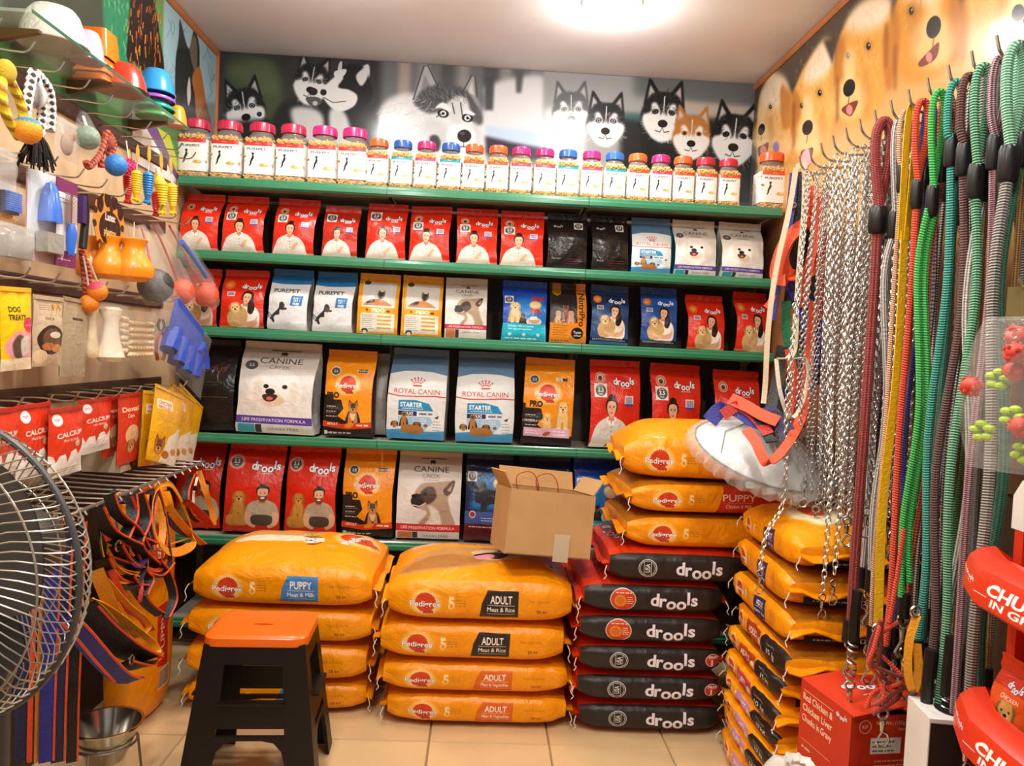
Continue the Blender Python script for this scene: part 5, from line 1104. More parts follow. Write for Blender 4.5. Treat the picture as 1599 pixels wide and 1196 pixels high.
for q in range(4): inst(h0, 'hook', rail, (HX + .12, 2.62 - .07 * q, HZ + .0))

# chain leads: real links, alternately turned
def link_verts(n=9, m=4, a=.0088, b=.0052, r=.0016):
    vs, fs = [], []
    for i in range(n):
        t = 2 * PI * i / n; c = Vector((b * math.cos(t), 0, a * math.sin(t))); o = Vector((math.cos(t), 0, math.sin(t)))
        for j in range(m): p = 2 * PI * j / m; vs.append(c + o * r * math.cos(p) + Vector((0, r * math.sin(p), 0)))
    for i in range(n):
        for j in range(m): fs.append((i * m + j, ((i + 1) % n) * m + j, ((i + 1) % n) * m + (j + 1) % m, i * m + (j + 1) % m))
    return vs, fs
LV, LF = link_verts()
def chain_mb(path, pitch=.0136, scale=1.0):
    pts = crom(path, 10); acc = [0]
    for a, b_ in zip(pts, pts[1:]): acc.append(acc[-1] + (b_ - a).length)
    tot = acc[-1]; n = int(tot / (pitch * scale)); mb = MB(); k = 0
    for i in range(n):
        d = (i + .5) * pitch * scale
        while k < len(acc) - 2 and acc[k + 1] < d: k += 1
        f = (d - acc[k]) / max(acc[k + 1] - acc[k], 1e-6); p = pts[k].lerp(pts[k + 1], f); t = (pts[k + 1] - pts[k]).normalized()
        u = t.cross(Vector((0, 1, 0))); u = u.normalized() if u.length > .05 else Vector((1, 0, 0)); v = t.cross(u)
        if i % 2: u, v = v, -u
        mb.add([p + (u * w.x + v * w.y + t * w.z) * scale for w in LV], LF)
    return mb
def clip_mb(c=(0, 0, 0), s=1.0):
    """trigger snap hook"""
    b = MB(); c = Vector(c)
    b.tube([c + Vector((.011 * s * math.cos(a), 0, -.012 * s + .011 * s * math.sin(a))) for a in [2 * PI * k / 10 for k in range(10)]], .0028 * s, 6, closed=True)
    b.lathe([(1e-4, -.024 * s), (.006 * s, -.026 * s), (.007 * s, -.032 * s), (.005 * s, -.04 * s), (.0045 * s, -.05 * s), (1e-4, -.052 * s)], 8, c)
    b.tube([c + Vector((x * s, 0, z * s)) for x, z in ((.0, -.05), (.012, -.056), (.016, -.07), (.008, -.084), (-.006, -.084), (-.012, -.074))], .003 * s, 6)
    b.tube([c + Vector((x * s, 0, z * s)) for x, z in ((0, -.052), (-.006, -.062), (-.012, -.074))], .0022 * s, 6)
    return b
def chain_thing(src, loc, lab, rot=0.0):
    e = E('chain_lead', loc, lab, 'chain', 'steel chain leads on the hooks', (0, 0, rot))
    for nm, o in src:
        if o.parent is None: o.parent = e
        else: inst(o, nm, e)
    return e
rc = random.Random(11)
CH = []
for v in range(5):
    L_ = [.97, .93, .985, .90, .99][v]; a = (v - 2) * .008
    path = [(.006, 0, 0), (.014, .004, -.06), (.012 + a, .002, -L_ * .5), (.016 + a, 0, -L_ * .92), (.01 + a, -.004, -L_)]
    m1 = chain_mb(path, scale=1.05); path2 = [(-.006, 0, 0), (-.014, -.004, -.08), (-.013 + a * .6, .003, -L_ * .5), (-.010 + a, -.002, -L_ * .8), (-.004 + a, -.004, -L_ * .97)]
    m2 = chain_mb(path2, scale=.95)
    m1.add(m2.v, m2.f); c = m1.build('chain', chrome); c2 = clip_mb((.01 + a, -.004, -L_), .9).build('snap_hook', steel); CH.append([('chain', c), ('snap_hook', c2)])
i = 0
for k in range(7):
    for q in range(5):
        x = HX + .045 + .042 * q + rc.uniform(-.006, .006); y = hookY[k] + .006 * (q % 2) - .003
        row = ['farthest', 'second', 'third', 'fourth', 'fifth', 'sixth', 'seventh'][k]
        chain_thing(CH[(i * 3 + k) % 5], (x, y, HZ - .012), '%s doubled chain out from the wall on the %s chain hook' % (['outermost', 'second', 'third', 'fourth', 'innermost'][q], row), rc.uniform(-.5, .5)); i += 1
def lone_chain(path, lab, s=1.15):
    P = [Vector(p) for p in path]; e = E('chain_lead', P[0], lab, 'chain', 'steel chain leads on the hooks'); chain_mb([p - P[0] for p in P], scale=s).build('chain', chrome, e); clip_mb(P[-1] - P[0], .8).build('snap_hook', steel, e); return e
lone_chain([(.94, 2.26, 1.88), (.93, 2.25, 1.5), (.905, 2.22, 1.2), (.90, 2.18, ZE + .16), (.885, 2.16, ZE + .05), (.83, 2.12, ZE - .02), (.81, 2.10, ZE - .12)], 'chain trailing over the edge of the topmost sack by the aisle')
lone_chain([(.945, 2.08, 1.88), (.945, 2.06, 1.4), (.94, 1.99, 1.05), (.935, 1.97, ZE), (.93, 1.965, ZE - .14)], 'heavy chain hanging over the sewn end of the topmost sack', 1.3)
lone_chain([(.965, 2.02, 1.88), (.965, 2.0, 1.4), (.965, 1.975, 1.05), (.96, 1.965, ZE - .02), (.955, 1.96, ZE - .1)], 'second heavy chain over the sewn end, nearer the red cord', 1.3)

# corded leashes
RM = dict(
    redblack=rope_mat('cord_red_black', '#a81e14', '#2a0d0a', 'check', 5, 0.0081), bw=rope_mat('cord_black_white', '#d8d4cc', '#1d1c1c', 'check', 4, 0.0062), beige=rope_mat('cord_beige', '#d9a888', '#b98a6a', 'spiral', 3, 0.0050),
    orange=rope_mat('cord_orange', '#e2411c', '#c93312', 'spiral', 3, 0.0056), blue=rope_mat('cord_blue', '#3a3796', '#2a2878', 'spiral', 3, 0.0056), green=rope_mat('cord_green', '#34b84a', '#249038', 'spiral', 3, 0.0056), orblack=rope_mat('cord_orange_black', '#d4541e', '#27140c', 'check', 3, 0.0136),
    teal=rope_mat('cord_teal', '#2fae98', '#125a52', 'band', 2, 0.0053), maroon=rope_mat('cord_maroon', '#6e3a34', '#2c1512', 'band', 2, 0.0053), dots=rope_mat('cord_dots', '#1f1a1e', '#d8d0c8', 'check', 2, 0.0124), mint=rope_mat('cord_mint', '#78c896', '#1f4e38', 'band', 2, 0.0053),
    grey=rope_mat('cord_grey', '#a8a49a', '#3c3936', 'band', 2, 0.0053), pink=rope_mat('cord_pink_black', '#b8808c', '#1f1a1c', 'check', 3, 0.0081), dgrey=rope_mat('cord_dark_grey', '#6a6258', '#332e2a', 'check', 4, 0.0056), lime=rope_mat('cord_leaf_green', '#6cae52', '#24421f', 'band', 2, 0.0053), brown=rope_mat('cord_brown', '#8a5c3c', '#3a2114', 'check', 4, 0.0062), navy=rope_mat('cord_navy', '#2c2a5e', '#8a6a4a', 'check', 2, 0.0186), gold=rope_mat('cord_gold_black', '#b98a44', '#2c1c10', 'check', 4, 0.0068), palemint=rope_mat('cord_pale_mint', '#9fd8b4', '#4c8a68', 'band', 2, 0.0050), olive=rope_mat('cord_olive', '#7e7a54', '#37321f', 'band', 2, 0.0053), dteal=rope_mat('cord_deep_green', '#1f7a5a', '#0f2f24', 'check', 4, 0.0062))
cname = dict(redblack='thick red and black', bw='black and white', beige='thin beige', orange='orange red', blue='plain blue', green='bright green', orblack='orange and black', teal='teal ribbed', maroon='maroon ribbed', dots='black white-dotted', mint='mint ribbed', grey='grey ribbed', pink='pink and black', dgrey='dark grey', lime='leaf green ribbed', brown='brown woven', navy='navy flecked', gold='gold and black', palemint='pale mint ribbed', olive='olive ribbed', dteal='deep green woven')
yellow_web = M('yellow_webbing', '#e8b80e', .55, bump=.3, bscale=150)
rl = random.Random(5); LC = {}
def leash(px, X, key, r, zb, double=False, where='', zt=None, low=None):
    p = atX(px, 165, X); zt = (zt or HZ) - .006; y = p.y; w = r + .006; bend = rl.uniform(-.018, .018); b2 = rl.uniform(-.012, .012)
    m = RM[key]; LC[key] = LC.get(key, 0) + 1
    e = E('corded_leash', (X, y, zt), '%s corded leash%s' % (cname[key], where), 'leash', 'corded leashes on the leash wall')
    zc = -.13 - rl.uniform(0, .12)
    loop = [(0, -w * .3, zc + .02), (-w * .9, -w * .2, -.10), (-w * 1.0, 0, -.03), (-w * .6, 0, 0), (0, 0, r * .9), (w * .6, 0, 0), (w * 1.0, 0, -.03), (w * .9, w * .2, -.10), (.0, w * .3, zc + .02)]
    MB().tube(crom(loop, 4), r, 8).build('handle_loop', m, e)
    MB().lathe([(1e-4, zc + .03), (r * 1.4, zc + .03), (r * 1.65, zc + .02), (r * 1.65, zc - .025), (r * 1.35, zc - .035), (1e-4, zc - .04)], 10, sx=1.15).build('sleeve', blackv, e)
    L_ = zt - zb
    offs = (-r * 1.05, r * 1.05) if double else (0,)
    for o in offs:
        f = 1 if o <= 0 else .97
        MB().tube(crom([(o, 0, zc - .02), (o + bend, b2, -L_ * .35), (o * 1.1 - bend * .6, -b2, -L_ * .62), (o + bend * .3, b2, -L_ * .85), (o, 0, -L_ * f)], 8), r, 8).build('cord', RM[low] if low else m, e)
    MB().lathe([(1e-4, -L_ + .01), (r * 1.6, -L_ + .008), (r * 1.7, -L_ - .045), (1e-4, -L_ - .047)], 10).build('end_sleeve', blackv, e)
    clip_mb((0, 0, -L_ - .036), 1.15).build('snap_hook', steel, e)
    return e
front = [(1383, .95, 'redblack', .0125, .66), (1396, 1.00, 'bw', .008, .78), (1409, .97, 'bw', .008, .80), (1415, .95, 'beige', .0055, .68), (1441, .95, 'orange', .0075, .66), (1453, .972, 'blue', .006, .70), (1466, .95, 'green', .0075, .80), (1479, .975, 'orblack', .0065, .70), (1491, .95, 'teal', .008, .72), (1511, .955, 'maroon', .0085, .60), (1521, .978, 'dots', .0055, .7), (1532, .95, 'mint', .0085, .62), (1545, .98, 'grey', .0085, .60), (1558, .955, 'pink', .008, .62), (1569, .985, 'dgrey', .0085, .6), (1582, .945, 'palemint', .010, .66), (1598, .975, 'palemint', .010, .66)]
near = ['nearest the chains', 'beside the thick red cord', 'next to the yellow webbing', 'between the black and white cord and yellow webbing', 'next to the yellow webbing', 'between the orange red and green cords', 'beside the plain blue cord', 'between the green and teal cords', 'in the front row', 'in the front row', 'beside the maroon cord', 'in the front row beside the grey one', 'in the front row', 'in the front row', 'in the front row beside the pale mint one', 'in the front row, shorter handle loop', 'in the front row next to the toy ball pack']
for (px, X, k, r, zb), nr in zip(front, near): leash(px, X, k, r, zb, k == 'green', ' ' + nr, None, {1582: 'grey', 1598: 'dteal', 1545: 'bw'}.get(px))
back = [(1391, 1.12, 'dgrey', .007), (1404, 1.08, 'navy', .007), (1420, 1.06, 'dots', .0055), (1432, 1.10, 'orange', .009), (1447, 1.04, 'brown', .007), (1459, 1.10, 'maroon', .007), (1472, 1.03, 'navy', .006), (1484, 1.10, 'dots', .006), (1500, 1.02, 'dteal', .007), (1506, 1.12, 'dots', .006), (1526, 1.02, 'brown', .007), (1538, 1.06, 'lime', .008), (1551, 1.035, 'gold', .006), (1563, 1.05, 'olive', .008), (1575, 1.05, 'lime', .009), (1588, 1.03, 'maroon', .008), (1600, 1.08, 'grey', .008), (1606, 1.02, 'gold', .007)]
bn = {}
for px, X, k, r in back:
    bn[k] = bn.get(k, 0) + 1
    leash(px, X, k, r, .93 if px < 1436 else rl.uniform(.56, .72), False, ' in the back row, %s of its colour from the chains' % ORD[bn[k] - 1])
# flat yellow webbing leash
p = atX(1425, 180, .95); e = E('webbing_leash', (.95, p.y, HZ), 'flat yellow webbing leash among the corded leashes', 'leash')
MB().ribbon(crom([(-.008, 0, -.3), (-.01, 0, -.05), (0, 0, .004), (.01, 0, -.05), (.006, 0, -.3)], 5), .018, .002, side=(1, .3, 0)).build('handle_loop', yellow_web, e)
MB().ribbon(crom([(0, 0, -.28), (.004, 0, -.6), (-.006, .004, -.9), (0, 0, -1.2)], 8), .02, .003, side=(1, .3, 0), twist=.5).build('strap', yellow_web, e); clip_mb((0, 0, -1.19), 1.1).build('snap_hook', steel, e)
# coil springs at the ends of two heavy leads
def spring(px, py, Y, lab):
    p = atY(px, py, Y); e = E('spring_lead', p, lab, 'leash', 'shock absorbing spring leads')
    MB().tube([(.010 * math.cos(t * .62), .010 * math.sin(t * .62), -.0014 * t) for t in range(72)], .0022, 5).build('spring', steel, e); clip_mb((0, 0, -.095), 1.0).build('snap_hook', steel, e)
    MB().tube([(0, 0, .0), (0, 0, .05), (.002, 0, .12)], .012, 8).build('sleeve', blackv, e); return e
spring(1332, 1000, 1.74, 'steel shock spring under the thick red cord'); spring(1446, 1105, 1.48, 'steel shock spring in front of the red carton, larger one'); spring(1478, 1085, 1.46, 'steel shock spring behind the tray lip')

# ------------------------------------------------------------------ harnesses, webbing leads on the far hooks
web = {n: M('webbing_' + n, c, .5, bump=.3, bscale=180, var=.08) for n, c in dict(beige='#d8c4a2', orange='#dd4a1a', blue='#2b2c8c', red='#b8241c', black='#191513', green='#1f7a4e', yellow='#e39a14', cream='#e4d8c0', navy='#1c1d44', amber='#e08a1c', purple='#4a2f6a').items()}
def P(px, py, Y): return atY(px, py, Y)
def straps(name, lab, cat, items, group=None, anchor=None):
    pts0 = items[0][2][0]; org = Vector(anchor) if anchor else P(*pts0); e = E(name, org, lab, cat, group)
    for nm, mt, pts, w in items:
        Q = [P(*q) - org for q in pts]; view = Vector((org.x, org.y, 0)).normalized(); sd = Vector((view.y, -view.x, .15))
        if nm in ('buckle', 'ring'): MB().tube([Q[0] + Vector((w * math.cos(a), 0, w * math.sin(a))) for a in [2 * PI * k / 12 for k in range(12)]], .0035, 6, closed=True).build(nm, steel, e); continue
        c = crom(Q, 7); MB().ribbon(c, w, .003, side=sd).build(nm, web[mt] if isinstance(mt, str) else mt, e)
    return e
straps('webbing_lead', 'long beige webbing lead with twin handles on the first hook', 'leash', [
    ('strap', 'beige', [(1243, 262, 2.35), (1232, 330, 2.35), (1212, 420, 2.34), (1200, 510, 2.33), (1195, 600, 2.32), (1192, 630, 2.31)], .016), ('strap', 'beige', [(1243, 262, 2.35), (1256, 262, 2.34), (1256, 330, 2.33), (1250, 400, 2.31), (1245, 470, 2.30)], .018),
    ('ring', 'beige', [(1243, 478, 2.30)], .010), ('strap', 'beige', [(1243, 490, 2.30), (1240, 545, 2.29), (1228, 562, 2.28)], .018), ('strap', 'cream', [(1212, 560, 2.28), (1218, 610, 2.27), (1232, 650, 2.27), (1248, 640, 2.27), (1262, 590, 2.28), (1258, 562, 2.28), (1232, 560, 2.28), (1212, 560, 2.28)], .012), ('ring', 'beige', [(1243, 520, 2.30)], .009)])
straps('webbing_lead', 'coiled orange red webbing lead hanging by the shelf end', 'leash', [
    ('coil', 'orange', [(1268, 290, 2.42), (1262, 340, 2.42), (1226, 380, 2.40), (1212, 430, 2.40), (1235, 436, 2.38), (1270, 420, 2.38), (1284, 380, 2.38), (1268, 350, 2.40), (1240, 362, 2.42), (1222, 400, 2.42), (1232, 428, 2.42), (1262, 424, 2.40), (1278, 395, 2.36)], .040),
    ('strap', 'orange', [(1290, 300, 2.34), (1276, 360, 2.33), (1262, 420, 2.32), (1254, 480, 2.32)], .026), ('strap', 'orange', [(1262, 300, 2.44), (1275, 318, 2.42), (1262, 322, 2.41), (1274, 332, 2.40), (1262, 338, 2.40)], .03)])
straps('dog_harness', 'blue webbing harness with black lining hung nearest the shelf end', 'harness', [
    ('strap', 'blue', [(1240, 270, 2.46), (1234, 330, 2.46), (1222, 400, 2.46), (1208, 470, 2.45), (1204, 500, 2.45)], .026), ('strap', 'black', [(1252, 268, 2.47), (1250, 330, 2.47), (1240, 400, 2.47), (1230, 480, 2.47)], .03), ('strap', 'blue', [(1228, 440, 2.46), (1250, 480, 2.45), (1262, 530, 2.44), (1262, 580, 2.44)], .028), ('strap', 'orange', [(1216, 440, 2.46), (1204, 470, 2.45), (1196, 480, 2.45)], .02), ('strap', 'green', [(1228, 470, 2.47), (1228, 520, 2.47), (1240, 560, 2.46)], .03), ('ring', 'blue', [(1238, 320, 2.45)], .01)])
straps('dog_harness', 'orange edged harness with long loop sagging over the white cone', 'harness', [
    ('strap', 'orange', [(1272, 470, 2.40), (1262, 560, 2.38), (1254, 640, 2.28), (1232, 690, 2.17), (1202, 722, 2.12), (1190, 712, 2.13), (1180, 690, 2.16), (1165, 670, 2.20)], .030), ('strap', 'orange', [(1232, 545, 2.36), (1240, 600, 2.35), (1230, 650, 2.34)], .026), ('strap', 'black', [(1222, 540, 2.42), (1212, 600, 2.41), (1200, 660, 2.30), (1206, 690, 2.2)], .034), ('strap', 'blue', [(1276, 500, 2.42), (1270, 580, 2.42), (1246, 640, 2.40)], .03)])
straps('dog_harness', 'blue and red padded harness lying on the plastic wrapped cone', 'harness', [
    ('pad', 'blue', [(1108, 658, 2.36), (1125, 640, 2.36), (1150, 640, 2.34), (1175, 655, 2.30), (1205, 668, 2.26)], .05), ('pad', 'red', [(1128, 648, 2.33), (1155, 634, 2.32), (1180, 652, 2.29), (1200, 678, 2.23)], .035), ('strap', 'orange', [(1140, 622, 2.34), (1165, 634, 2.31), (1190, 648, 2.27), (1215, 658, 2.24)], .04), ('strap', 'black', [(1178, 636, 2.30), (1188, 660, 2.27), (1204, 690, 2.21)], .03), ('pad', 'navy', [(1195, 636, 2.32), (1215, 655, 2.26), (1235, 684, 2.20)], .05)])

straps('dog_harness', 'navy and black harness filling the gap beside the chains', 'harness', [
    ('strap', 'navy', [(1252, 300, 2.52), (1246, 380, 2.52), (1256, 450, 2.52), (1272, 520, 2.51), (1270, 600, 2.5)], .045), ('strap', 'black', [(1262, 320, 2.54), (1268, 420, 2.54), (1258, 520, 2.53), (1236, 600, 2.52), (1222, 650, 2.5)], .05), ('strap', 'orange', [(1282, 430, 2.50), (1280, 500, 2.50), (1268, 570, 2.49), (1244, 640, 2.48)], .03), ('strap', 'red', [(1244, 580, 2.48), (1252, 620, 2.47), (1240, 665, 2.46)], .03), ('strap', 'blue', [(1210, 600, 2.49), (1230, 630, 2.48), (1250, 670, 2.46)], .035)])
def tangle():
    o = P(1388, 985, 1.58); e = E('cord_bundle', o, 'tangled red cord ends hanging above the scarlet carton', 'leash'); rr = random.Random(8)
    for k in range(4):
        q = [o + Vector((rr.uniform(-.02, .02), rr.uniform(-.015, .015), .02))] + [o + Vector((rr.uniform(-.045, .045), rr.uniform(-.02, .02), -.035 * j)) for j in range(1, 6)]
        MB().tube([p - o for p in crom(q, 6)], .0045, 7).build('cord', RM['orange' if k % 2 else 'redblack'], e)
    MB().tube([(0, 0, .02), (.01, .0, .12), (.02, .005, .22)], .005, 7).build('cord', RM['orange'], e); clip_mb((.0, 0, -.17), 1.0).build('snap_hook', steel, e)
tangle()
straps('webbing_lead', 'short yellow webbing handle loop beside the scarlet carton', 'leash', [('handle_loop', 'yellow', [(1432, 960, 1.50), (1420, 1000, 1.50), (1418, 1050, 1.50), (1426, 1078, 1.50), (1434, 1050, 1.50), (1432, 1005, 1.50)], .016), ('ring', 'yellow', [(1430, 955, 1.50)], .010)])
# ------------------------------------------------------------------ plastic wrapped white cone on the orange sacks
def cone():
    c = atY(1185, 708, 2.36); e = E('recovery_cone', c, 'white recovery cone wrapped in clear plastic on top of the orange sacks', 'recovery cone')
    Mx = Matrix.Rotation(R(14), 3, 'Y') @ Matrix.Rotation(R(24), 3, 'X')
    wht = M('white_cone_plastic', '#dfe3e2', .35, var=.04); b = MB(); n = 48; rows = []
    for j, (r, z) in enumerate(((.03, .075), (.07, .068), (.12, .045), (.165, .012), (.178, -.006), (.17, -.012), (.10, -.02))): rows.append([Mx @ Vector((r * 1.15 * math.cos(2 * PI * k / n), r * math.sin(2 * PI * k / n), z)) for k in range(n)])
    b.grid(rows, close_u=True); b.build('collar', wht, e)
    b = MB()
    for q in (.6, 2.3): b.tube([Mx @ Vector((r * 1.15 * math.cos(q + t * .5), r * math.sin(q + t * .5), z + .003)) for t, (r, z) in enumerate(((.03, .076), (.07, .069), (.12, .046), (.165, .013)))], .0025, 5)
    b.tube([Mx @ Vector((.181 * 1.15 * math.cos(2 * PI * k / n), .181 * math.sin(2 * PI * k / n), -.006)) for k in range(n)], .0035, 5, closed=True); b.build('black_piping', blackp, e)
    film = M('clear_film', '#eef0ee', .08, alpha=.32, bump=.5, bscale=30, var=0, spec=.8); b = MB(); rows = []
    for j, (r, z, a) in enumerate(((.05, .080, 0), (.13, .052, .001), (.180, .012, .002), (.192, -.008, .003), (.198, -.026, .005), (.192, -.045, .006))):
        rows.append([Mx @ Vector(((r + a * math.sin(k * PI / 2)) * 1.15 * math.cos(2 * PI * k / 128), (r + a * math.sin(k * PI / 2)) * math.sin(2 * PI * k / 128), z + a * .5 * math.sin(k * PI / 4 + j))) for k in range(128)])
    b.grid(rows, close_u=True); b.build('plastic_wrap', film, e, smooth=True)
    b = MB(); g = Vector((.24, -.05, -.07))
    for q in range(9): 
        a = -1.9 + q * .22; s_ = Mx @ Vector((.2 * 1.15 * math.cos(a), .2 * math.sin(a), -.02)); b.ribbon([s_, s_.lerp(g, .6) + Vector((0, -.01, -.01)), g], .02, .001, side=(0, .3, 1))
    b.build('gathered_film', film, e)
cone()

# ------------------------------------------------------------------ red carton, blue carton below, white sack, tall black box
redc = M('scarlet_carton_board', '#cc3416', .5, bump=.1, bscale=40, var=.05)
def face_print(name, w, h, col, fn, res=320, **kw):
    c = Cv(res, max(8, int(res * h / w)), col); fn(c, h / w); return PM(c, name, **dict(dict(rough=.5, bump=.1, bscale=40), **kw))
def carton_red():
    o = atZ(1330, 1118, .50); o2 = atZ(1252, 1060, .50); d = Vector((o2.x - o.x, o2.y - o.y, 0)); L_ = d.length; ang = math.atan2(d.y, d.x) - PI / 2; w, h = .27, .20
    e = E('printed_carton', (o.x, o.y, .50 - h), 'scarlet wet food carton with lifted lid flap beneath the leashes', 'carton', None, (0, 0, ang))
    def side(c, H):
        for k, t in enumerate(('Real Chicken &', 'Chicken Liver', 'Chunks in Gravy')): c.text(t, .36, .18 + .135 * k, .085, '#f4e6c8', .015, w=.6); 
        bounce(c, .82, .09, .06); c.rect(.06, .1, .66, .106, '#f4e6c8'); c.rect(.06, H * .72, .66, H * .72 + .006, '#f4e6c8'); lines(c, .08, .3, [H * .8], .03, '#d8c090'); c.rect(0, H - .05, 1, H, '#2f6cb0')
    def frontf(c, H):
        c.ell(.14, .1, .06, .06, '#f0c8b0'); c.ell(.14, .1, .052, .052, '#c8301a'); c.text('KIP', .14, .1, .03, '#f0c8b0', .02); c.text('Net Wt.: (150g x 24 Pouches) = 3.6kg', .6, .07, .032, '#f3d8c8', .01, w=.7); c.text('Net Wt: 3.6 kg', .6, .125, .03, '#f3d8c8', .01)
        c.rect(.2, .2, .5, .34, '#e8e6e0'); lines(c, .22, .44, [.23, .27, .31], .012, '#5a5a58'); c.rect(.58, .2, .96, .32, '#ded8cc')
        for k in range(26): x = .6 + k * .0135; c.rect(x, .21, x + .004 + .006 * ((k * 7) % 3) / 2, .31, '#2a1a16')
        lines(c, .25, .85, [.4, .44, .48, .52], .01, '#eab49a'); c.rect(.12, .6, .66, .8, '#e8e6e0'); lines(c, .14, .4, [.63, .67, .71, .75], .014, '#55534e')
        for k in range(4): c.line([(.72, .62 + .04 * k), (.82, .6 + .04 * k)], .008, '#eab49a')
    def lid(c, H): bounce(c, .4, .3, .11, rot=.25); lines(c, .3, .5, [.45], .012, '#f4d8c8'); c.rect(.6, .0, .605, H, '#a82610')
    mats = [redc, face_print('carton_side_print', L_, h, '#cc3416', side), face_print('carton_front_print', w, h, '#c43016', frontf), face_print('carton_lid_print', w, L_, '#d43a18', lid)]
    b = MB(); V = lambda x, y, z: (x, y, z)
    b.m = 1; b.quad(V(0, L_, 0), V(0, 0, 0), V(0, 0, h), V(0, L_, h)); b.m = 2; b.quad(V(0, 0, 0), V(w, 0, 0), V(w, 0, h * .96), V(0, 0, h)); b.m = 0; b.quad(V(w, 0, 0), V(w, L_, 0), V(w, L_, h), V(w, 0, h * .96)); b.quad(V(w, L_, 0), V(0, L_, 0), V(0, L_, h), V(w, L_, h)); b.quad(V(0, L_, 0), V(w, L_, 0), V(w, 0, 0), V(0, 0, 0))
    b.build('carton_body', mats, e, smooth=False)
    b = MB(); slab(b, (0, -.01, h), (w * .5, 0, .018), (0, L_ + .01, 0), .003); b.m = 1; b.quad((0, -.01, h + .0032), (w * .5, -.01, h + .0212), (w * .5, L_, h + .0212), (0, L_, h + .0032), ((0, 0), (.5, 0), (.5, 1), (0, 1))); b.build('lid_flap', [redc, mats[3]], e, smooth=False)
    b = MB(); slab(b, (w, -.01, h - .004), (-w * .47, 0, .006), (0, L_ + .01, 0), -.003); b.build('lid_flap', redc, e, smooth=False)
    e2 = E('printed_carton', (o.x, o.y, 0), 'blue carton underneath the scarlet carton', 'carton', None, (0, 0, ang)); blu = M('blue_carton_board', '#2f6cb0', .5)
    hh = .50 - h - .002; b = MB(); b.box((w / 2, L_ / 2, hh / 2), (w, L_, hh)); b.build('carton_body', blu, e2, smooth=False); MB().box((w / 2, L_ / 2, hh - .0005), (.05, L_ + .002, .002)).build('packing_tape', M('brown_tape', '#b98a52', .3), e2, smooth=False)
    return o, ang, L_
CO, CA, CL = carton_red()
def white_sack():
    e = E('woven_sack', (CO.x - .105, CO.y + .02, .002), 'crumpled white woven plastic sack beside the blue carton', 'sack'); m = M('white_woven_plastic', '#d9d4cb', .4, bump=.6, bscale=40, var=.08); b = MB(); rows = []
    for j, (r, z) in enumerate(((.085, 0), (.095, .05), (.09, .15), (.085, .25), (.08, .31), (.06, .345), (.03, .355))): rows.append([(r * math.cos(2 * PI * k / 28) * 1.0 + .012 * nz(k * .8, j, 1), r * 1.5 * math.sin(2 * PI * k / 28) + .012 * nz(k * .8, j, 5), z + (.012 * nz(k * .7, j * 2, 9) if 0 < j else 0)) for k in range(28)])
    b.grid(rows, close_u=True); b.add(rows[-1], [list(range(28))]); b.build('sack_body', m, e)
    b = MB(); b.grid([[(x * .55, y * .5, z + .03 + .02 * nz(k, 3, 3)) for k, (x, y, z) in enumerate(rows[-2])], [(x * .3, y * .3, z + .02) for x, y, z in rows[-2]]], close_u=True); b.build('gathered_neck', m, e)
white_sack()
def tall_box():
    p = atZ(1462, 1115, .63); e = E('tall_box', (p.x - .025, p.y - .02, 0), 'tall black fronted box with white top behind the tray stand', 'box', None, (0, 0, R(-8)))
    wh = M('white_board', '#e6e2dc', .5); bk = M('black_board', '#1a1513', .45); w, d, h = .105, .10, .63; b = MB()
    b.box((w / 2, d / 2, h / 2), (w, d, h)); b.build('box_body', wh, e, smooth=False); MB().box((w / 2 + .001, -.0015, h / 2 - .004), (w - .002, .003, h - .008)).build('black_face', bk, e, smooth=False)
    MB().disc((w * .62, d * .5, h + .0012), .034, 24).build('round_mark', bk, e, smooth=False)
tall_box()

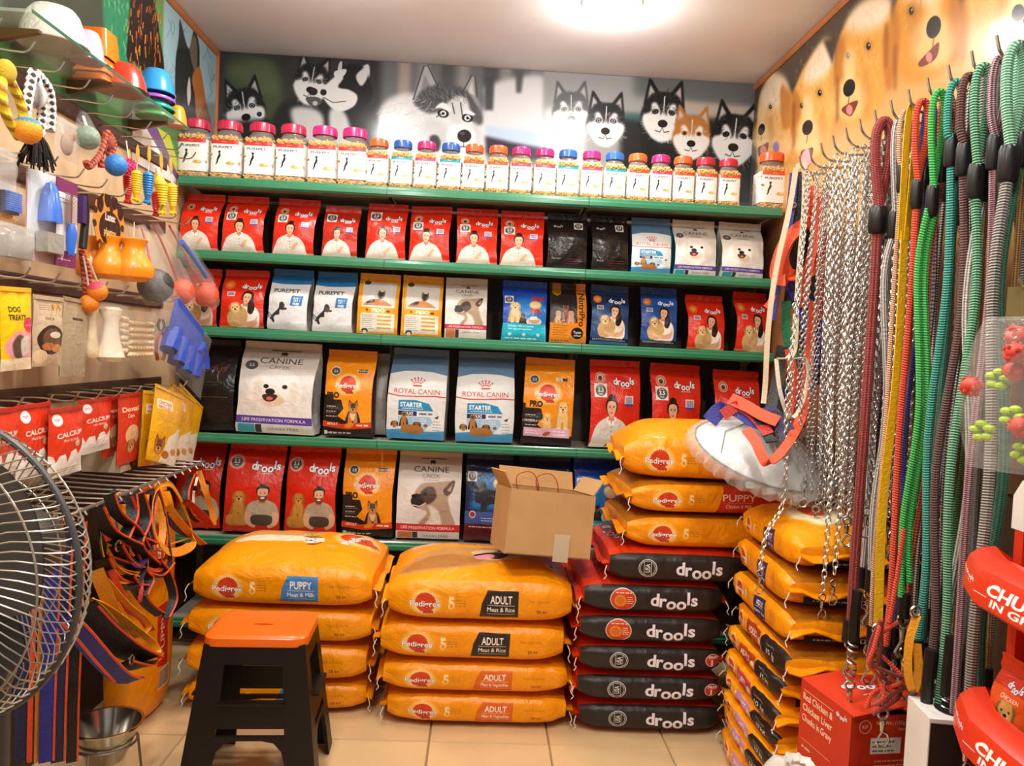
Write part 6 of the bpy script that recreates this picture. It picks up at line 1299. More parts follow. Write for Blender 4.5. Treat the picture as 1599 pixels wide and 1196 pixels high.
# ------------------------------------------------------------------ scarlet tray stand
def stand():
    redp = M('scarlet_plastic', '#d8351a', .32, coat=.2, var=.03); whp = M('white_plastic', '#e9e4de', .35); x0, y0, y1 = .975, .78, 1.325
    e = E('tray_display_stand', (x0, y1, 0), 'scarlet plastic display stand of gravy pouch trays with curved lips', 'display stand')
    def loc(x, y, z): return Vector((x - x0, y - y1, z))
    for y in (y1, y0): MB().box(loc(x0 + .02, y, .54), (.03, .022, 1.08)).build('post', redp, e, smooth=False)
    b = MB(); pr = [(y1 + .02, 1.02), (y1 + .02, 1.08), (y1, 1.11), (y1 - .04, 1.13), (y0 + .04, 1.13), (y0, 1.11), (y0 - .02, 1.08), (y0 - .02, 1.02)]
    b.add([loc(x0 + .004, y, z) for y, z in pr] + [loc(x0 + .03, y, z) for y, z in pr], [list(range(8)), list(range(15, 7, -1))] + [(k, (k + 1) % 8 + 0, (k + 1) % 8 + 8, k + 8) for k in range(8)]); b.build('white_head', whp, e, smooth=False)
    MB().box(loc(x0 + .045, (y0 + y1) / 2, .55), (.006, y1 - y0, 1.0)).build('back_panel', redp, e, smooth=False); MB().box(loc(x0 + .08, (y0 + y1) / 2, .015), (.3, y1 - y0 + .04, .03)).build('foot', redp, e, smooth=False)
    cv = Cv(512, 110, '#d8351a'); bounce(cv, .085, .07, .035, w=.1); lines(cv, .06, .11, [.11], .005, '#f4d8c8'); cv.text('CHUNKS', .39, .07, .07, '#ffffff', .04, w=.32, skew=.2); cv.rect(.16, .125, .23, .13, '#fff'); cv.text('IN GRAVY', .40, .15, .05, '#ffffff', .03, w=.3, skew=.15); cv.ell(.015, .06, .03, .012, '#e8a05a', rot=.8)
    lipm = PM(cv, 'gravy_lip_print', rough=.3, bump=0.02)
    ym = (y0 + y1) / 2
    for q, zt in enumerate((.975, .715, .44)):
        b = MB(); yA, yB = y1 + .012, y0 - .03; prof = [(x0 + .02, zt + .0), (x0 - .058, zt + .012), (x0 - .085, zt + .01), (x0 - .105, zt - .003), (x0 - .112, zt - .02), (x0 - .114, zt - .060), (x0 - .108, zt - .066)]
        n = 6; rows = []; uvs = []
        for k in range(n + 1):
            t = k / n; y = yA + (yB - yA) * t; sh = -.03 * (1 - (2 * t - 1) ** 2) + .03 * max(0, 1 - t * 7)
            rows.append([loc(x + (sh if i else 0), y, z) for i, (x, z) in enumerate(prof)]); uvs.append([(t, v) for v in (1, 1, 1, .97, .8, .06, 0)])
        sub = MB(); sub.grid([r[3:] for r in rows], [u[3:] for u in uvs]); lp = sub.build('printed_lip', lipm, None); 
        b.grid([r[1:4] for r in rows]); b.grid([[loc(x0 + .02, r[0].y + y1, zt - .066), Vector((r[-1].x, r[-1].y, r[-1].z))] for r in rows], flip=True)
        for r in (rows[0], rows[-1]): b.add(r[1:] + [loc(x0 + .02, r[0].y + y1, zt - .08), loc(x0 + .02, r[0].y + y1, zt - .02)], [list(range(len(r) + 1))])
        tr = b.build('tray', redp, e, angle=30); lp.parent = tr
stand()
def pouches():
    c = Cv(128, 170, '#e2571c'); c.rect(0, 0, 1, .25, '#c8341a'); bounce(c, .5, .16, .12); dogface(c, .5, .6, .2, '#d9a45a', '#8a5a2a'); c.ell(.5, 1.05, .34, .14, '#8a3a1c'); c.text('CHICKEN', .5, .36, .07, '#ffe9d8', .02)
    pm = PM(c, 'gravy_pouch_print'); k = 0
    for zt in (.715, .44):
        for q in range(4):
            b, s = pouch_mesh(.10, .13, .03, q + zt, .0, .0); e = E('gravy_pouch', (.9405, 1.235 - .112 * q, zt - .06), 'orange gravy pouch, %s in the %s tray of the scarlet stand' % (ORD[q], 'middle' if zt > .5 else 'lower'), 'pouch', 'gravy pouches in the trays', (0, 0, -PI / 2))
            b.build('pouch', [pm, foil['orange']], e); s.build('top_seal', pm, e)
pouches()
# ------------------------------------------------------------------ clear pack of knobbly toy balls at the frame edge
def ball_pack():
    c = atX(1590, 615, .80); Yc = c.y; e = E('toy_ball_pack', c, 'clear plastic pack of red and lime toy flowers hung before the leashes', 'toy pack')
    film = M('clear_pack_film', '#f4f2ea', .06, alpha=.10, bump=.6, bscale=25, var=0, spec=.9); b = MB(); rows = []
    U = Vector((.45, -.9, 0)); Nn = Vector((-.9, -.45, 0))
    for j in range(9):
        t = j / 8; w = .066 * (.5 + .5 * math.sin(PI * min(1, .15 + t * .75))); r = []
        for k in range(24): a = 2 * PI * k / 24; r.append(U * (w * math.cos(a) * 1.3) + Nn * (.04 * math.sin(a) * (1 - .8 * t ** 4)) + Vector((0, 0, -.115 + .23 * t)) + Vector((.006 * nz(k, j, 1), 0, .006 * nz(k, j, 2))))
        rows.append(r)
    b.grid(rows, close_u=True); b.add(rows[0], [list(range(23, -1, -1))]); b.build('film_pouch', film, e)
    MB().box(U * 0 + Vector((0, 0, .135)), (.05, .004, .05), Matrix.Rotation(-1.1, 3, 'Z')).build('header_card', M('header_card', '#6a5a2c', .6), e, smooth=False)
    red = M('toy_red', '#c83a2a', .5); lime = M('toy_lime', '#a8cc2a', .5); rr = random.Random(2)
    for q in range(16):
        p = U * rr.uniform(-.075, .07) + Vector((0, 0, -.10 + .2 * q / 15)) + Nn * rr.uniform(-.005, .022)
        if q % 2 == 0:
            b = MB().ball(p, .015, 10, 7)
            for k in range(26):
                d = Vector((rr.gauss(0, 1), rr.gauss(0, 1), rr.gauss(0, 1))).normalized(); b.ball(p + d * .015, .0035, 5, 3)
            b.build('red_ball', red, e)
        else:
            b = MB()
            for k in range(5): a = 2 * PI * k / 5 + q; b.ball(p + U * (.011 * math.cos(a)) + Vector((0, 0, .011 * math.sin(a))) + Nn * .006, .009, 7, 5, (1, 1, .7))
            b.build('lime_flower', lime, e)
    MB().tube([(XR - c.x, 0, .17), (.1, 0, .165), (-.005, 0, .16), (-.012, 0, .17)], .003, 6).build('hang_wire', steel, e)
ball_pack()
# ------------------------------------------------------------------ toy wall: brown hook rails, packets, toys
brown = M('brown_rail', '#4a2c1e', .45, var=.08); wire_m = M('grey_wire', '#9a948a', .35, metal=.8)
RZ = {'upper': atX(140, 190, XL).z, 'second': atX(196, 334, XL).z, 'third': atX(60, 445, XL).z, 'lowest': atX(120, 610, XL).z}
lh = MB().tube(crom([(0, 0, 0), (.06, 0, .002), (.12, 0, -.004), (.15, 0, -.002), (.168, 0, .022)], 5), .0025, 6)
lh0 = None
for nm, z in RZ.items():
    r = E('hook_rail', (XL, 2.3, z), '%s brown hook rail on the toy wall' % nm, 'hook rail', 'hook rails on the toy wall')
    b = MB(); Y0, Y1 = 1.45, 3.12; pr = [(0, -.024), (.010, -.024), (.013, -.018), (.013, .018), (.010, .024), (0, .024)]
    b.grid([[(x, Y0 - 2.3, q) for x, q in pr], [(x, Y1 - 2.3, q) for x, q in pr]], flip=True); b.build('rail_bar', brown, r, smooth=False)
    k = 0; y = 1.62 + .03 * len(nm) % .05
    while y < 3.05:
        if lh0 is None: lh0 = lh.build('hook', steel, r, (.012, y - 2.3, 0))
        else: inst(lh0, 'hook', r, (.012, y - 2.3, 0))
        for s_ in (0,): pass
        y += .13
def wbox(b, X):
    x0, y0, x1, y1 = b; xc, yc = (x0 + x1) / 2, (y0 + y1) / 2
    a, c, t, d = atX(x0, yc, X), atX(x1, yc, X), atX(xc, y0, X), atX(xc, y1, X)
    return Vector((X, (a.y + c.y) / 2, t.z)), c.y - a.y, t.z - d.z      # top middle, width, height
def pillow_mb(w, h, d, seed=0, nx=8, nz_=10, hole=True):
    """flat sealed sachet hanging from its top edge: local front -Y, top at z 0"""
    b = MB()
    for sgn in (-1, 1):
        rows, uv = [], []
        for j in range(nz_ + 1):
            t = j / nz_; r = []; u = []
            for i in range(nx + 1):
                s_ = i / nx * 2 - 1; th = d / 2 * (1 - abs(s_) ** 4) * max(0, math.sin(PI * min(1, max(0, (t - .1) / .88)))) ** .6
                r.append((s_ * w / 2 * (1 - .02 * math.sin(PI * t)), sgn * (th + .0008) + .003 * nz(s_ * 2 + seed, t * 3, seed), -h * t)); u.append((i / nx, 1 - t))
            rows.append(r); uv.append(u)
        b.m = 0 if sgn < 0 else 1; b.grid(rows, uv, flip=sgn < 0)
    return b
film = M('sachet_film', '#f1efe8', .07, alpha=.09, bump=.6, bscale=25, var=0, spec=.9); film2 = M('sachet_film_dull', '#d9d5cc', .15, alpha=.34, bump=.6, bscale=25, var=0, spec=.8)
RZP = PI / 2
def sachet(box, X, pm, back, label, cat='packet', name='treat_packet', group=None, d=.02, tilt=0.0, yaw=0.0, seed=0, extra=None):
    p, w, h = wbox(box, X); e = E(name, p, label, cat, group, (0, 0, RZP + yaw)); e.rotation_euler = (0, R(tilt), RZP + yaw)
    pillow_mb(w, h, d, seed).build('sachet', [pm, back], e)
    MB().box((0, -.0015, -.006), (w * .94, .004, .010)).build('sealed_edge', back, e, smooth=False)
    if extra: extra(e, w, h)
    return e
# ---- treat pouches, third rail
def f_treats(c, H):
    c.rect(0, H * .62, 1, H, '#e8a0a0', .0); c.text('DOG', .34, .56, .13, '#2e2010', .03, w=.36); c.text('TREATS', .42, .76, .13, '#2e2010', .03, w=.56); c.ell(.78, .95, .17, .2, '#d8305c'); c.text('with meat', .78, .95, .05, '#fbe8ee', .01, wmax=.24)
    c.poly([(.08, 1.6), (.2, 1.25), (.5, 1.1), (.9, 1.25), (.98, 1.75), (.5, 1.85)], '#e79aa8', sm=True, soft=3); c.poly([(.25, 1.4), (.45, 1.2), (.6, 1.3), (.62, 1.75), (.35, 1.75)], '#5a4636', sm=True, soft=2); c.poly([(.5, 1.35), (.75, 1.25), (.85, 1.6), (.6, 1.75)], '#d8cdbc', sm=True, soft=2); c.rect(0, H - .3, 1, H, '#f1e6d0', .9)
def f_kraft(c, H): c.rect(.1, .1, .9, .2, '#b8a488'); lines(c, .15, .85, [.28, .34, .4], .02, '#8a765c'); dogface(c, .72, .34, .13, '#d8a04c', '#8a5a2a', '#e8c890'); c.rect(.1, .6, .9, .74, '#cbb89a'); c.text('DUCK', .45, .67, .08, '#5a4630', .02); c.ell(.5, 1.3, .42, .44, '#3a281c'); c.ell(.5, 1.25, .3, .3, '#6e4a30'); c.ell(.6, 1.15, .18, .1, '#d9cdb8'); c.ell(.4, 1.5, .2, .12, '#b4703a'); c.ell(.68, 1.55, .18, .13, '#c88a48'); c.ell(.2, 1.8, .2, .2, '#e0c49a')
def f_tan(c, H): lines(c, .15, .85, [.12 * k + .2 for k in range(12)], .02, '#8e7a60', .6); c.rect(.3, .55, .7, .62, '#4a3a2a')
def f_calc(c, H): 
    c.ell(.22, .3, .13, .15, '#fff'); c.text('TOP', .22, .3, .05, '#d83020', .02); c.text('CALCIUM', .55, .68, .12, '#fff4ea', .03, w=.76, rot=-.06); c.text('MILK BONE', .55, .84, .06, '#fff4ea', .01); dogface(c, .75, .95, .08, '#e8d8c0', '#b08a5a', tongue=False)
    c.poly([(0, 1.15), (.1, 1.2), (.16, 1.36), (.24, 1.2), (.4, 1.18), (.46, 1.4), (.56, 1.15), (.7, 1.1), (.78, 1.25), (1, 1.0), (1, H), (0, H)], '#f3ede2', sm=False); lines(c, .1, .9, [H - .2, H - .14], .02, '#b8a890')
def f_choco(c, H): c.text('Dental', .5, .45, .13, '#ffe9c8', .02, w=.7); c.text('Care', .5, .64, .1, '#ffe9c8', .02); c.ell(.55, 1.2, .3, .3, '#e0b080'); dogface(c, .5, 1.5, .2, '#c98a50', '#8a5426')
def f_yell(c, H): c.poly([(.1, .3), (.6, .25), (.62, .48), (.1, .52)], '#fbf3dc'); c.text('CHICKEN', .35, .36, .08, '#c85a1c', .02, w=.4); c.text('BISCUIT', .35, .46, .06, '#c85a1c', .02, w=.4); lines(c, .15, .7, [.62, .68, .74], .014, '#b88010'); c.poly([(.4, H), (.55, 1.1), (.95, .8), (1, .8), (1, H)], '#f4ecd8', sm=False); dogface(c, .3, 1.35, .18, '#b8742c', '#6a4018', ear='up'); c.ell(.55, 1.5, .12, .09, '#c07a30'); c.ell(.8, 1.4, .1, .08, '#d8a050')
def prt(name, w, h, col, fn, **kw): return face_print(name, w, h, col, fn, 140, **dict(dict(rough=.3, bump=.5, bscale=22, dist=1.2), **kw))
PT = dict(treats=prt('treats_print', 1, 2.1, '#f0c21a', f_treats), kraft=prt('kraft_print', 1, 2.1, '#c4ae90', f_kraft), tan=prt('tan_print', 1, 2.2, '#a8967a', f_tan), calc=prt('calcium_print', 1, 1.75, '#dd3a1c', f_calc), choco=prt('dental_print', 1, 2.0, '#cf3a20', f_choco), yell=prt('yellow_biscuit_print', 1, 1.7, '#f0b414', f_yell))
bk = {n: M('packet_back_' + n, c, .35, bump=.4, bscale=25) for n, c in dict(yellow='#e0b020', kraft='#b8a284', red='#b82c18', white='#e4dfd6', tan='#9a886c').items()}
sachet((-2, 448, 47, 578), -1.13, PT['treats'], bk['yellow'], 'yellow dog treats pouch hanging from the third rail', d=.025, tilt=-2)
sachet((50, 462, 97, 572), -1.14, PT['kraft'], bk['kraft'], 'pale brown pouch with round dark picture, beside the yellow treats pouch', d=.025, seed=2)
sachet((97, 466, 137, 588), -1.15, PT['tan'], bk['tan'], 'plain tan pouch between the kraft pouch and rawhide bones', d=.02, seed=3, tilt=3)
sachet((-28, 638, 28, 745), -1.12, PT['calc'], bk['red'], 'red calcium packet nearest the fan cage', group='red calcium packets', d=.022, seed=4); sachet((24, 630, 78, 742), -1.13, PT['calc'], bk['red'], 'red calcium packet, second from the fan side', group='red calcium packets', d=.022, seed=5); sachet((74, 636, 128, 742), -1.11, PT['calc'], bk['red'], 'red calcium packet in front of the dark rail gap', group='red calcium packets', d=.022, seed=6)
sachet((122, 622, 172, 706), -1.16, PT['calc'], bk['red'], 'smaller red calcium packet behind the dental packets', group='red calcium packets', d=.02, seed=7); sachet((160, 620, 190, 712), -1.17, PT['choco'], bk['red'], 'narrow red dental packet beside the calcium packets', d=.018, seed=8); sachet((183, 614, 218, 722), -1.14, PT['choco'], bk['red'], 'wider red dental packet next to the yellow packets', d=.018, seed=9)
for i, (b, X, t, w) in enumerate((((222, 612, 262, 725), -1.13, 6, 'first'), ((240, 610, 286, 722), -1.09, 14, 'second'), ((262, 612, 306, 718), -1.13, 20, 'third'), ((276, 618, 318, 714), -1.17, 24, 'fourth'))): sachet(b, X, PT['yell'], bk['yellow'], 'yellow chicken biscuit packet, %s of four counted from the dental packets' % w, group='yellow biscuit packets', d=.02, tilt=t, seed=10 + i)
# ---- rawhide and chews
raw = M('rawhide', '#e4cda4', .55, bump=.4, bscale=60, var=.1); raww = M('pale_rawhide', '#ece0c8', .5, bump=.4, bscale=40, var=.06)
def rawbone(box, X, lab, m, wrap=True):
    p, w, h = wbox(box, X); e = E('rawhide_bone', p, lab, 'chew', 'rawhide bones and chews'); b = MB(); r = w * .42
    b.lathe([(1e-4, -h), (r * .8, -h * .985), (r * 1.1, -h * .9), (r, -h * .8), (r * .72, -h * .6), (r * .62, -h * .4), (r * .6, -h * .25), (r * .85, -h * .12), (r * .9, -h * .06), (r * .6, -h * .015), (1e-4, -h * .01)], 16, sx=.7); b.build('bone', m, e)
    pillow_mb(w * 1.1, h * 1.06, w * .8, 3).build('film_sleeve', [film, film], e, (0, 0, .01), (0, 0, RZP)); return e
rawbone((135, 476, 152, 560), -1.15, 'slim rawhide stick in film beside the tan pouch', raw); rawbone((158, 478, 187, 566), -1.12, 'large pale rawhide bone in film', raww)
def braid(box, X, lab):
    p, w, h = wbox(box, X); e = E('braided_chew', p, lab, 'chew', 'rawhide bones and chews'); b = MB()
    for c_ in range(max(1, int(w / .022))):
        y0 = -w / 2 + .011 + c_ * .022
        for j in range(int(h / .020)): b.ball((0, y0, -.012 - .020 * j), .0125, 8, 5, (1, 1.0, .62), Matrix.Rotation(.6 if j % 2 else -.6, 3, 'X'))
    b.build('braid', raw, e); pillow_mb(w * 1.15, h * 1.08, .03, 4).build('film_sleeve', [film, film], e, (0, 0, .03), (0, 0, RZP)); return e
braid((187, 492, 200, 560), -1.14, 'narrow braided rawhide chew next to the pale bone'); braid((200, 500, 238, 560), -1.13, 'wide pack of knotted rawhide chews beside the nail clipper')
# ---- nail clipper and blue glove
def clipper():
    p, w, h = wbox((240, 492, 262, 562), -1.14); e = E('nail_clipper', p, 'nail clipper with orange handles in a clear pack', 'clipper'); org = M('orange_handle', '#d8541c', .4)
    for s_ in (-1, 1):
        MB().tube(crom([(0, s_ * w * .05, -h * .35), (0, s_ * w * .28, -h * .55), (0, s_ * w * .30, -h * .8), (0, s_ * w * .2, -h)], 5), .006, 7).build('handle', org, e)
        MB().tube(crom([(0, -s_ * w * .02, -h * .4), (0, s_ * w * .22, -h * .25), (0, s_ * w * .1, -h * .1)], 5), .005, 6).build('blade', M('dark_steel', '#3b3634', .35, metal=.7), e)
    pillow_mb(w * 1.4, h * 1.1, .025, 4).build('film_sleeve', [film, film], e, (0, 0, .02), (0, 0, RZP))
clipper()
def glove():
    p, w, h = wbox((262, 492, 326, 588), -1.075); e = E('grooming_glove', p, 'blue rubber grooming glove in a tilted clear pack', 'glove'); e.rotation_euler = (0, R(24), RZP); g = M('blue_rubber', '#2548b4', .5, bump=.4, bscale=120); b = MB()
    hw = w * .34
    o = [(-hw, 0), (hw, 0), (hw * 1.05, -h * .45), (hw * 1.05, -h * .55), (-hw * 1.05, -h * .55), (-hw * 1.05, -h * .45)]
    b.add([(x, -.008, z) for x, z in o] + [(x, .008, z) for x, z in o], [list(range(5, -1, -1)), list(range(6, 12))] + [(k, (k + 1) % 6, (k + 1) % 6 + 6, k + 6) for k in range(6)]); b.build('palm', g, e, smooth=False)
    for k in range(4): x = -hw * .8 + k * hw * .53; MB().tube(crom([(x, 0, -h * .5), (x * 1.08, 0, -h * .7), (x * 1.14, 0, -h * (.86 + .06 * (k in (1, 2))))], 4), hw * .235, 8).build('finger', g, e)
    MB().tube(crom([(hw * .9, 0, -h * .3), (hw * 1.35, 0, -h * .42), (hw * 1.5, 0, -h * .58)], 4), hw * .22, 8).build('thumb', g, e); MB().box((.003, -.0095, -h * .55), (.012, .002, .010)).build('care_tag', M('white_tag', '#f2f2f0', .5), e, smooth=False)
    pillow_mb(w * 1.25, h * 1.12, .055, 8).build('film_sleeve', [film, film], e, (0, 0, .012))
glove()
# ---- second rail: brushes, combs, bottles
def card_pack(box, X, lab, col, fn, name='grooming_pack', cat='packet', extra=None, wrap=True, tilt=0, group=None):
    p, w, h = wbox(box, X); e = E(name, p, lab, cat, group); e.rotation_euler = (0, R(tilt), RZP); pm = face_print(lab.replace(' ', '_')[:40], w, h, col, fn, 120, rough=.5)
    b = MB(); b.box((0, .002, -h / 2), (w, .003, h)); b.quad((-w / 2, 0, -h), (w / 2, 0, -h), (w / 2, 0, 0), (-w / 2, 0, 0)); b.build('backing_card', pm, e, smooth=False)
    if extra: extra(e, w, h)
    if wrap: pillow_mb(w * 1.05, h * 1.03, .05, 6).build('film_sleeve', [film, film], e, (0, -.01, .005))
    return e
bluep = M('blue_plastic', '#2f6cd0', .35, coat=.2); bluedk = M('navy_plastic', '#22305a', .4); greyp = M('grey_plastic', '#9a958c', .45, bump=.4, bscale=60); purple = M('purple_plastic', '#3a2360', .4)
def ex_brush(e, w, h):
    MB().lathe([(1e-4, -h * .55), (w * .22, -h * .55), (w * .2, -h * .4), (w * .14, -h * .2), (w * .08, -h * .12), (1e-4, -h * .1)], 14, (-.0, -.018, 0)).build('brush_handle', bluep, e)
    b = MB(); b.box((0, -.02, -h * .78), (w * .55, .03, h * .22)); b.build('brush_head', greyp, e)
def ex_comb(e, w, h):
    MB().tube([(0, -.012, -h * .5), (0, -.014, -h * .62), (0, -.012, -h * .86)], .012, 10, rs=[.008, .013, .009]).build('comb_handle', bluep, e)
    b = MB(); b.box((0, -.01, -h * .33), (.005, .004, h * .36))
    for k in range(22): b.box((0, -.011, -h * (.16 + .0155 * k)), (w * .6, .002, .0016))
    b.build('comb_teeth', steel, e, smooth=False)
def ex_bristle(e, w, h):
    b = MB(); b.box((0, -.008, -h * .55), (w * .8, .012, h * .6)); b.build('brush_pad', bluedk, e); b = MB()
    for k in range(9): b.box((0, -.018, -h * (.28 + .06 * k)), (w * .7, .010, .004))
    b.build('bristles', bluep, e, smooth=False)
card_pack((-6, 285, 24, 342), -1.14, 'navy bristle brush on an orange card at the second rail', '#e8a22c', lambda c, H: c.rect(0, 0, 1, .3, '#f2efe8'), extra=ex_bristle, cat='brush')
card_pack((42, 268, 90, 410), -1.14, 'blue cone handled grooming brush on a pale card', '#dfe8ec', lambda c, H: (c.rect(0, H * .86, 1, H, '#d8a8b4'), c.ell(.82, .35, .14, .2, '#d8a060')), extra=ex_brush, cat='brush')
card_pack((88, 281, 120, 417), -1.12, 'steel comb with blue handle on a white and purple card', '#ece9e6', lambda c, H: (c.rect(0, 0, 1, .36, '#7a2a5c'), c.rect(0, H - .42, 1, H, '#7a2a5c'), c.text('V', .3, H - .22, .16, '#f0dce8', .02), lines(c, .1, .9, [.5, .6], .03, '#5a5a60'), dogface(c, .75, 1.6, .12, '#8a6a4a', '#4a3424'), lines(c, .1, .9, [H - .2], .03, '#e0c0d4')), extra=ex_comb, wrap=False, cat='comb')
sachet((-6, 350, 50, 412), -1.13, film2, film2, 'cloudy grey film bag below the bristle brush', 'packet', 'film_bag', d=.05, extra=lambda e, w, h: MB().box((0, 0, -h * .55), (w * .7, .03, h * .6)).build('felt_pad', greyp, e))
def dark_brush():
    p, w, h = wbox((122, 302, 138, 388), -1.13); e = E('slicker_brush', p, 'black and purple slicker brush behind the comb card', 'brush'); MB().tube(crom([(0, 0, 0), (0, .01, -h * .4), (0, .0, -h)], 5), .011, 9).build('handle', blackv, e); MB().box((0, -.012, -h * .3), (.02, .02, h * .5)).build('purple_grip', purple, e)
dark_brush()
def bulb(box, X, lab, big=False):
    p, w, h = wbox(box, X); e = E('squeaky_toy', p, lab, 'toy', 'orange squeaky bottles'); r = w * .42; m = M('orange_vinyl', '#f29518', .35, coat=.25, var=.04)
    MB().lathe([(1e-4, -h), (r * .55, -h * .99), (r * .9, -h * .9), (r, -h * .74), (r * .92, -h * .6), (r * .66, -h * .42), (r * .5, -h * .28), (r * .5, -h * .16), (r * .62, -h * .08), (r * .66, -h * .03), (r * .5, 0), (1e-4, 0)], 20).build('bottle', m, e)
    MB().tube([(0, 0, 0), (0, 0, .05)], .0015, 5).build('hang_cord', thread, e)
    if big:
        c = Cv(150, 120, '#e08a34'); rr = random.Random(4)
        for k in range(26): x, y = rr.uniform(0, 1), rr.uniform(0, .8); c.ell(x, y, .06, .05, '#3a2114')
        for x, y in ((.2, .22), (.42, .12), (.64, .12), (.84, .24)): c.ell(x, y, .1, .12, '#2c180e')
        c.ell(.52, .52, .34, .24, '#2c180e'); c.text('Latex', .52, .36, .1, '#f6e9d8', .03); c.text('playtoy', .52, .56, .09, '#f6c98a', .02)
        pm = PM(c, 'paw_card_print'); bb = MB(); o = [(-.5, -.1), (-.42, .25), (-.2, .42), (.2, .42), (.42, .25), (.5, -.1), (.36, -.4), (-.36, -.4)]; W_, H_ = w * 1.5, w * 1.35
        bb.add([(x * W_, 0, z * H_) for x, z in o] + [(x * W_, .002, z * H_) for x, z in o], [list(range(7, -1, -1)), list(range(8, 16))] + [(k, (k + 1) % 8, (k + 1) % 8 + 8, k + 8) for k in range(8)], [(x + .5, z + .5) for x, z in o] * 2, flat=True)
        bb.build('paw_card', pm, e, (.004, -.012, .045), (0, 0, RZP), smooth=False)
    return e
bulb((128, 368, 155, 436), -1.18, 'orange squeaky bottle farthest inside, behind the others'); bulb((154, 368, 187, 436), -1.13, 'orange squeaky bottle in the middle under a paw shaped card', True); bulb((190, 372, 225, 440), -1.075, 'orange squeaky bottle nearest the clear bags')
# ---- balls in long clear bags
def ballm(n, c): return M('toy_ball_' + n, c, .5, bump=.3, bscale=150, var=.06)
bagfilm = M('clear_bag_film', '#f2f1ee', .08, alpha=.13, bump=1.0, bscale=14, var=0, spec=1.0, dist=2.5)
def bagged_ball(px, py, r, top, X, m, lab, cord=None):
    c = atX(px, py, X); t = atX(top[0], top[1], X - .05); e = E('bagged_ball', t, lab, 'toy', 'balls in long clear bags'); q = c - t; rad = r * c.y / F * 1.05
    MB().ball(q, rad, 20, 12).build('ball', m, e)
    MB().tube(crom([(0, 0, 0), q * .4 + Vector((0, .006, 0)), q * .86], 5), .004, 6).build('rope', M('red_cord', '#b8301c', .7) if cord is None else cord, e)
    b = MB(); rows = []; L_ = q.length; ax = q.normalized(); u = ax.cross(Vector((1, 0, 0))).normalized(); v = ax.cross(u)
    for j in range(10):
        s_ = j / 9; w = .018 + (rad * 1.25 - .018) * min(1, s_ * 1.25) ** .8; w *= 1 if s_ < .95 else .75
        rows.append([ax * (s_ * (L_ + rad * 1.05)) + u * (w * math.cos(2 * PI * k / 20)) + v * (w * .75 * math.sin(2 * PI * k / 20)) + Vector((.004 * nz(k, j, 3), .006 * nz(k, j, 7), 0)) for k in range(20)])
    b.grid(rows, close_u=True); b.add(rows[-1], [list(range(20))]); b.build('clear_bag', bagfilm, e); return e
bagged_ball(243, 446, 25, (220, 352), -1.08, ballm('black', '#2a2622'), 'black ball in a long clear bag below the squeaky bottles'); bagged_ball(284, 455, 18, (240, 350), -1.12, ballm('coral', '#e0542e'), 'coral ball in a long clear bag, beside the black ball'); bagged_ball(322, 460, 18, (264, 352), -1.14, ballm('coral', '#e0542e'), 'coral ball in a long clear bag nearest the red pet food bags')
def bagged_brush():
    t = atX(278, 372, -1.09); e = E('bagged_brush', t, 'blue handled brush in a clear bag leaning towards the shelves', 'brush'); a, b_ = atX(284, 378, -1.09) - t, atX(322, 432, -1.09) - t
    MB().tube(crom([a, a.lerp(b_, .5) + Vector((0, .004, .004)), b_], 5), .010, 8, rs=None).build('handle', bluep, e)
    d = (b_ - a); b = MB(); ax = d.normalized(); u = ax.cross(Vector((1, 0, 0))).normalized(); v = Vector((1, 0, 0)); rows = [[ax * (d.length * 1.25 * s_) - ax * .02 + a + u * (.032 * math.cos(2 * PI * k / 16)) + v * (.016 * math.sin(2 * PI * k / 16)) for k in range(16)] for s_ in (0, .3, .6, 1)]; b.grid(rows, close_u=True); b.build('clear_bag', film, e)
bagged_brush()
def tennis(px, py, r, X, cols, lab, hang=None, group='hanging play balls'):
    c = atX(px, py, X); rad = r * c.y / F; e = E('play_ball', c, lab, 'ball', group); MB().ball((0, 0, 0), rad, 20, 12).build('ball', ballm(*cols[0]), e)
    if len(cols) > 1: MB().lathe([(rad * 1.012 * math.sin(a), rad * 1.012 * math.cos(a)) for a in (1e-3, .3, .6, .85)], 18, M4=Matrix.Rotation(R(35), 3, 'X')).build('panel', ballm(*cols[1]), e)
    h = atX(*hang, X) - c if hang else Vector((-.01, 0, .12)); MB().tube(crom([(0, 0, rad * .9), (h.x * .5, h.y * .5 + .004, h.z * .6), tuple(h)], 5), .003, 6).build('hang_cord', thread, e); return e
tennis(152, 455, 15, -1.12, (('orange', '#ee8420'), ('rose', '#c83a4c')), 'orange and rose play ball under the squeaky bottles', (138, 405)); tennis(139, 474, 14, -1.14, (('orange', '#ee8420'),), 'plain orange play ball above the rawhide sticks', (130, 400))
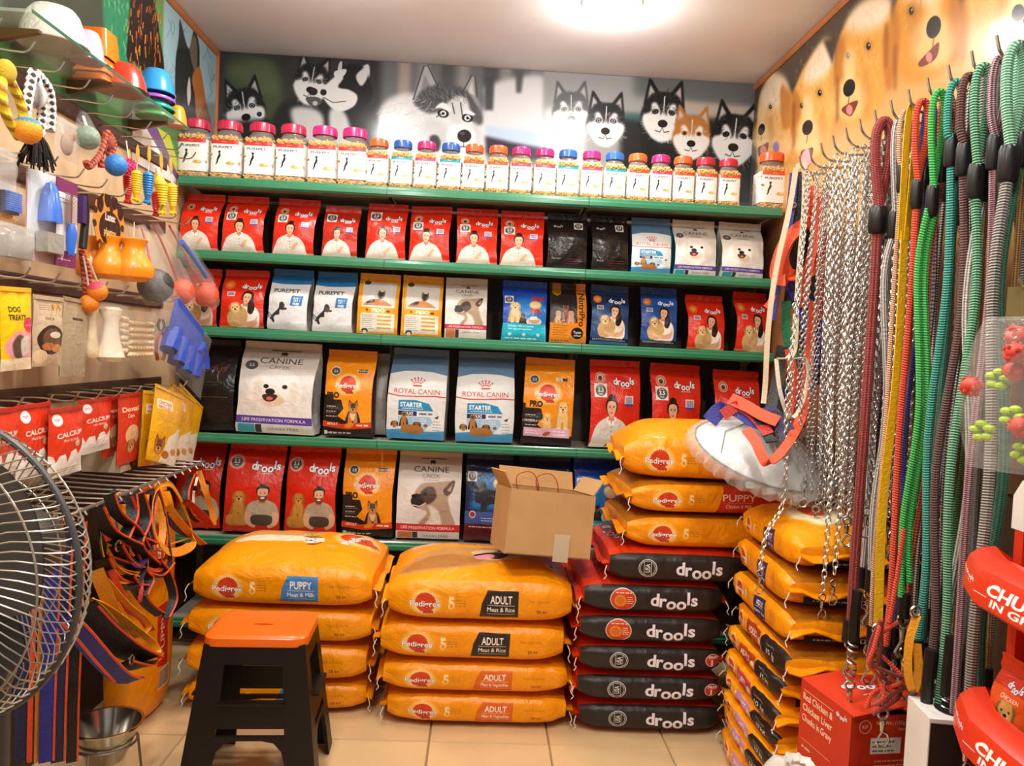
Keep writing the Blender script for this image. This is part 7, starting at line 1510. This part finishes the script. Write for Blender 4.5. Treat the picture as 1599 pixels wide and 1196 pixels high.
# ---- upper rail: rope toys, balls, fish
rope_y = rope_mat('rope_yellow', '#e8cc14', '#a8780c', 'spiral', 2, .03); rope_bw = rope_mat('rope_black_white', '#efe8e0', '#2a1a18', 'check', 2, .035); rope_r = rope_mat('rope_rust', '#c8481c', '#8a2a10', 'spiral', 3, .014)
def pts(X, *l): return [atX(x, y, X + (d[0] if d else 0)) for x, y, *d in l]
def rope_toy(name, lab, X, strands, m, r, ball=None, tassel=None, knot=None):
    o = atX(*strands[0][0][:2], X); e = E(name, o, lab, 'toy', 'rope toys on the upper rail')
    for s_ in strands: MB().tube(crom([p - o for p in pts(X, *s_)], 6), r, 9).build('rope', m, e)
    if knot: MB().ball(atX(*knot, X) - o, r * 2.1, 12, 8, (1, 1, 1.2)).build('knot', m, e)
    if ball:
        px, py, rr_, m1, m2 = ball; c = atX(px, py, X + .02) - o; rad = rr_ * atX(px, py, X).y / F; MB().ball(c, rad, 20, 12).build('ball', m1, e)
        if m2: MB().lathe([(rad * 1.012 * math.sin(a), rad * 1.012 * math.cos(a)) for a in (1e-3, .4, .8, 1.1)], 18, c).build('panel', m2, e)
    if tassel:
        c = atX(*tassel, X) - o; b = MB(); rr = random.Random(1)
        for k in range(70): a = rr.uniform(0, 2 * PI); q = rr.uniform(.01, .045); b.tube([c + Vector((0, 0, .03)), c + Vector((q * .5 * math.cos(a), q * .6 * math.sin(a), .0)), c + Vector((q * math.cos(a), q * math.sin(a), -rr.uniform(.03, .07)))], .0022, 4, caps=False)
        b.build('tassel', M('black_yarn', '#241a18', .9), e)
    return e
rope_toy('rope_ball_toy', 'yellow rope tug toy with blue and orange ball', -1.10, [[(8, 108), (2, 140), (10, 180), (30, 215)], [(8, 108), (18, 130), (32, 160), (38, 190)]], rope_y, .011, (43, 203, 20, ballm('amber', '#f0981c'), ballm('teal', '#1f7f9a')), knot=(8, 112))
rope_toy('rope_toy', 'black and white knotted rope toy with dark tassel', -1.11, [[(52, 110), (44, 150), (40, 190), (52, 222)], [(52, 110), (62, 145), (66, 180), (60, 215)], [(58, 115), (76, 140), (80, 175), (78, 205)]], rope_bw, .012, tassel=(58, 222), knot=(56, 150))
rope_toy('rope_ball_toy', 'rust red rope toy with knot and blue ball', -1.12, [[(166, 205), (160, 235), (140, 260), (134, 252)], [(168, 205), (158, 240), (158, 262)], [(170, 210), (178, 225), (172, 245), (168, 230)]], rope_r, .009, (181, 258, 16, ballm('blue', '#2f7fd0'), None), knot=(168, 222))
rope_toy('rope_toy', 'rust red rope hanging beside the squeaky bottles', -1.15, [[(127, 390), (130, 420), (134, 460)], [(127, 390), (138, 425), (140, 455)]], rope_r, .008)
def spiky(px, py, r, X, m, lab):
    c = atX(px, py, X); rad = r * c.y / F; e = E('spiky_ball', c, lab, 'ball'); b = MB().ball((0, 0, 0), rad * .85, 14, 9); n = 90
    for k in range(n):
        z = 1 - 2 * (k + .5) / n; a = k * 2.39996; q = math.sqrt(1 - z * z); d = Vector((q * math.cos(a), q * math.sin(a), z)); u = d.orthogonal().normalized(); v = d.cross(u); s_ = rad * .13
        b.add([d * rad * .82 + u * s_, d * rad * .82 - u * s_ * .5 + v * s_ * .87, d * rad * .82 - u * s_ * .5 - v * s_ * .87, d * rad * 1.12], [(0, 1, 3), (1, 2, 3), (2, 0, 3)])
    b.build('ball', m, e); MB().tube([(0, 0, rad * .8), (-.01, 0, .08)], .002, 5).build('hang_cord', thread, e)
spiky(201, 260, 13, -1.14, M('pink_rubber', '#d8447c', .45), 'pink spiky ball behind the blue ball on the rust rope')
orl = M('orange_leaf_card', '#d89a34', .5)
def fish(px, py, hpx, X, col, lab, tilt=0):
    c = atX(px, py, X); L_ = hpx * c.y / F; e = E('fish_toy', c, lab, 'toy', 'rubber fish toys', (R(tilt), 0, 0)); m = M('rubber_' + col[0], col[1], .4, coat=.1, var=.04); r = L_ * .19; b = MB(); prof = [(1e-4, L_ * .5), (r * .55, L_ * .49), (r * .8, L_ * .44)]
    for k in range(9): z = L_ * (.40 - .075 * k); q = r * (1 - .35 * (k / 8) ** 2); prof += [(q, z), (q * 1.06, z - .012 * L_ * 2), (q * .84, z - .026 * L_ * 2)]
    prof += [(r * .5, -L_ * .33), (r * .4, -L_ * .38)]; b.lathe(prof, 16, sx=.9); b.build('body', m, e)
    t = MB(); o = [(0, -L_ * .34), (r * .95, -L_ * .47), (r * .7, -L_ * .52), (0, -L_ * .46), (-r * .7, -L_ * .52), (-r * .95, -L_ * .47)]; t.add([(.006, y, z) for y, z in o] + [(-.006, y, z) for y, z in o], [list(range(6)), list(range(11, 5, -1))] + [((k + 1) % 6, k, k + 6, (k + 1) % 6 + 6) for k in range(6)]); t.build('tail', m, e, smooth=False)
    MB().tube([(0, 0, L_ * .5), (0, 0, L_ * .75)], .0015, 5).build('hang_cord', thread, e); lf = MB(); o = [(0, .75), (.12, .95), (.1, 1.2), (0, 1.35), (-.1, 1.2), (-.12, .95)]; lf.add([(.0, y * L_, z * L_) for y, z in o] + [(.002, y * L_, z * L_) for y, z in o], [list(range(6)), list(range(11, 5, -1))] + [((k + 1) % 6, k, k + 6, (k + 1) % 6 + 6) for k in range(6)]); lf.build('leaf_card', orl, e, smooth=False)
YEL, BLU, REDR = ('yellow', '#ecc61a'), ('blue', '#2a84cc'), ('red', '#c82a20')
fish(200, 294, 44, -1.16, REDR, 'red rubber fish behind the first yellow fish'); fish(213, 290, 46, -1.11, YEL, 'yellow rubber fish between the red and blue fish'); fish(231, 293, 48, -1.11, BLU, 'blue rubber fish in the middle of the fish toys'); fish(243, 318, 36, -1.15, REDR, 'red rubber fish below the yellow pair', 6); fish(253, 308, 50, -1.13, YEL, 'yellow rubber fish, first of the tilted pair by the jars', 8); fish(269, 310, 46, -1.12, YEL, 'yellow rubber fish nearest the shelf jars', 12)
tennis(247, 284, 10, -1.15, (('yellow', '#ecc61a'),), 'small yellow ball among the rubber fish', (243, 262))
bagged_ball(137, 215, 17, (130, 182), -1.10, ballm('moss', '#6f8a70'), 'green mottled ball in a clear bag at the upper rail', thread)
sachet((84, 188, 124, 250), -1.12, film2, film, 'clear bag with small brown plush toy beside the tassel rope', 'packet', 'film_bag', d=.03, extra=lambda e, w, h: MB().ball((0, 0, -h * .6), w * .2, 10, 7, (1, .5, 1.2)).ball((.01, 0, -h * .4), w * .13, 10, 7).build('plush_toy', M('brown_plush', '#9a6a44', .9), e))
sachet((-14, 232, 26, 290), -1.11, film2, film2, 'silvery film packet above the bristle brush', 'packet', 'film_bag', d=.03, seed=22)
# white card with purple stripe on the wall
c = Cv(160, 110, '#f1eeea'); c.poly([(.1, 0), (.5, 0), (1, .5), (1, .62)], '#6a4a86'); c.poly([(.5, 0), (1, 0), (1, .5), (.7, .2)], '#b8c22a'); c.poly([(.8, .0), (1, .0), (1, .3)], '#2f7a3a')
p, w, h = wbox((206, 196, 277, 270), XL + .008); e = E('wall_card', p, 'white poster card with purple stripe beside the first jar', 'poster'); pm = PM(c, 'purple_stripe_print', bump=0.02); b = MB(); b.box((-.002, 0, -h / 2), (.004, w, h)); b.quad((.001, -w / 2, -h), (.001, w / 2, -h), (.001, w / 2, 0), (.001, -w / 2, 0)); b.build('card', pm, e, smooth=False)
# ------------------------------------------------------------------ glass shelf with bowls
GZ, GX = 2.062, -1.118
glass = M('green_edged_glass', '#dfeee4', .03, alpha=.22, var=0, spec=.8); gedge = M('glass_edge', '#3f6a55', .1, var=0)
e = E('glass_shelf', (XL, 2.4, GZ), 'clear glass shelf on brackets high on the toy wall, holding bowls', 'shelf')
b = MB(); b.box(((GX - XL) / 2, 0, 0), (GX - XL, .98, .008)); b.build('glass_pane', glass, e, smooth=False); MB().box((GX - XL + .001, 0, 0), (.002, .98, .008)).build('front_edge', gedge, e, smooth=False)
for y in (-.38, .0, .40): MB().add([(0, y - .008, -.004), (.14, y - .008, -.004), (.14, y - .008, -.012), (0, y - .008, -.045), (0, y + .008, -.004), (.14, y + .008, -.004), (.14, y + .008, -.012), (0, y + .008, -.045)], [(0, 1, 2, 3), (7, 6, 5, 4), (0, 4, 5, 1), (1, 5, 6, 2), (2, 6, 7, 3)]).build('bracket', M('bronze_bracket', '#6a4a28', .4, metal=.4), e, smooth=False)
def bowl(px, py, r, h, m, lab, z=None, name='pet_bowl', X=-1.205, flip=True, rings=0, inner=None):
    y = atX(px, py, X).y; z = GZ + .005 if z is None else z; e = E(name, (X, y, z), lab, 'bowl', 'bowls on the glass shelf'); pr = [(r, 0), (r * 1.02, .004), (r * .97, .012), (r * .9, h * .45), (r * .74, h * .82), (r * .6, h * .97), (r * .5, h), (1e-4, h)]
    if not flip: pr = [(1e-4, .002), (r * .7, 0), (r * .75, .004), (r * .86, h * .5), (r * .97, h * .95), (r, h), (r * .95, h - .003), (r * .8, h * .4), (1e-4, .008)]
    MB().lathe(pr, 28).build('shell', m, e)
    MB().lathe([(r, .001), (r * 1.05, .001), (r * 1.06, .004), (r * 1.02, .007)], 28).build('rim', inner or m, e); return e
pl = lambda n, c: M('bowl_' + n, c, .25, coat=.3, var=.03)
bowl(84, 28, .085, .10, M('film_wrapped_white', '#e9e4da', .3, bump=1.0, bscale=25, dist=1.5, var=.12), 'white bowl wrapped in crumpled film on the glass shelf', X=-1.20)
bowl(137, 64, .045, .085, pl('lilac', '#e3b4d4'), 'lilac bowl beneath the orange ones on the glass shelf', X=-1.165)
y0 = atX(158, 60, -1.23).y
for k in range(4): 
    e = E('pet_bowl', (-1.235, y0 - .015, GZ + .005 + .024 * k), 'orange square edged bowl, %s in the nested orange stack' % ['lowest', 'second', 'third', 'topmost'][k], 'bowl', 'bowls on the glass shelf'); r = .052; hh = .022 if k < 3 else .085
    b = MB(); rows = [[(x, y, z) for x, y in rrect(q, q, .015, 4)] for q, z in ((r, 0), (r, .008), (r * .93, hh * .5), (r * .86, hh))]; b.grid(rows, close_u=True); b.add(rows[-1], [list(range(len(rows[-1])))]); b.build('shell', pl('orange', '#f07a10'), e)
bowl(190, 112, .078, .085, pl('scarlet', '#d23218'), 'scarlet dome shaped upturned bowl on the glass shelf', X=-1.19, inner=pl('dark_rim', '#3a2018'))
z = GZ + .005
for k, (n, c_, hh) in enumerate((('green', '#3fae5a', .028), ('teal', '#17a088', .028), ('purple', '#9a5ac0', .022), ('blue', '#2f8fd4', .085))):
    bowl(244, 140, .062, hh, pl(n, c_), '%s bowl, %s in the stack of upturned bowls' % (n, ['lowest', 'second', 'third', 'topmost'][k]), z, X=-1.20); z += [.030, .030, .024, 0][k]
bowl(276, 172, .038, .075, pl('tangerine', '#f5941c'), 'small tangerine bowl at the shelf end of the glass', X=-1.165)
# ------------------------------------------------------------------ wire ledge, little box, harnesses below
WZ, WX, WY0, WY1 = .835, -1.02, 1.72, 2.86
e = E('wire_ledge', (XL, 2.3, WZ), 'grey wire ledge below the treat packets', 'shelf')
MB().tube([(WX - XL, WY0 - 2.3, 0), (WX - XL, WY1 - 2.3, 0)], .006, 8).build('front_bar', wire_m, e); MB().tube([(.012, WY0 - 2.3, .01), (.012, WY1 - 2.3, .01)], .005, 8).build('rear_bar', wire_m, e)
w0 = None
for k in range(18):
    y = WY0 - 2.3 + .03 + k * .064
    if w0 is None: w0 = MB().tube([(.012, 0, .012), (.2, 0, .004), (WX - XL, 0, .004), (WX - XL + .012, 0, -.012)], .0035, 6).build('rod', wire_m, e, (0, y, 0))
    else: inst(w0, 'rod', e, (0, y, 0))
def f_box(c, H): 
    for k in range(4): c.ell(.2 + .2 * k, H * .55, .075, .085, '#3a2a20'); c.ell(.2 + .2 * k, H * .5, .05, .05, '#8a6a48')
    c.rect(0, 0, 1, .03, '#8a7a60')
p0, p1 = atX(192, 735, -1.14), atX(290, 722, -1.14); bw = p1.y - p0.y; e = E('chew_box', (-1.21, (p0.y + p1.y) / 2, WZ + .014), 'cream box with four round pictures on the wire ledge', 'box', None, (0, 0, RZP)); b = MB(); b.box((0, 0, .034), (bw, .12, .068)); b.m = 1; b.quad((-bw / 2, -.061, 0), (bw / 2, -.061, 0), (bw / 2, -.061, .068), (-bw / 2, -.061, .068)); b.build('box_body', [M('cream_board', '#cbbd9f', .6), face_print('four_rounds_print', bw, .08, '#cbbd9f', f_box, 160)], e, smooth=False)
def strapsX(name, lab, cat, items, group=None):
    org = atX(*items[0][2][0]); e = E(name, org, lab, cat, group)
    for nm, mt, q, w in items:
        Q = [atX(*a) - org for a in q]; v = Vector((org.x, org.y, 0)).normalized(); sd = Vector((v.y, -v.x, .1))
        if nm == 'buckle': MB().box(Q[0], (.012, w, w * .8)).build(nm, blackv, e); continue
        if nm == 'ring': MB().tube([Q[0] + Vector((0, w * math.cos(a), w * math.sin(a))) for a in [2 * PI * k / 12 for k in range(12)]], .003, 6, closed=True).build(nm, steel, e); continue
        c = crom(Q, 7); MB().ribbon(c, w, .003, side=sd).build(nm, web[mt], e)
        if mt in ('black', 'navy', 'blue') and w > .018:    # stitched coloured edging on one side
            ed = {'black': 'orange', 'navy': 'orange', 'blue': 'orange'}[mt]; off = [p + sd.normalized() * w * .5 + Vector((.001, -.002, 0)) for p in c]; MB().ribbon(off, .005, .004, side=sd).build('edging', web[ed], e)
    return e
GH = 'harnesses under the wire ledge'
strapsX('dog_harness', 'black and orange harness hanging from the far end of the wire ledge', 'harness', [
    ('strap', 'black', [(240, 770, -1.03), (236, 800, -1.02), (232, 830, -1.02), (236, 860, -1.0)], .022), ('strap', 'amber', [(262, 790, -1.02), (280, 815, -1.0), (302, 838, -.99), (318, 850, -.99)], .026), ('strap', 'amber', [(252, 795, -1.02), (254, 830, -1.01), (250, 856, -1.0)], .022), ('strap', 'amber', [(250, 854, -1.0), (280, 845, -1.0), (305, 836, -1.0)], .012), ('strap', 'purple', [(258, 800, -1.03), (275, 825, -1.02), (296, 838, -1.01)], .022), ('strap', 'cream', [(238, 790, -1.02), (240, 830, -1.01), (236, 860, -1.0)], .006)], GH)
strapsX('dog_harness', 'striped harness with red pad by the orange sack corner', 'harness', [
    ('strap', 'amber', [(310, 735, -1.03), (322, 770, -1.0), (330, 795, -.99), (334, 820, -.98)], .020), ('strap', 'black', [(300, 740, -1.03), (290, 770, -1.01), (295, 800, -1.0), (310, 815, -1.0)], .02), ('strap', 'cream', [(308, 745, -1.02), (302, 775, -1.01), (304, 805, -1.0)], .008), ('pad', 'red', [(290, 783, -.99), (305, 795, -.98), (322, 812, -.97), (328, 824, -.97)], .030), ('buckle', 'black', [(306, 762, -1.0)], .02)], GH)
strapsX('dog_harness', 'black harness with orange piping in the middle of the ledge', 'harness', [
    ('strap', 'orange', [(178, 785, -1.02), (188, 808, -1.01), (204, 834, -1.0)], .010), ('strap', 'black', [(158, 800, -1.02), (165, 830, -1.02), (178, 845, -1.0), (196, 856, -.99)], .026), ('strap', 'black', [(190, 838, -1.0), (215, 840, -.99), (240, 850, -.98)], .030), ('strap', 'orange', [(158, 800, -1.01), (163, 825, -1.01), (170, 845, -1.0)], .016), ('buckle', 'black', [(186, 846, -.98)], .03), ('ring', 'black', [(184, 852, -.97)], .014), ('strap', 'navy', [(198, 850, -1.0), (205, 890, -.99), (215, 920, -.98), (228, 945, -.98)], .008)], GH)
strapsX('dog_harness', 'black webbing harness with amber belly loop over the upright sack', 'harness', [
    ('strap', 'navy', [(160, 868, -1.0), (190, 878, -.99), (222, 888, -.98)], .026), ('strap', 'black', [(225, 850, -.99), (222, 890, -.98), (232, 905, -.97), (222, 930, -.97)], .030), ('strap', 'black', [(244, 875, -.98), (262, 900, -.97), (270, 935, -.96), (258, 965, -.96)], .026), ('strap', 'amber', [(168, 880, -1.0), (190, 890, -.99), (215, 895, -.98)], .014), ('buckle', 'black', [(232, 862, -.97)], .025), ('strap', 'red', [(222, 895, -.97), (220, 925, -.96), (218, 940, -.96)], .012)], GH)
strapsX('dog_harness', 'amber loop harness above the wide black collar', 'harness', [
    ('strap', 'amber', [(150, 890, -.97), (162, 920, -.96), (180, 960, -.95), (205, 985, -.95)], .034), ('strap', 'orange', [(172, 890, -.97), (184, 920, -.96), (200, 950, -.95), (222, 965, -.94), (236, 985, -.94)], .024), ('strap', 'amber', [(165, 905, -.96), (200, 945, -.94), (225, 965, -.93), (232, 980, -.93), (215, 995, -.93), (200, 975, -.94), (180, 940, -.95)], .016), ('strap', 'amber', [(140, 935, -.97), (160, 952, -.96), (180, 975, -.95)], .018)], GH)
strapsX('wide_collar', 'wide black collar with yellow lining below the amber harness', 'collar', [
    ('strap', 'black', [(126, 950, -.96), (160, 985, -.93), (200, 1015, -.91), (232, 1030, -.90)], .075), ('strap', 'yellow', [(232, 1018, -.90), (246, 1020, -.90), (240, 1005, -.91), (222, 990, -.92), (190, 965, -.94), (160, 945, -.96), (138, 936, -.97)], .020), ('strap', 'black', [(236, 1032, -.90), (222, 1042, -.90), (190, 1035, -.91)], .05), ('ring', 'black', [(205, 1030, -.89)], .012)])
strapsX('dog_leash', 'blue strap with orange edges slanting under the black collar', 'leash', [
    ('strap', 'blue', [(100, 965, -.96), (125, 990, -.94), (160, 1030, -.92), (190, 1058, -.91), (212, 1062, -.90)], .050), ('strap', 'orange', [(96, 972, -.955), (122, 1000, -.935), (152, 1036, -.915), (180, 1066, -.905)], .006)])
for k, (x, c1, w, lab) in enumerate(((96, 'navy', .03, 'navy strap hanging closest to the black harness'), (78, 'blue', .032, 'blue strap with orange edging behind the fan cage'), (52, 'orange', .010, 'thin orange strap behind the fan cage'), (38, 'navy', .028, 'navy strap nearest the fan motor'), (118, 'black', .026, 'black strap beside the upright orange sack'), (64, 'amber', .014, 'amber strap between the blue and orange ones'))):
    X = -1.0 - .02 * (k % 3); strapsX('dog_leash', lab, 'leash', [('strap', c1, [(x + 8, 815, X), (x + 4, 900, X), (x, 1000, X), (x - 4, 1100, X), (x - 6, 1190, X)], w), ('ring', c1, [(x + 8, 812, X)], .012)], 'straps behind the fan')
strapsX('dog_harness', 'black mesh harness behind the amber straps, close under the ledge', 'harness', [
    ('strap', 'black', [(150, 792, -0.99), (172, 830, -0.98), (214, 852, -0.97)], .034), ('strap', 'black', [(204, 772, -0.99), (206, 805, -0.98), (192, 842, -0.97)], .032), ('strap', 'black', [(170, 772, -0.99), (182, 802, -0.98), (212, 830, -0.97), (232, 872, -0.99)], .030), ('strap', 'black', [(216, 772, -0.99), (226, 812, -0.98), (214, 852, -0.97), (242, 882, -0.99)], .034), ('strap', 'red', [(206, 775, -0.98), (216, 808, -0.97), (208, 845, -0.99)], .008)], GH)
strapsX('dog_harness', 'black and amber looped harness low beside the upright sack', 'harness', [
    ('strap', 'black', [(180, 852, -0.97), (202, 882, -0.99), (242, 900, -0.98), (264, 880, -0.97)], .034), ('strap', 'black', [(158, 872, -0.97), (180, 906, -0.99), (226, 916, -0.98)], .036), ('strap', 'amber', [(170, 862, -0.99), (188, 890, -0.98), (222, 902, -0.97)], .008), ('strap', 'black', [(200, 900, -0.97), (226, 940, -0.99), (250, 960, -0.98)], .030)], GH)
def loops(lab, items):
    org = atX(*items[0][1][0]); e = E('dog_harness', org, lab, 'harness', GH)
    for mt, q, w in items:
        Q = [atX(*a) - org for a in q]; v = Vector((org.x, org.y, 0)).normalized(); c = crom(Q, 8, True)
        MB().ribbon(c, w, .003, side=(v.x * .9, v.y * .9, .25), closed=True).build('strap_loop', web[mt], e)
        if mt == 'black': MB().ribbon([p + Vector((.002, -.004, .003)) for p in c], w * .28, .004, side=(v.x * .9, v.y * .9, .25), closed=True).build('edging', web['amber' if len(q) % 2 else 'orange'], e)
loops('black and orange loop harness hanging nearest the fan, under the ledge', [('black', [(166, 800, -1.03), (158, 850, -1.0), (176, 902, -.98), (206, 905, -.98), (224, 860, -1.0), (212, 800, -1.03), (190, 772, -1.04)], .05), ('purple', [(182, 785, -1.02), (190, 850, -.99), (214, 878, -.98), (232, 840, -1.0), (222, 785, -1.02)], .04)])
loops('black loop harness with amber inner strap in the middle of the ledge', [('black', [(220, 772, -1.03), (210, 830, -1.0), (224, 882, -.98), (252, 888, -.98), (264, 840, -1.0), (248, 768, -1.03)], .05), ('amber', [(242, 768, -1.02), (240, 826, -1.0), (264, 862, -.98), (300, 848, -.98), (292, 802, -1.0), (266, 756, -1.02)], .034)])
# steel bowls on a low stand
def steel_stand():
    c = atX(166, 1150, -1.02); e = E('steel_bowl_stand', (c.x, c.y, 0), 'low wire stand carrying the steel bowl by the sacks', 'stand'); r = .081; zt = c.z + .0
    for k in range(3): a = 2 * PI * k / 3 + .4; MB().tube([(r * 1.2 * math.cos(a), r * 1.2 * math.sin(a), 0), (r * math.cos(a), r * math.sin(a), zt - .01)], .004, 6).build('leg', wire_m, e)
    MB().tube([(.081 * math.cos(a), .081 * math.sin(a), zt - .012) for a in [2 * PI * k / 24 for k in range(24)]], .004, 6, closed=True).build('hoop', wire_m, e)
    bw_ = E('steel_bowl', (c.x, c.y, zt - .013), 'polished steel bowl on the low wire stand', 'bowl'); MB().lathe([(1e-4, -.05), (.05, -.05), (.066, -.01), (.072, 0), (.085, .035), (.092, .05), (.098, .052), (.098, .056), (.09, .055), (.07, .0), (.05, -.04), (1e-4, -.044)], 32).build('shell', M('polished_steel', '#b8b2a8', .18, metal=1.0), bw_)
steel_stand()
# ------------------------------------------------------------------ pedestal fan (cage cut by the frame)
def fan():
    c = Vector((-.853, 1.25, .905)); Rr = .247; e = E('pedestal_fan', (c.x, c.y, 0), 'tall pedestal fan with grey wire cage in front of the harnesses', 'fan', None, (0, 0, R(-12)))
    cw = M('cage_wire', '#b9b2a6', .35, metal=.6); gr = M('fan_grey', '#4b4a49', .45, var=.04); bk_ = M('fan_black', '#2a2726', .4); C_ = Vector((0, 0, c.z))
    ring = lambda r, y, n=64: [C_ + Vector((r * math.cos(2 * PI * k / n), y, r * math.sin(2 * PI * k / n))) for k in range(n)]
    MB().tube(ring(Rr, 0, 80), .0055, 8, closed=True).build('cage_rim', gr, e)
    for nm, sg in (('front_cage', -1), ('rear_cage', 1)):
        b = MB(); n = 84
        for k in range(n):
            a = 2 * PI * k / n; d = lambda r, y, da=0: C_ + Vector((r * math.cos(a + da), sg * y, r * math.sin(a + da)))
            b.tube([d(.05, .075, .35), d(.12, .078, .22), d(.2, .066, .1), d(.232, .045, .03), d(.245, .02), d(Rr, .0)], .0014, 4, caps=False)
        for r, y in ((.05, .075), (.15, .076), (.222, .056)): b.tube([p for p in ring(r, sg * y)], .0018, 5, closed=True)
        b.build(nm, cw, e)
    MB().lathe([(1e-4, -.082), (.045, -.082), (.052, -.078), (.05, -.07)], 28, C_, M4=Matrix.Rotation(R(-90), 3, 'X')).build('badge_cap', bk_, e)
    for q in range(3):
        b = MB(); rows = []
        for j in range(9):
            r = .035 + .160 * j / 8; wd = .5 + .45 * math.sin(PI * j / 9.5); rows.append([C_ + Vector((r * math.cos(q * 2.094 + .55 + s_ * wd), .028 * s_ * (1 - .3 * j / 8), r * math.sin(q * 2.094 + .55 + s_ * wd))) for s_ in [i / 6 * 2 - 1 for i in range(7)]])
        b.grid(rows); b.grid([[p + Vector((0, .0025, 0)) for p in r] for r in rows], flip=True); b.build('blade', gr, e)
    MB().lathe([(1e-4, -.03), (.045, -.03), (.045, .02), (1e-4, .02)], 20, C_, M4=Matrix.Rotation(R(-90), 3, 'X')).build('hub', gr, e)
    MB().lathe([(1e-4, .06), (.055, .065), (.07, .09), (.07, .17), (.055, .2), (1e-4, .205)], 24, C_, M4=Matrix.Rotation(R(-90), 3, 'X')).build('motor', bk_, e)
    MB().tube([(0, .12, .04), (0, .12, c.z - .06)], .014, 12).build('pole', gr, e); MB().lathe([(1e-4, 0), (.19, 0), (.19, .012), (.15, .03), (.04, .05), (1e-4, .055)], 32, (0, .12, 0)).build('base', bk_, e)
fan()
